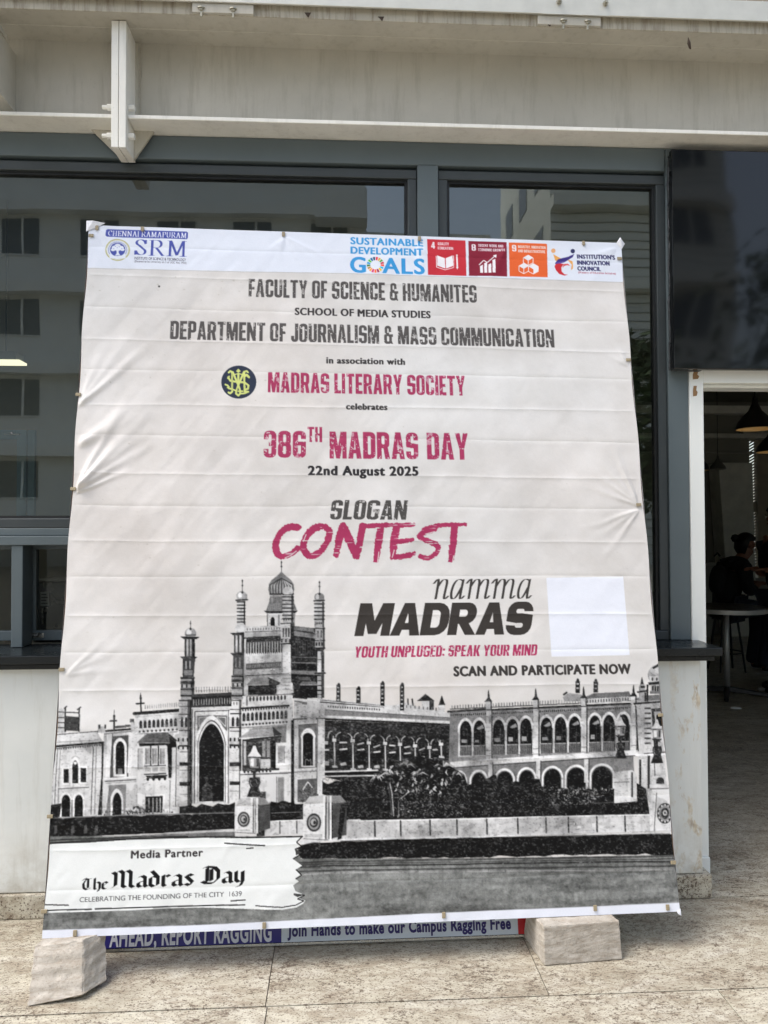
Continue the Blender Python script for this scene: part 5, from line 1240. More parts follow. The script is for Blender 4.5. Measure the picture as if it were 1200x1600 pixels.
# lower left: transom, post and the sliding hatch behind
mb = MB(); mb.box(XL, 0.3295, WY - .006, WY + .10, 1.436, 1.474); mb.box(XL, 0.3295, WY + .012, WY + .09, 1.4745, 1.5065)
mb.build('transom', M_alu, caf, bevel=0.003)
for x in (-1.346, -0.30):
    mb = MB(); mb.box(x, x + .046, WY, WY + .105, 1.0185, 1.4355); mb.build('hatch_post', M_alu, caf, bevel=0.003)
def hatch(x0, x1):
    f = MB(); y0, y1 = WY + .115, WY + .150; z0, z1 = 1.030, 1.436; w_ = .034
    f.box(x0, x1, y0, y1, z0, z0 + .042); f.box(x0, x1, y0, y1, z1 - .02, z1); f.box(x0, x0 + w_, y0, y1, z0 + .042, z1 - .02); f.box(x1 - w_, x1, y0, y1, z0 + .042, z1 - .02)
    o = f.build('hatch_sash', M_alu, caf, bevel=0.003)
    g_ = MB(); g_.add([(x0 + w_, y0 + .016, z0 + .042), (x1 - w_, y0 + .016, z0 + .042), (x1 - w_, y0 + .016, z1 - .02), (x0 + w_, y0 + .016, z1 - .02)], [(0, 1, 2, 3)])
    g_.build('glass', M_glassc, o, fixn=False)
    b = MB(); b.tube([(x0 + .012, y0 - .010, z0 + .022), (x0 + .066, y0 - .010, z0 + .022)], .005, 8); b.box(x0 + .008, x0 + .070, y0 - .004, y0, z0 + .013, z0 + .031); b.tube([(x0 + .05, y0 - .010, z0 + .022), (x0 + .056, y0 - .018, z0 + .034)], .004, 8)
    b.build('latch', M_steel, o)
    return o
hatch(-1.325, -0.26); hatch(-2.58, -1.33)
# opening sash behind the big left pane
f = MB(); y0, y1 = WY + .060, WY + .085
f.box(-2.0, -1.352, y0, y1, 1.88, 1.918); f.box(-1.352, -1.314, y0, y1, 1.512, 1.918); f.box(-1.309, -1.281, y0 + .004, y1, 1.512, 1.918); f.box(-2.0, -1.352, y0, y1, 1.512, 1.535)
sash = f.build('inner_sash', plain('pale_blue_grey_frame', rgb(140, 168, 178), 0.4), caf, bevel=0.002)
b = MB(); b.tube([(-1.40, y0 - .008, 1.898), (-1.335, y0 - .008, 1.898)], .004, 8); b.tube([(-1.372, y0 - .008, 1.898), (-1.366, y0 - .016, 1.904)], .005, 8); b.build('latch', M_steel, sash)
# doorway: white steel frame
mb = MB(); mb.box(1.5055, 1.568, WY - .006, WY + .12, 0.0985, 2.188); mb.box(1.568, 3.4, WY - .006, WY + .12, 2.126, 2.188); mb.box(1.568, 3.4, WY + .03, WY + .12, 2.112, 2.1255)
mb.box(1.506, 1.5675, 0.142, WY + .12, 0.001, 0.098)
df = mb.build('door_frame', M_white, caf, bevel=0.003)
for zc, hh_, w_ in ((2.158, .034, .028), (2.09, .045, .02)):
    ch = MB(); ch.prism([(1.521 + dx * w_, WY - .0075, zc + dz * hh_) for dx, dz in ((0, -.5), (.8, -.45), (1.0, -.1), (.7, .1), (.85, .5), (.15, .5), (0, .1))], (0, .001, 0)); ch.build('bare_patch', M_bare, df)
mb = MB(); mb.box(XL, XR, .45, .60, 3.525, 7.5); mb.build('upper_storey_wall', cream('upper_storey_paint', rgb(150, 138, 118)), caf)
# wall above the door and room shell
mb = MB(); mb.box(1.5055, 3.45, WY + .02, WY + .20, 2.189, 3.52); mb.box(3.4505, XR, WY + .02, WY + .20, 3.04, 3.52); mb.box(3.405, XR, WY, WY + .20, 0.0, .70)
mb.build('upper_wall', M_wall2, caf)
mb = MB(); mb.box(XL - .15, XR + .15, WY + .20, 9.2, 3.30, 3.45); mb.build('ceiling', M_ceil, caf)
mb = MB(); mb.box(XL - .15, XL, WY + .10, 2.25, 0, 3.299); mb.build('side_wall', M_wall2, caf)
mb = MB(); mb.box(XR, XR + .15, WY + .20, 9.2, 0, 3.299); mb.build('side_wall', M_wall2, caf)
mb = MB(); mb.box(XL, 1.72, 2.10, 2.25, 0, 3.299); mb.build('kitchen_wall', plain('kitchen_plaster', rgb(164, 158, 144), 0.8, 0, 0.1, 2), caf)
mb = MB(); mb.box(1.57, 5.84, 7.6, 7.75, 0.0, 3.299); mb.box(6.62, XR, 7.6, 7.75, 0, 3.299); mb.box(5.84, 6.62, 7.6, 7.75, 0, .78); mb.box(5.84, 6.62, 7.6, 7.75, 2.75, 3.299); mb.box(1.57, 1.72, 2.25, 7.6, 0, 3.299)
mb.build('back_wall', M_dark, caf)
mb = MB(); mb.box(5.72, 6.62, 7.52, 7.60, 2.76, 2.90); mb.box(1.8, 8.8, 6.2, 6.35, 2.92, 3.02); mb.box(1.8, 8.8, 6.9, 7.0, 2.70, 2.76); mb.build('ceiling_beam', plain('beam_paint', rgb(214, 212, 202), .6), caf, bevel=.004)
mb = MB(); mb.tube([(1.8, 7.45, 2.555), (8.8, 7.45, 2.555)], .018, 8); mb.build('pipe', M_wall2, caf)
mb = MB(); mb.prism([(5.36, 7.25, 0), (5.74, 7.25, 0), (5.70, 7.25, 2.40), (5.22, 7.25, 2.40)], (0, .3, 0)); mb.build('pillar', plain('pillar_paint', rgb(226, 224, 214), .7), caf, bevel=.004)
# pierced screen in the far window
def screen():
    mb = MB(); s_ = .085
    mb.box(5.84, 5.862, 7.62, 7.66, .78, 2.75); mb.box(5.955, 6.14, 7.58, 7.67, .78, 2.75); mb.box(6.60, 6.62, 7.62, 7.66, .78, 2.75)
    mb.box(5.862, 6.60, 7.625, 7.655, 1.72, 1.86)
    x = 5.862
    n = 0
    z = .80
    while z < 2.74:
        mb.prism([(5.862, 7.63, z), (5.955, 7.63, z + .055), (5.955, 7.63, z + .077), (5.862, 7.63, z + .022)], (0, .02, 0))
        mb.prism([(6.14, 7.63, z), (6.60, 7.63, z + .2), (6.60, 7.63, z + .222), (6.14, 7.63, z + .022)], (0, .02, 0))
        z += .042
    return mb
screen().build('lattice_screen', plain('screen_paint', rgb(170, 160, 140), .7), caf)
# board fixed inside the right window
# ------------------------------------------------------------------ steel canopy over the front
can = thing('steel_canopy', (0, 0, 0), 'cream painted steel beam and canopy framing above the cafe windows', 'canopy')
CX0, CX1 = -2.7, 4.2
ZB, ZT = 3.152, 3.536
mb = MB(); mb.box(CX0, CX1, WY, WY + .012, ZB + .016, ZT); mb.build('web', M_cream, can)
def flange(x0, x1):
    b = MB(); b.box(x0, x1, .036, WY + .13, ZB, ZB + .016); return b.build('bottom_flange', M_creamw, can, bevel=.002, seg=1)
flange(CX0, -0.911); flange(-0.850, CX1)
mb = MB(); mb.box(CX0, CX1, .062, WY + .13, ZT, ZT + .016); mb.build('top_flange', M_cream, can, bevel=.002, seg=1)
mb = MB(); mb.box(CX0, CX1, -.031, .061, ZT + .0015, ZT + .007); mb.build('channel_soffit', M_cream, can)
mb = MB(); mb.box(CX0, CX1, -.036, -.0315, ZT, ZT + .05); mb.build('edge_channel', M_cream_d, can, bevel=.0015, seg=1)
# galvanised angle in two lengths with a joint plate
for x0, x1 in ((CX0, .985), (.990, CX1)):
    mb = MB(); mb.box(x0, x1, -.058, -.052, 3.576, 3.66); mb.box(x0, x1, -.0515, -.0, 3.592, 3.598); mb.build('galvanised_angle', M_galv, can, bevel=.0015, seg=1)
mb = MB(); mb.box(.815, 1.09, -.0585, -.0575, 3.575, 3.66); mb.build('joint_plate', M_galv, can)
def bolt_v(x, y, z, s_=1.0, rust=False):
    b = MB(); b.lathe([(0, .0), (.012 * s_, 0), (.012 * s_, -.010), (.006 * s_, -.011), (.006 * s_, -.034), (0, -.035)], (x, y, z), 6); b.lathe([(0, .001), (.016 * s_, .001), (.016 * s_, -.003), (0, -.0031)], (x, y, z), 16)
    return b.build('bolt', M_bolt, can)
def bolt_f(x, z):
    b = MB(); b.tube([(x, -.0585, z), (x, -.068, z)], .011, 6); b.tube([(x, -.068, z), (x, -.078, z)], .006, 8); return b.build('bolt', M_bolt, can)
for x0, x1 in ((-.58, -.34), (.80, 1.06)):
    mb = MB(); mb.box(x0, x1, -.050, -.0365, 3.537, 3.575); mb.build('cleat', M_cream, can, bevel=.002)
for x in (-.545, -.42, .905, 1.005): bolt_v(x, -.045, 3.556)
bolt_f(.885, 3.624); bolt_f(1.075, 3.624); bolt_f(-.52, 3.63); bolt_f(-.38, 3.63)
# rust runs under the fixings
M_rust = plain('rust', rgb(112, 74, 42), .9, 0, .3, 40)
for x, l in ((-.415, .03), (-.54, .022), (.905, .03), (1.01, .018)):
    ru = MB(); ru.prism([(x + a_ * .011, -.0375, 3.536 + b_ * l) for a_, b_ in ((-1, 1.2), (1, 1.2), (.8, .3), (.2, 0), (-.5, .35))], (0, .001, 0)); ru.build('rust_run', M_rust, can)
# splice of the beam: two end plates, bolts, haunch
for x0, x1 in ((-.910, -.882), (-.880, -.852)):
    b = MB(); b.prism([(x0, .012, 3.022), (x0, .012, ZT - .002), (x0, WY - .001, ZT - .002), (x0, WY - .001, 3.03)], (x1 - x0, 0, 0)); b.build('end_plate', M_creamw, can, bevel=.002)
for z in (3.205, 3.088):
    for x0, x1, n_ in ((-.937, -.911, 1), (-.851, -.828, 0)):
        b = MB(); b.tube([(x0, .055, z), (x1, .055, z)], .013, 6)
        if n_: b.tube([(x0 - .02, .055, z), (x0, .055, z)], .008, 8)
        b.build('bolt', M_creamw, can)
b = MB(); b.prism([(-1.025, .13, ZB - .001), (-.911, .13, ZB - .001), (-.911, .13, 3.04)], (0, .012, 0)); b.build('haunch', M_cream, can)
b = MB(); b.prism([(-.850, .13, ZB - .001), (-.77, .13, ZB - .001), (-.850, .13, 3.03)], (0, .012, 0)); b.build('haunch', M_cream, can)
b = MB(); b.box(-.852, -.838, WY - .012, WY - .001, ZB + .02, ZT - .002)
for i in range(40): b.lathe([(0, .006), (.005, .003), (.005, -.003), (0, -.006)], (-.836 + random.uniform(-.002, .002), WY - .004, ZB + .03 + i * .009), 6)
b.build('weld_seam', M_cream, can)
# beam that runs out over the pavement at the left
b = MB(); yA, yB = -.25, WY - .001
b.box(-1.352, -1.342, yA, yB, 3.235, 3.47); b.box(-1.42, -1.335, yA, yB, 3.219, 3.234); b.box(-1.42, -1.335, yA, .06, 3.4705, 3.49)
b.build('cantilever_beam', M_cream, can)
# expanded metal guard on top
g_ = MB()
for i in range(46):
    x = .95 + i * .07
    for zz in (0, 1): g_.tube([(x, -.02, 3.61 + zz * .05), (x + .035, -.02, 3.635 + zz * .05), (x + .07, -.02, 3.61 + zz * .05)], .003, 5, cap=False)
    g_.tube([(x, -.02, 3.66), (x + .035, -.02, 3.635), (x + .07, -.02, 3.66)], .003, 5, cap=False)
g_.build('mesh_guard', M_galv, can)
# dry leaves stuck to the beam
def scrap(name, pts, y, label, cat, m_, grp=None):
    c0 = Vector((sum(p[0] for p in pts) / len(pts), y, min(p[1] for p in pts)))
    b = MB(); n = len(pts); g = random.Random(n)
    vs = [(p[0] - c0.x, g.uniform(-.008, .002), p[1] - c0.z) for p in pts] + [(0, -.006, sum(p[1] for p in pts) / n - c0.z)]
    b.add(vs, [(i, (i + 1) % n, n) for i in range(n)]); b.add([(x, y_ + .002, z) for x, y_, z in vs], [((i + 1) % n, i, n) for i in range(n)])
    o = b.build(name, m_); o.location = c0; return tag(o, label, cat, grp)
M_leaf = plain('dead_leaf', rgb(54, 40, 28), .8, 0, .3, 60)
LF = 'dead leaves caught on the canopy beam'
for nm, pts, lb in (('dry_leaf', [(1.425, 3.509), (1.435, 3.488), (1.438, 3.459), (1.430, 3.464), (1.422, 3.482)], 'long curled dead leaf hanging at the right end of the cream beam'),
                    ('dry_leaf', [(0.832, 3.545), (0.859, 3.545), (0.851, 3.531), (0.845, 3.534)], 'small dead leaf scrap on the beam edge above the red panels'),
                    ('dry_leaf', [(-0.139, 3.552), (-0.113, 3.552), (-0.124, 3.534), (-0.129, 3.537)], 'small dead leaf scrap beside the two middle bolts'),
                    ('dry_leaf', [(0.152, 3.546), (0.178, 3.546), (0.17, 3.529), (0.162, 3.537)], 'dead leaf crumb at the middle of the beam edge')):
    scrap(nm, pts, -.043, lb, 'leaf', M_leaf, LF)

# ------------------------------------------------------------------ black glass panel over the door
def panel():
    t = NT('black_glass_panel')
    t.set(rgb(9, 10, 12), 0.05, 0, 0.58)
    w_ = t.noise(t.coord(), 0.9, 2, 0.4); t.bump(w_, 0.24, 0.05)
    o = thing('sign_panel', (1.9, .10, 2.172), 'black glossy panel mounted above the open doorway', 'sign panel')
    b = MB(); b.box(1.414, 3.3, .100, .128, 2.174, 3.118); b.build('face', t.m, o, bevel=.004)
    b = MB(); b.box(1.421, 3.29, .1285, .158, 2.182, 3.11); b.build('backing_frame', M_blk, o)
    s_ = MB(); g = random.Random(4)
    pts = [(1.4165 + g.uniform(-.004, .003), .142, 2.176 + i * .023) for i in range(41)]; s_.tube(pts, [g.uniform(.002, .006) for _ in pts], 6)
    s_.tube([(1.42 + i * .012, .14, 2.177 + g.uniform(-.004, .002)) for i in range(12)], .004, 6)
    s_.build('sealant', plain('silicone', rgb(60, 62, 64), .3), o)
panel()

# ------------------------------------------------------------------ the banner
PB = [Vector((-1.007, .053, 2.722)), Vector((1.195, .114, 2.713)), Vector((1.208, -.360, .130)), Vector((-.994, -.421, .139))]
def bpos(u, v): return (PB[0] * (1 - u) + PB[1] * u) * (1 - v) + (PB[3] * (1 - u) + PB[2] * u) * v
bx = (PB[1] - PB[0]).normalized(); bd = (PB[3] - PB[0]).normalized(); bn = bd.cross(bx).normalized()
if bn.y > 0: bn = -bn
bb = (PB[2] + PB[3]) / 2
ban = thing('event_banner', bb, 'huge printed vinyl banner on a frame leaning on the cafe front', 'banner')
def sheet():
    u = np.linspace(0, 1, GW); v = np.linspace(0, 1, GH)
    U, V = np.meshgrid(u, v)
    Pn = [np.array(p) for p in PB]
    Pt = ((Pn[0] * (1 - U[..., None]) + Pn[1] * U[..., None]) * (1 - V[..., None]) + (Pn[3] * (1 - U[..., None]) + Pn[2] * U[..., None]) * V[..., None])
    X_, Y_ = U * 2.2, V * 2.62
    h = np.zeros_like(U)
    # fold creases across the sheet, slightly uneven
    g = np.random.default_rng(9)
    wob = vnoise(GW, GH, 170, 101, 3); fine = vnoise(GW, GH, 60, 102, 3)
    for k in range(19):
        y0 = .085 + k * .1335 + g.uniform(-.008, .008); s_ = g.uniform(-.006, .012)
        d = Y_ - (y0 + s_ * (U - .5) + (wob - .5) * .012)
        am = (.0012 + .0012 * fine) * (1 if k % 2 else -.8)
        h += am * np.exp(-np.abs(d) / .007) + .00045 * np.exp(-(d / .030) ** 2) * (-1) ** k
    # pulls and wrinkles: ridges that start at a fixing and fan out
    def pull(px, py, qx, qy, n, amp, width, spread):
        nonlocal h
        a, b_ = C([(px, py), (qx, qy)]); a = a / (GW, GH) * (2.2, 2.62); b_ = b_ / (GW, GH) * (2.2, 2.62)
        d0 = b_ - a; L_ = np.hypot(*d0)
        for i in range(n):
            an = math.atan2(d0[1], d0[0]) + spread * ((i + .5) / n - .5) * 2 + g.uniform(-.05, .05); l = L_ * g.uniform(.6, 1.05)
            t = (X_ - a[0]) * math.cos(an) + (Y_ - a[1]) * math.sin(an); w = -(X_ - a[0]) * math.sin(an) + (Y_ - a[1]) * math.cos(an)
            w = w + (wob - .5) * .05
            env = np.clip(t / .04, 0, 1) * np.clip(1 - t / l, 0, 1) ** 1.2
            ww = width * (.6 + 1.5 * np.clip(t / l, 0, 1)) * g.uniform(.8, 1.2)
            h += amp * g.uniform(.6, 1.1) * env * np.exp(-(w / ww) ** 2)
    pull(118, 766, 330, 560, 5, .008, .012, .30); pull(122, 640, 260, 470, 4, .006, .012, .28); pull(116, 770, 210, 690, 4, .007, .009, .5); pull(120, 700, 420, 520, 3, .005, .02, .2)
    pull(998, 790, 900, 690, 4, .005, .010, .5); pull(998, 795, 900, 860, 3, .005, .010, .4); pull(985, 570, 930, 520, 3, .004, .01, .4)
    pull(443, 370, 400, 440, 3, .003, .010, .35); pull(443, 370, 520, 440, 3, .003, .010, .35); pull(655, 380, 700, 470, 3, .004, .011, .5); pull(790, 382, 720, 500, 2, .004, .015, .2); pull(150, 360, 260, 470, 3, .004, .012, .4); pull(960, 385, 880, 440, 3, .004, .010, .4)
    pull(100, 1050, 230, 1000, 3, .004, .011, .5); pull(80, 1280, 190, 1240, 3, .004, .011, .5); pull(120, 1450, 180, 1390, 3, .003, .009, .6); pull(413, 1440, 450, 1380, 3, .003, .009, .7); pull(693, 1424, 740, 1370, 3, .003, .009, .7); pull(930, 1414, 980, 1360, 3, .003, .009, .7)
    # random soft buckles, lying mostly along a diagonal
    r1_, r2_ = vnoise(GW + GH, GH, 46, 103, 3, cy=150), vnoise(GW, GH, 22, 104, 3)
    iy, ix = np.mgrid[0:GH, 0:GW]
    dg = r1_[iy, np.clip(ix + (iy * .8).astype(int), 0, GW + GH - 1)]
    r3_ = vnoise(GW + GH, GH, 26, 105, 2, cy=110); dg2 = r3_[iy, np.clip(ix + (iy * .6).astype(int), 0, GW + GH - 1)]
    h += (dg - .5) * .0038 * np.clip(1.3 - U * .9, .35, 1) + (r2_ - .5) * .0014 + (dg2 - .5) * .0018 * np.clip(1.4 - U * 1.2, .25, 1)
    h += .010 * np.sin(np.pi * U) * np.sin(np.pi * V) * (wob - .3)
    ed = np.clip(np.minimum(np.minimum(U, 1 - U) * 2.2, np.minimum(V, 1 - V) * 2.62) / .03, 0, 1)
    h = h * (.25 + .75 * ed) + .002
    # edges drawn in a little between the fixings
    sc = .0060 * np.sin(V * 19) ** 2; Pt = Pt + (np.clip(.03 - U * 2.2, 0, 1) / .03 * sc)[..., None] * np.array(bx) - (np.clip(.03 - (1 - U) * 2.2, 0, 1) / .03 * sc)[..., None] * np.array(bx)
    Pt = Pt + h[..., None] * np.array(bn) - np.array(bb)
    me = bpy.data.meshes.new('printed_sheet')
    nv = GW * GH; nf = (GW - 1) * (GH - 1)
    idx = np.arange(nv).reshape(GH, GW)
    q = np.stack([idx[:-1, :-1], idx[1:, :-1], idx[1:, 1:], idx[:-1, 1:]], -1).reshape(-1).astype(np.int32)
    me.vertices.add(nv); me.vertices.foreach_set('co', Pt.reshape(-1).astype(np.float32))
    me.loops.add(nf * 4); me.loops.foreach_set('vertex_index', q)
    me.polygons.add(nf); me.polygons.foreach_set('loop_start', np.arange(0, nf * 4, 4, dtype=np.int32)); me.polygons.foreach_set('loop_total', np.full(nf, 4, np.int32))
    me.polygons.foreach_set('use_smooth', np.ones(nf, bool))
    at_ = me.color_attributes.new('print', 'FLOAT_COLOR', 'POINT')
    col = np.ones((nv, 4), np.float32); col[:, :3] = (lin(CAN.reshape(-1, 3)) * 0.98).astype(np.float32)
    at_.data.foreach_set('color', col.reshape(-1))
    me.update(); me.validate()
    t = NT('printed_vinyl')
    an = t.n('ShaderNodeAttribute', attribute_name='print')
    t.bump(t.noise(t.coord(), 420, 2), 0.03, 0.001)
    t.set(an.outputs['Color'], 0.55, 0, 0.16)
    me.materials.append(t.m)
    o = bpy.data.objects.new('printed_sheet', me); COL.objects.link(o); o.parent = ban
    return o
sheet()
# vinyl turned round the sides, and the timber frame behind
mb = MB(); k = bn * -.032
mb.add([bpos(0, 0), bpos(0, 1), bpos(0, 1) + k, bpos(0, 0) + k], [(0, 1, 2, 3)]); mb.add([bpos(1, 0), bpos(1, 1), bpos(1, 1) + k, bpos(1, 0) + k], [(0, 1, 2, 3)]); mb.add([bpos(0, 0), bpos(1, 0), bpos(1, 0) + k, bpos(0, 0) + k], [(0, 1, 2, 3)]); mb.add([bpos(0, 1), bpos(1, 1), bpos(1, 1) + k, bpos(0, 1) + k], [(0, 1, 2, 3)])
mb.build('wrapped_edge', M_vin, ban)
def bar(u0, v0, u1, v1, name='frame_bar', w=.018):
    a, b = bpos(u0, v0), bpos(u1, v1); d = (b - a).normalized(); s_ = d.cross(bn).normalized() * w; f0, f1 = bn * -.004, bn * -.030
    q = MB(); q.hexa([a - s_ + f0, a + s_ + f0, a + s_ + f1, a - s_ + f1, b - s_ + f0, b + s_ + f0, b + s_ + f1, b - s_ + f1]); q.build(name, M_bare, ban)
e = .009
for a in ((e, .005, e, .995), (1 - e, .005, 1 - e, .995), (.02, e, .98, e), (.02, 1 - e, .98, 1 - e), (.5, .02, .5, .98), (.02, .34, .48, .34), (.52, .34, .98, .34), (.02, .67, .48, .67), (.52, .67, .98, .67)): bar(*a)
# vinyl backing (one sees it mirrored in the windows)
mb = MB(); k = bn * -.0335; mb.add([bpos(.002, .002) + k, bpos(.998, .002) + k, bpos(.998, .998) + k, bpos(.002, .998) + k], [(0, 1, 2, 3)]); mb.build('back_sheet', M_vin, ban)
# folded ears at the upper corners
def ear(u, v, pts):
    b = MB(); o = bpos(u, v); P_ = [o + bx * x - bd * y + bn * z for x, y, z in pts]
    b.add(P_, [(0, 1, 2), (0, 2, 3), (0, 3, 4), (0, 4, 1), (1, 4, 3, 2)]); b.build('folded_corner', M_vin, ban)
ear(0, 0, [(.02, .012, .016), (-.008, -.03, .004), (-.010, .018, .004), (.065, .010, .004), (.03, -.012, .006)])
ear(1, 0, [(-.004, .012, .014), (-.022, -.004, .004), (-.003, .026, .004), (.016, -.004, .002), (.0, -.03, .004)])
ear(1, 1, [(0, -.004, .004), (-.014, .004, .003), (.003, .010, .002), (.004, -.014, .002), (-.008, -.008, .003)])
def clip(px, py, rot):
    u, v = C([(px, py)])[0] / (GW, GH); c = bpos(min(max(u, .0), 1.0), min(max(v, .0), 1.0)); l, w = .016, .0062
    ax, ay = (bx, bd) if rot else (bd, bx); b = MB()
    P_ = [c + ax * (sx * l * .62) + ay * (sy * w) + bn * z for z in (.004, .0085) for sx, sy in ((-1, -1), (1, -1), (1, 1), (-1, 1))]
    b.add(P_, [(3, 2, 1, 0), (4, 5, 6, 7), (0, 1, 5, 4), (1, 2, 6, 5), (2, 3, 7, 6), (3, 0, 4, 7)]); b.build('tape_tab', M_clip, ban, bevel=.0012, seg=1)
for p in ((152, 357), (223, 359), (443, 367), (655, 374), (911, 381)): clip(*p, False)
for p in ((118, 1457), (413, 1445), (693, 1429), (929, 1418), (1042, 1417)): clip(*p, False)
for p in ((143, 369), (123, 617), (115, 764), (97, 1046), (79, 1275), (70, 1423)): clip(*p, True)
for p in ((967, 405), (981, 563), (997, 789), (1031, 1117), (1051, 1347)): clip(*p, True)

# ------------------------------------------------------------------ stone blocks under it
def block(name, loc, bot, top, label, seed, rib=0.0, n=14):
    """A rough quarried block between two quadrilaterals, each face split fine and chipped."""
    o = thing(name, loc, label, 'stone block'); g = random.Random(seed); b = bmesh.new()
    vs = [b.verts.new(p) for p in bot + top]
    for f in ((3, 2, 1, 0), (4, 5, 6, 7), (0, 1, 5, 4), (1, 2, 6, 5), (2, 3, 7, 6), (3, 0, 4, 7)): b.faces.new([vs[i] for i in f])
    bmesh.ops.bevel(b, geom=list(b.edges), offset=.0035, segments=1, affect='EDGES')
    bmesh.ops.subdivide_edges(b, edges=[e for e in b.edges if e.calc_length() > .03], cuts=26, use_grid_fill=True)
    bmesh.ops.recalc_face_normals(b, faces=b.faces)
    from mathutils import noise
    b.normal_update()
    cen = sum((v_.co for v_ in b.verts), Vector()) / len(b.verts)
    for v_ in b.verts:
        p = v_.co * 26 + Vector((seed * 3.1, 0, 0)); q = v_.co * 85
        d = noise.noise(p) * .0016 + noise.noise(q) * .0009 + noise.noise(v_.co * 240) * .0005
        if rib: d += rib * math.sin(v_.co.z * 165 + noise.noise(v_.co * 9) * 2)
        edge = 1 - max(abs(c_) for c_ in v_.normal)            # chips along the arrises
        d -= max(0.0, edge - .06) * max(0.0, noise.noise(v_.co * 48 + Vector((9, 2, seed))) + .15) * .024
        v_.co += v_.normal * d
        if v_.co.z < .0: v_.co.z = .0
    me = bpy.data.meshes.new('rough_block'); b.to_mesh(me); b.free(); me.materials.append(M_stone)
    q = bpy.data.objects.new('rough_block', me); COL.objects.link(q); q.parent = o
    return o
# left block: its foot runs out to a sharp front corner
block('stone_block', (-.90, -.47, 0), [(-.086, -.094, .0), (.080, -.076, .020), (.130, .010, .016), (-.08, .07, 0)], [(-.098, -.006, .144), (.058, -.004, .156), (.104, .085, .138), (-.085, .10, .134)],
      'jagged pale stone block propping the left foot of the banner', 3, .0016)
block('stone_block', (.84, -.36, 0), [(-.146, -.082, 0), (.137, -.060, 0), (.125, .13, 0), (-.17, .12, 0)], [(-.146, -.072, .132), (.130, -.050, .131), (.098, .07, .127), (-.170, .06, .127)],
      'squared grey stone block propping the right foot of the banner', 5, .0003)

# ------------------------------------------------------------------ long notice board lying behind the banner foot
nb = thing('notice_board', (-.07, -.22, 0), 'long blue and white anti ragging notice board under the banner', 'notice board', rz=0.0)
NA, NB_ = Vector((-1.02, -.262, .004)), Vector((.684, -.256, .004))
nd = (NB_ - NA).normalized(); nu = Vector((0, .20, .98)).normalized(); nn = nd.cross(nu).normalized()
if nn.y > 0: nn = -nn
LEN = (NB_ - NA).length
def nq(s0, s1, t0, t1, z0, z1): return [NA + nd * s + nu * t + nn * z for z in (z0, z1) for s, t in ((s0, t0), (s1, t0), (s1, t1), (s0, t1))]
def nbox(mb, *a): return mb.add(nq(*a), [(3, 2, 1, 0), (4, 5, 6, 7), (0, 1, 5, 4), (1, 2, 6, 5), (2, 3, 7, 6), (3, 0, 4, 7)])
M_navy = plain('navy_print', rgb(44, 40, 122), .4, 0, .03); M_pale = plain('pale_blue_print', rgb(206, 216, 228), .4, 0, .03); M_red = plain('red_print', rgb(190, 24, 36), .4); M_lett = plain('pale_letters', rgb(214, 218, 228), .45); M_navl = plain('navy_letters', rgb(40, 32, 104), .45)
XS = (-.215 - NA.x)
nbox(MB(), 0, LEN, 0, .42, -.012, 0).build('backing', M_alud, nb)
nbox(MB(), .004, XS, .0095, .412, 0.0005, .002).build('navy_field', M_navy, nb)
nbox(MB(), XS + .0005, LEN - .036, .0095, .412, 0.0005, .002).build('pale_field', M_pale, nb)
nbox(MB(), LEN - .0355, LEN - .004, .0095, .412, 0.0005, .0021).build('red_end', M_red, nb)
mb = MB(); nbox(mb, 0, LEN, 0, .008, 0.0005, .005); mb.build('aluminium_rim', M_steel, nb)
def words_on(text, s0, s1, t0, cap, mat, weight):
    c = bpy.data.curves.new('lettering', 'FONT'); c.body = text; c.offset = weight; c.resolution_u = 4; c.space_character = 1.1
    o = bpy.data.objects.new('lettering', c); COL.objects.link(o); bpy.context.view_layer.update()
    me0 = o.to_mesh(); vs = [v_.co.copy() for v_ in me0.vertices]; fs = [tuple(p.vertices) for p in me0.polygons]; o.to_mesh_clear(); bpy.data.objects.remove(o); bpy.data.curves.remove(c)
    x0, x1 = min(v_.x for v_ in vs), max(v_.x for v_ in vs); k = (s1 - s0) / (x1 - x0); ky = cap / .70
    b = MB(); b.add([NA + nd * (s0 + (v_.x - x0) * k) + nu * (t0 + v_.y * ky) + nn * .0032 for v_ in vs], fs)
    b.build('lettering', mat, nb, fixn=False)
words_on('GO AHEAD, REPORT RAGGING', XS - .690, XS - .035, .016, .060, M_lett, .03)
words_on('Join Hands to make our Campus Ragging Free', XS + .022, LEN - .062, 0.029, .038, M_navl, .040)

# ------------------------------------------------------------------ inside the cafe
def pendant(x, y, z, r, label, mat, inner, lit, top=3.30, grp='pendant lamps hanging in the cafe'):
    o = thing('pendant_lamp', (x, y, z), label, 'pendant lamp', grp)
    pr = [(.006, .235), (.016, .215), (.022, .175), (.045, .125), (.085, .085), (.115, .045), (.128, .0)]
    k = r / .128
    b = MB(); b.lathe([(a * k, c * k) for a, c in pr], (x, y, z), 40); b.lathe([(pr[-1][0] * k, 0), (pr[-1][0] * k - .003, -.001), (pr[-1][0] * k - .004, .001)], (x, y, z), 40)
    b.build('lamp_shade', mat, o, smooth=True)
    b = MB(); b.lathe([(a * k - .004, c * k - .004) for a, c in pr[2:]], (x, y, z), 40); b.build('shade_lining', inner, o, smooth=True)
    b = MB(); b.lathe([(0, .03), (.022, .045), (.03, .07), (.022, .095), (.012, .12)], (x, y, z), 20); b.build('bulb', lit, o, smooth=True)
    b = MB(); b.tube([(x, y, z + .22 * k), (x, y, top)], .0035, 8); b.build('cord', M_lampb, o)
    return o
t = NT('warm_bulb'); M_bulb = t.set(rgb(250, 220, 170), .4, emit=(1.0, .80, .52, 1), emits=1.2)
t = NT('unlit_bulb'); M_bulb0 = t.set(rgb(220, 215, 200), .3)
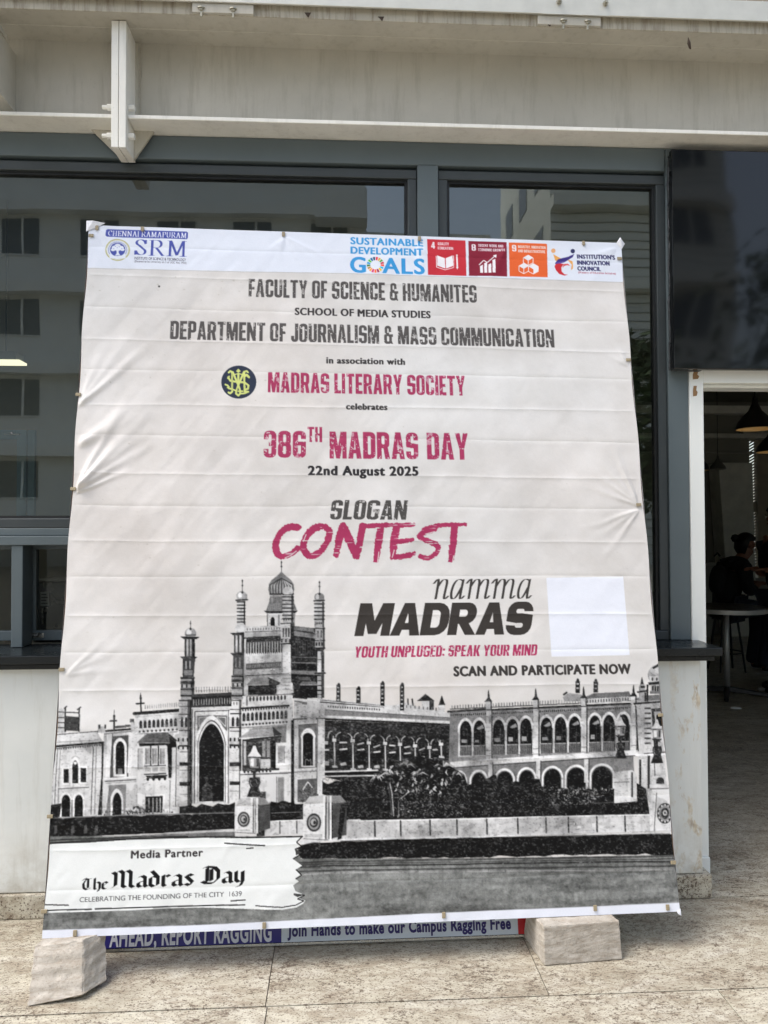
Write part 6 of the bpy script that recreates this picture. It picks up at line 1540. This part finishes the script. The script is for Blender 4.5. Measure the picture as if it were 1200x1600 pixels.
M_gold = plain('gold_lining', rgb(206, 180, 130), .5, 0, .05, 20)
pendant(2.936, 2.2, 2.200, .130, 'black bell pendant lamp nearest the doorway, hanging whole in view', M_lampb, M_gold, M_bulb)
pendant(3.640, 3.2, 2.140, .130, 'black bell pendant lamp cut by the right edge of the photo, lower than its neighbour', M_lampb, M_gold, M_bulb)
pendant(3.345, 4.0, 2.042, .130, 'black bell pendant lamp half hidden by the white door frame', M_lampb, M_gold, M_bulb0)
pendant(4.83, 6.5, 2.25, .10, 'dull grey pendant lamp far back beside the pale pillar', plain('grey_enamel', rgb(96, 96, 90), .5), M_wall2, M_bulb0)

M_rimst = plain('polished_rim', rgb(206, 206, 202), .48, .5, .05, 20)
def round_table(x, y, z, r):
    o = thing('cafe_table', (x, y, 0), 'round cafe table with a steel rim on a single steel column inside the doorway', 'table')
    b = MB(); b.lathe([(0, z), (r - .012, z), (r - .004, z - .002), (r - .004, z - .040), (r - .03, z - .044), (0, z - .044)], (x, y, 0), 64); b.build('table_top', M_ply, o)
    b = MB(); b.lathe([(r - .0035, z - .003), (r, z - .004), (r + .001, z - .02), (r, z - .041), (r - .0035, z - .042)], (x, y, 0), 64); b.build('rim', M_rimst, o)
    b = MB(); b.tube([(x, y, .05), (x, y, z - .045)], .026, 20); b.build('column', M_rimst, o, smooth=True)
    b = MB()
    for k in range(4):
        a = R(-28 + 90 * k); c, s_ = math.cos(a), math.sin(a); p = Vector((x, y, 0)); d = Vector((c, s_, 0)); n = Vector((-s_, c, 0))
        b.hexa([p + d * .02 + n * .028 + Vector((0, 0, .03)), p + d * .02 - n * .028 + Vector((0, 0, .03)), p + d * .02 - n * .022 + Vector((0, 0, .075)), p + d * .02 + n * .022 + Vector((0, 0, .075)),
                p + d * .34 + n * .02 + Vector((0, 0, .012)), p + d * .34 - n * .02 + Vector((0, 0, .012)), p + d * .34 - n * .016 + Vector((0, 0, .034)), p + d * .34 + n * .016 + Vector((0, 0, .034))])
        b.lathe([(0, 0), (.016, 0), (.016, .013), (0, .014)], (x + c * .325, y + s_ * .325, 0), 12)
    b.build('cross_foot', M_lampb, o, bevel=.003)
    return o
round_table(3.472, 3.69, .79, .352)
def seat_stool(x, y, h, label):
    o = thing('bar_stool', (x, y, 0), label, 'stool')
    b = MB(); b.lathe([(0, h), (.15, h), (.165, h - .012), (.165, h - .035), (0, h - .04)], (x, y, 0), 32); b.build('seat', M_lampb, o, smooth=False)
    for k in range(4):
        a = R(45 + 90 * k); b = MB(); b.tube([(x + .11 * math.cos(a), y + .11 * math.sin(a), h - .04), (x + .19 * math.cos(a), y + .19 * math.sin(a), .0)], .011, 10); b.build('leg', M_lampb, o)
    b = MB(); b.tube([(x + .16 * math.cos(R(k * 15)), y + .16 * math.sin(R(k * 15)), .2) for k in range(25)], .007, 8); b.build('foot_ring', M_lampb, o)
    return o
seat_stool(4.04, 4.80, .60, 'black round stool under the seated person with glasses')
def side_chair(x, y, label):
    o = thing('cafe_chair', (x, y, 0), label, 'chair')
    b = MB(); b.box(x - .20, x + .20, y - .20, y + .20, .44, .465); b.build('seat', M_ply, o, bevel=.008)
    b = MB(); b.box(x - .19, x + .19, y + .20, y + .222, .62, .84); b.build('backrest', M_ply, o, bevel=.008)
    for sx in (-1, 1):
        b = MB(); b.tube([(x + sx * .18, y - .18, .44), (x + sx * .19, y - .20, 0)], .012, 10); b.build('leg', M_steel, o)
        b = MB(); b.tube([(x + sx * .18, y + .19, .84), (x + sx * .18, y + .19, .44), (x + sx * .19, y + .22, 0)], .012, 10); b.build('leg', M_steel, o)
    return o
side_chair(3.38, 4.55, 'dark low backed cafe chair standing behind the round steel rimmed table')
sh = thing('wall_shelf', (4.9, 7.4, 0), 'low pale counter against the dark back wall of the cafe', 'counter')
b = MB(); b.box(4.55, 5.15, 7.2, 7.6, .98, 1.02); b.build('shelf_top', M_wall2, sh, bevel=.003); b = MB(); b.box(4.58, 5.12, 7.25, 7.59, .0, .979); b.build('cabinet', M_dark, sh, bevel=.003)
scrapb = MB(); g = random.Random(6); N_ = 12
scrapb.lathe([(0, .003)] + [(.02 + .002 * k, .004 + .003 * (k % 2)) for k in range(4)] + [(.03, .001)], (0, 0, 0), 14)
so = scrapb.build('paper_scrap', M_white); so.location = (3.274, 3.16, .0005); so.scale = (1.6, 1.0, 1.0); tag(so, 'crumpled white paper scrap on the floor before the table foot', 'litter')

# kitchen counter, black appliance, strip lamp seen through the hatch and the tinted glass
kc = thing('kitchen_counter', (-1.3, .7, 0), 'long dark counter just behind the serving hatch windows', 'counter')
b = MB(); b.box(-2.55, 1.2, .42, 1.05, .92, .96); b.build('counter_top', M_wall2, kc, bevel=.003); b = MB(); b.box(-2.55, 1.2, .46, 1.02, 0, .919); b.build('cabinet', M_dark, kc)
ap = thing('black_cooker_box', (-1.34, .80, .96), 'black boxy kitchen appliance with a small printed label behind the hatch', 'appliance')
b = MB(); b.box(-1.475, -1.19, .70, .98, .962, 1.25); b.build('housing', plain('black_enamel', rgb(28, 31, 33), .3), ap, bevel=.012)
b = MB(); b.box(-1.432, -1.392, .696, .6995, 1.135, 1.202); lb = b.build('printed_label', plain('label_paper', rgb(150, 152, 150), .6), ap)
b = MB()
for i in range(4): b.box(-1.428, -1.398 - (i % 2) * .006, .6948, .6955, 1.146 + i * .014, 1.150 + i * .014)
b.build('label_lines', M_blk, lb)
b = MB(); b.tube([(-1.452, .69, 1.00), (-1.452, .685, 1.08)], .004, 8); b.tube([(-1.418, .69, 1.05), (-1.418, .685, 1.13)], .004, 8); b.build('door_handle', M_steel, ap)
b = MB(); b.box(-1.46, -1.22, .72, .96, 1.252, 1.266); b.build('lid', M_wall2, ap, bevel=.004)
sl_o = thing('strip_light', (-2.0, 1.2, 2.40), 'hanging grey strip lamp glowing behind the left window', 'lamp')
b = MB(); b.box(-2.5, -1.745, 1.15, 1.27, 2.418, 2.462); b.build('housing', plain('grey_lamp_housing', rgb(128, 130, 124), .5), sl_o, bevel=.003)
t = NT('lit_diffuser'); b = MB(); b.box(-2.49, -1.728, 1.16, 1.26, 2.405, 2.4175); b.build('diffuser', t.set(rgb(250, 240, 210), .4, emit=(1.0, .88, .62, 1), emits=1.0), sl_o)
b = MB(); b.tube([(-2.42, 1.21, 2.46), (-2.42, 1.21, 3.3)], .003, 6); b.build('cord', M_blk, sl_o); b = MB(); b.tube([(-1.82, 1.21, 2.46), (-1.82, 1.21, 3.3)], .003, 6); b.build('cord', M_blk, sl_o)

# ------------------------------------------------------------------ people
def skin(name, pts, edges, mat, parent, sub=2, root=0, grow=1.0):
    """One continuous surface grown round joints: pts = (x, y, z, radius or (rx, ry))."""
    me = bpy.data.meshes.new(name); me.from_pydata([p[:3] for p in pts], edges, []); me.materials.append(mat)
    o = bpy.data.objects.new(name, me); COL.objects.link(o); o.parent = parent
    md = o.modifiers.new('skin', 'SKIN'); md.use_smooth_shade = True; md.branch_smoothing = .3
    for i, p in enumerate(pts):
        r_ = p[3] if isinstance(p[3], tuple) else (p[3], p[3]); me.skin_vertices[0].data[i].radius = (r_[0] * grow, r_[1] * grow); me.skin_vertices[0].data[i].use_root = (i == root)
    s_ = o.modifiers.new('smooth', 'SUBSURF'); s_.levels = sub; s_.render_levels = sub
    return o
class Body:
    def __init__(s): s.p, s.e = [], []
    def add(s, pos, r, link=None):
        s.p.append((pos[0], pos[1], pos[2], r)); i = len(s.p) - 1
        if link is not None: s.e.append((link, i))
        return i
    def chain(s, start, *steps):
        i = start
        for pos, r in steps: i = s.add(pos, r, i)
        return i
def hand(B_, w, pos, fwd, side, upv, k=1.0, curl=.5):
    """Palm with four unequal bent fingers and a thumb from the side of the palm."""
    P_, F_, S_, U_ = Vector(pos), Vector(fwd).normalized(), Vector(side).normalized(), Vector(upv).normalized()
    pm = B_.add(P_ + F_ * .045 * k, (.030 * k, .018 * k), w)
    for j, (off, l) in enumerate(((-.027, .066), (-.009, .076), (.009, .071), (.026, .056))):
        b0 = P_ + F_ * .085 * k + S_ * off * k
        q = B_.add(b0, .0095 * k, pm); l *= k
        q = B_.add(b0 + F_ * l * .45 - U_ * l * .12 * curl, .0085 * k, q); q = B_.add(b0 + F_ * l * .75 - U_ * l * .42 * curl, .008 * k, q); B_.add(b0 + F_ * l * .92 - U_ * l * .75 * curl, .0068 * k, q)
    q = B_.add(P_ + F_ * .035 * k - S_ * .036 * k, .011 * k, pm); q = B_.add(P_ + F_ * .062 * k - S_ * .058 * k - U_ * .01 * k, .0095 * k, q); B_.add(P_ + F_ * .085 * k - S_ * .064 * k - U_ * .022 * k, .008 * k, q)
M_skin = plain('brown_skin', rgb(132, 88, 66), .5, 0, .06, 20); M_hair = plain('black_hair', rgb(16, 14, 13), .5, 0, .2, 60); M_top = plain('black_top', rgb(22, 22, 24), .85, 0, .15, 30); M_trou = plain('dark_blue_denim', rgb(36, 40, 52), .85, 0, .15, 40); M_yel = plain('pale_yellow_cloth', rgb(196, 180, 120), .8, 0, .1, 20); M_shoe = plain('black_shoe', rgb(20, 20, 24), .5); M_sole = plain('pale_sole', rgb(200, 200, 196), .6)
def head(parent, c, f, skinpts):
    """Eyes, brows, mouth and hair for a head at c looking along f."""
    f = Vector(f).normalized(); s_ = Vector((0, 0, 1)).cross(f).normalized(); u_ = f.cross(s_); c = Vector(c)
    for k in (-1, 1):
        e = c + f * .083 + s_ * .031 * k + u_ * .006; b = MB(); b.lathe([(0, -.011), (.008, -.008), (.011, 0), (.008, .008), (0, .011)], e, 12); b.build('eye', M_blk if False else plain('eye_white', rgb(210, 205, 200), .3), parent, smooth=True, local=True)
        b = MB(); b.tube([c + f * .093 + s_ * k * .014 + u_ * .026, c + f * .094 + s_ * k * .032 + u_ * .031, c + f * .082 + s_ * k * .050 + u_ * .026], .004, 6); b.build('eyebrow', M_hair, parent, local=True)
    b = MB(); b.tube([c + f * .088 + s_ * -.024 - u_ * .052, c + f * .097 - u_ * .050, c + f * .088 + s_ * .024 - u_ * .052], [.004, .007, .004], 8); b.build('lips', plain('lips', rgb(112, 60, 54), .5), parent, local=True)
def hair_cap(parent, c, f, long_=.0, bun=False):
    f = Vector(f).normalized(); s_ = Vector((0, 0, 1)).cross(f).normalized(); u_ = f.cross(s_); c = Vector(c); vs, fs = [], []; n, m_ = 20, 12; g = random.Random(3)
    for j in range(m_ + 1):
        th = math.pi * j / m_
        for i in range(n):
            ph = 2 * math.pi * i / n; d = s_ * (math.sin(th) * math.cos(ph)) + f * (math.sin(th) * math.sin(ph)) + u_ * math.cos(th)
            fr = d.dot(f); low = d.dot(u_)
            r_ = .112 + g.uniform(-.003, .003)
            p = Vector(d * r_)
            if fr > .05 and low < .52 - .1 * fr: p = p * .62                     # leaves the face free
            if low < -.3 and fr < .3: p += u_ * (-long_ * (-.3 - low)) - f * .01
            vs.append(c + p - f * .012 + u_ * .012)
    for j in range(m_):
        for i in range(n): fs.append((j * n + i, j * n + (i + 1) % n, (j + 1) * n + (i + 1) % n, (j + 1) * n + i))
    b = MB(); b.add(vs, fs)
    if bun:
        for z_ in range(1): b.lathe([(0, -.045), (.03, -.034), (.045, 0), (.03, .034), (0, .045)], c - f * .12 + u_ * .05, 14)
    b.build('hair', M_hair, parent, smooth=True, local=True)
# seated person with glasses, leaning forward to the right, backpack on
p1 = thing('person', (4.04, 4.79, 0), 'person in black with glasses leaning forward on a stool, backpack on the back', 'person')
def q1(x, y, z): return (x - 4.04, y - 4.79, z)
B1 = Body(); pel = B1.add(q1(4.04, 4.79, .68), (.115, .098)); ab = B1.add(q1(4.06, 4.79, .84), (.108, .086), pel); chs = B1.add(q1(4.12, 4.79, 1.03), (.128, .088), ab); cl = B1.add(q1(4.18, 4.79, 1.14), (.078, .062), chs); nk = B1.add(q1(4.225, 4.79, 1.205), .052, cl)
hb = B1.add(q1(4.255, 4.79, 1.265), (.068, .068), nk); hm = B1.add(q1(4.268, 4.79, 1.325), (.084, .080), hb); ht = B1.add(q1(4.262, 4.79, 1.385), (.066, .064), hm); B1.add(q1(4.365, 4.79, 1.305), .015, hm); B1.add(q1(4.325, 4.79, 1.232), .036, hb); B1.add(q1(4.255, 4.69, 1.315), .016, hm); B1.add(q1(4.255, 4.89, 1.315), .016, hm)
for k in (-1, 1):
    y = 4.79
    a = B1.chain(cl, (q1(4.15, y + k * .17, 1.11), .052), (q1(4.13, y + k * .235, .96), .043), (q1(4.16, y + k * .24, .84), .038), (q1(4.27, y + k * .16, .885), .032), (q1(4.36, y + k * .07, .915), .027))
    hand(B1, a, q1(4.37, y + k * .06, .918), (.85, -k * .35, .05), (0, k * 1, 0), (0, 0, 1))
    B1.chain(pel, (q1(4.10, y + k * .095, .655), .095), (q1(4.27, y + k * .11, .66), .080), (q1(4.42, y + k * .115, .64), .062), (q1(4.42, y + k * .11, .40), .052), (q1(4.37, y + k * .105, .12), .037), (q1(4.38, y + k * .105, .055), .035), (q1(4.46, y + k * .11, .035), .030), (q1(4.52, y + k * .11, .030), .022))
skin('body', B1.p, B1.e, M_skin, p1)
T1 = Body(); a = T1.add(q1(4.03, 4.79, .70), (.150, .130)); c_ = T1.chain(a, (q1(4.055, 4.79, .85), (.145, .120)), (q1(4.12, 4.79, 1.03), (.168, .122))); d_ = T1.chain(c_, (q1(4.175, 4.79, 1.135), (.108, .088)), (q1(4.205, 4.79, 1.175), (.066, .06)))
for k in (-1, 1): T1.chain(len(T1.p) - 2 if k == -1 else 3, (q1(4.15, 4.79 + k * .17, 1.11), .078), (q1(4.13, 4.79 + k * .235, .96), .064), (q1(4.16, 4.79 + k * .24, .84), .057), (q1(4.26, 4.79 + k * .165, .882), .048))
skin('black_top', T1.p, T1.e, M_top, p1, grow=1.16)
J1 = Body(); a = J1.add(q1(4.03, 4.79, .68), (.150, .128))
for k in (-1, 1): J1.chain(a, (q1(4.11, 4.79 + k * .10, .66), .108), (q1(4.27, 4.79 + k * .112, .665), .094), (q1(4.42, 4.79 + k * .117, .645), .078), (q1(4.425, 4.79 + k * .112, .40), .066), (q1(4.37, 4.79 + k * .106, .12), .060), (q1(4.37, 4.79 + k * .106, .055), .056))
skin('trousers', J1.p, J1.e, M_trou, p1, grow=1.10)
for k in (-1, 1):
    Sx = Body(); a = Sx.add(q1(4.36, 4.79 + k * .106, .06), .048); Sx.chain(a, (q1(4.45, 4.79 + k * .11, .045), .042), (q1(4.53, 4.79 + k * .11, .035), .032)); skin('shoe', Sx.p, Sx.e, M_shoe, p1)
b = MB(); b.prism([q1(4.262, 4.66, 1.10), q1(4.285, 4.72, 1.06), q1(4.30, 4.735, .95), q1(4.24, 4.67, .93), q1(4.25, 4.645, 1.02)], (.012, .10, .0)); b.build('yellow_front', M_yel, p1, bevel=.01, local=True)
hc = q1(4.27, 4.79, 1.325); head(p1, hc, (1, -.25, -.12), None); hair_cap(p1, hc, (1, -.25, -.12), .05, True)
f = Vector((1, -.25, -.12)).normalized(); s_ = Vector((0, 0, 1)).cross(f).normalized(); u_ = f.cross(s_); b = MB()
for k in (-1, 1):
    c0 = Vector(hc) + f * .102 + s_ * k * .032 + u_ * .004; b.tube([c0 + s_ * .024 * math.cos(w_ * .5236) + u_ * .019 * math.sin(w_ * .5236) for w_ in range(13)], .0022, 6, cap=False); b.tube([c0 + s_ * k * .024, Vector(hc) + s_ * k * .083 + f * .0 + u_ * .01], .002, 6)
b.build('glasses', M_blk, p1, local=True)
bp_ = thing('backpack', (3.93, 4.79, .95), 'black backpack worn by the leaning person with glasses', 'backpack')
Bp = Body(); a = Bp.add((.0, 0, -.16), (.115, .075)); Bp.chain(a, (.0, 0, .0), (.13, .085)) if False else None
Bp.add((.02, 0, .02), (.125, .085), 0); Bp.add((.055, 0, .17), (.105, .07), 1); skin('pack_body', Bp.p, Bp.e, M_top, bp_)
b = MB(); b.tube([(.05, 0, .25), (.02, .0, .285), (-.015, 0, .25)], .008, 8); b.build('grab_loop', M_top, bp_, local=True)
for k in (-1, 1):
    b = MB(); b.tube([(.10, k * .09, .20), (.22, k * .105, .235), (.29, k * .11, .12), (.24, k * .11, -.05), (.11, k * .10, -.16)], .016, 8); b.build('strap', M_top, bp_, local=True)
# second person, mostly beyond the right edge
p2 = thing('person', (4.02, 3.72, 0), 'person in dark clothes standing at the right edge beside the round table', 'person')
q2 = lambda x, y, z: (x - 4.02, y - 3.72, z)
def torso2(B_, g_):
    pel = B_.add(q2(4.03, 3.72, .92), (.15 + g_, .115 + g_)); ab = B_.add(q2(4.02, 3.72, 1.07), (.125 + g_, .10 + g_), pel); ch_ = B_.add(q2(4.01, 3.72, 1.26), (.15 + g_, .11 + g_), ab); cl = B_.add(q2(4.0, 3.72, 1.39), (.10 + g_, .08 + g_), ch_)
    return pel, cl
B2 = Body(); pel, cl = torso2(B2, 0); nk = B2.add(q2(3.99, 3.72, 1.46), .052, cl); hb = B2.add(q2(3.975, 3.72, 1.53), .070, nk); hm = B2.add(q2(3.975, 3.72, 1.59), (.082, .084), hb); B2.add(q2(3.985, 3.72, 1.65), .066, hm); B2.add(q2(3.875, 3.72, 1.575), .015, hm); B2.add(q2(3.915, 3.72, 1.50), .036, hb); B2.add(q2(3.985, 3.62, 1.58), .016, hm); B2.add(q2(3.985, 3.82, 1.58), .016, hm)
for k in (-1, 1):
    a = B2.chain(cl, (q2(4.0, 3.72 + k * .18, 1.36), .06), (q2(4.0, 3.72 + k * .23, 1.20), .048), (q2(3.98, 3.72 + k * .23, 1.06), .042), (q2(3.90, 3.72 + k * .19, 1.09), .035), (q2(3.85, 3.72 + k * .13, 1.115), .026)); hand(B2, a, q2(3.845, 3.72 + k * .125, 1.118), (-.9, -k * .4, .1), (0, -k, 0), (0, 0, 1))
    B2.chain(pel, (q2(4.03, 3.72 + k * .095, .84), .095), (q2(4.0 - (k < 0) * .05, 3.72 + k * .10, .66), .078), (q2(4.0 - (k < 0) * .10, 3.72 + k * .10, .47), .058), (q2(4.02 - (k < 0) * .09, 3.72 + k * .10, .28), .052), (q2(4.03 - (k < 0) * .09, 3.72 + k * .10, .10), .037), (q2(4.0 - (k < 0) * .09, 3.72 + k * .10, .045), .034), (q2(3.90 - (k < 0) * .09, 3.72 + k * .105, .03), .026))
skin('body', B2.p, B2.e, M_skin, p2)
T2 = Body(); pel, cl = torso2(T2, .02); T2.add(q2(3.995, 3.72, 1.425), .066, cl)
for k in (-1, 1): T2.chain(cl, (q2(4.0, 3.72 + k * .18, 1.36), .077), (q2(4.0, 3.72 + k * .235, 1.20), .064), (q2(3.99, 3.72 + k * .235, 1.08), .058))
skin('dark_shirt', T2.p, T2.e, M_top, p2, grow=1.16)
J2 = Body(); a = J2.add(q2(4.03, 3.72, .93), (.165, .13))
for k in (-1, 1): J2.chain(a, (q2(4.03, 3.72 + k * .10, .84), .112), (q2(4.0 - (k < 0) * .05, 3.72 + k * .105, .66), .094), (q2(4.0 - (k < 0) * .10, 3.72 + k * .105, .47), .076), (q2(4.02 - (k < 0) * .09, 3.72 + k * .105, .28), .070), (q2(4.03 - (k < 0) * .09, 3.72 + k * .105, .12), .062), (q2(4.03 - (k < 0) * .09, 3.72 + k * .105, .06), .060))
skin('trousers', J2.p, J2.e, M_trou, p2, grow=1.10)
for k in (-1, 1):
    x = 4.0 - (k < 0) * .09; y = 3.72 + k * .105
    Sx = Body(); a = Sx.add(q2(x + .04, y, .065), .050); Sx.chain(a, (q2(x - .05, y, .055), .046), (q2(x - .13, y, .045), .036)); s2 = skin('shoe', Sx.p, Sx.e, M_shoe, p2)
    b = MB(); b.prism([q2(x + .09, y + .035, .002), q2(x - .08, y + .045, .002), q2(x - .165, y + .02, .002), q2(x - .165, y - .02, .002), q2(x - .08, y - .045, .002), q2(x + .09, y - .035, .002)], (0, 0, .024)); b.build('sole', M_sole, s2, bevel=.006, local=True)
hc = q2(3.975, 3.72, 1.595); head(p2, hc, (-1, -.1, -.1), None); hair_cap(p2, hc, (-1, -.1, -.1), .12)

# ------------------------------------------------------------------ behind the photographer: seen in the glass
def far_block(name, x0, x1, yf, yb, h, label, cols, floors, win_w=1.5, band=True, wall=M_bfac, zw0=2.8, per=3.26, side=False):
    o = thing(name, ((x0 + x1) / 2, yf, 0), label, 'building')
    b = MB(); b.box(x0, x1, yb, yf, 0, h); b.build('wall', wall, o)
    b = MB()
    for k in range(floors):
        z = zw0 + per * k + 1.55
        if band: b.box(x0, x1, yf + .002, yf + .55, z + .08, z + .52)
    if band: b.build('ledge', wall, o)
    for k in range(floors):
        z = zw0 + per * k
        for x in cols:
            w = MB(); w.box(x, x + win_w, yf + .002, yf + .03, z, z + 1.45); wo = w.build('window', M_bwin, o)
            w = MB(); w.box(x + win_w * .56, x + win_w * .62, yf + .031, yf + .05, z, z + 1.45); w.box(x, x + win_w, yf + .031, yf + .05, z - .05, z); w.build('window_frame', wall, wo)
    b = MB(); b.box(x0 - .1, x1 + .1, yb, yf + .1, h + .002, h + .45); b.build('parapet', wall, o)
    return o
far_block('apartment_block', -24.0, 1.1, -28, -38, 19.2, 'long pale block with paired windows reflected in the left glass', [-22.9 + 3.1 * i for i in range(8)], 5)
b = MB(); b.box(-1.0, 1.12, -27.99, -26.9, 13.9, 15.1); o_ = [o for o in bpy.data.objects if o.name == 'apartment_block'][0]; b.build('balcony', M_bfac, o_); b = MB(); b.box(-.6, .9, -27.99, -27.96, 12.2, 13.6); b.build('window', M_bwin, o_)
far_block('low_block', 1.3, 7.3, -34, -42, 15.6, 'lower pale block seen between its two tall neighbours in the reflection', [2.0, 4.6], 4, 1.9)
far_block('corner_block', 8.4, 15.7, -26.5, -36, 24.0, 'tall pale corner block reflected in the right hand glass and the black panel', [13.0], 6, 1.7, wall=plain('grooved_render', rgb(224, 226, 218), .8, 0, .05, .5))
o_ = bpy.data.objects['corner_block']
for k in range(5):
    for j in range(3):
        b = MB(); b.box(8.37, 8.399, -34.6 + j * 2.8, -33.2 + j * 2.8, 2.8 + 3.26 * k, 4.25 + 3.26 * k); b.build('window', M_bwin, o_)
b = MB()
for i in range(64): b.box(8.41, 15.69, -26.499, -26.47, .4 + i * .36, .43 + i * .36)
b.build('groove_line', plain('groove_shade_colour', rgb(140, 142, 134), .9), o_)  # thin raised strips, coloured dark to paint the shade of grooves
def tree(x, y, h, r, seed, label):
    o = thing('street_tree', (x, y, 0), label, 'tree'); g = random.Random(seed); tr = MB(); tips = []
    tr.tube([(x, y, 0), (x + .08, y, h * .25), (x - .05, y + .1, h * .5), (x, y, h * .7)], [.20, .16, .12, .07], 10)
    for i in range(11):
        a = g.uniform(0, 6.28); z0 = h * g.uniform(.3, .62); l = r * g.uniform(.55, .95); e = (x + math.cos(a) * l, y + math.sin(a) * l, z0 + l * g.uniform(.3, .9)); mid = (x + math.cos(a) * l * .5, y + math.sin(a) * l * .5, z0 + l * .3)
        tr.tube([(x, y, z0), mid, e], [.07, .045, .02], 7); tips += [e, mid]
    tr.build('trunk', plain('bark', rgb(84, 70, 56), .9, 0, .2, 12), o)
    lf = MB()
    for e in tips + [(x, y, h * .85)] * 3:
        for _ in range(150):
            d = Vector((g.gauss(0, 1), g.gauss(0, 1), g.gauss(0, .7))); p = Vector(e) + d * r * .22
            a, b_ = Vector((g.uniform(-1, 1), g.uniform(-1, 1), g.uniform(-.6, .6))).normalized(), Vector((g.uniform(-1, 1), g.uniform(-1, 1), g.uniform(-1, 1))).normalized(); s1, s2 = g.uniform(.10, .20), g.uniform(.05, .09)
            lf.add([p - a * s1, p + b_ * s2, p + a * s1, p - b_ * s2], [(0, 1, 2, 3)])
    lf.build('crown', plain('leaf_green', rgb(58, 78, 40), .6, 0, .35, 3), o, fixn=False)
tree(9.6, -12.5, 7.6, 3.2, 4, 'dense green tree on the forecourt, reflected in the black panel')
tree(6.5, -13.5, 6.2, 1.7, 9, 'smaller loose green tree reflected at the right edge of the window')
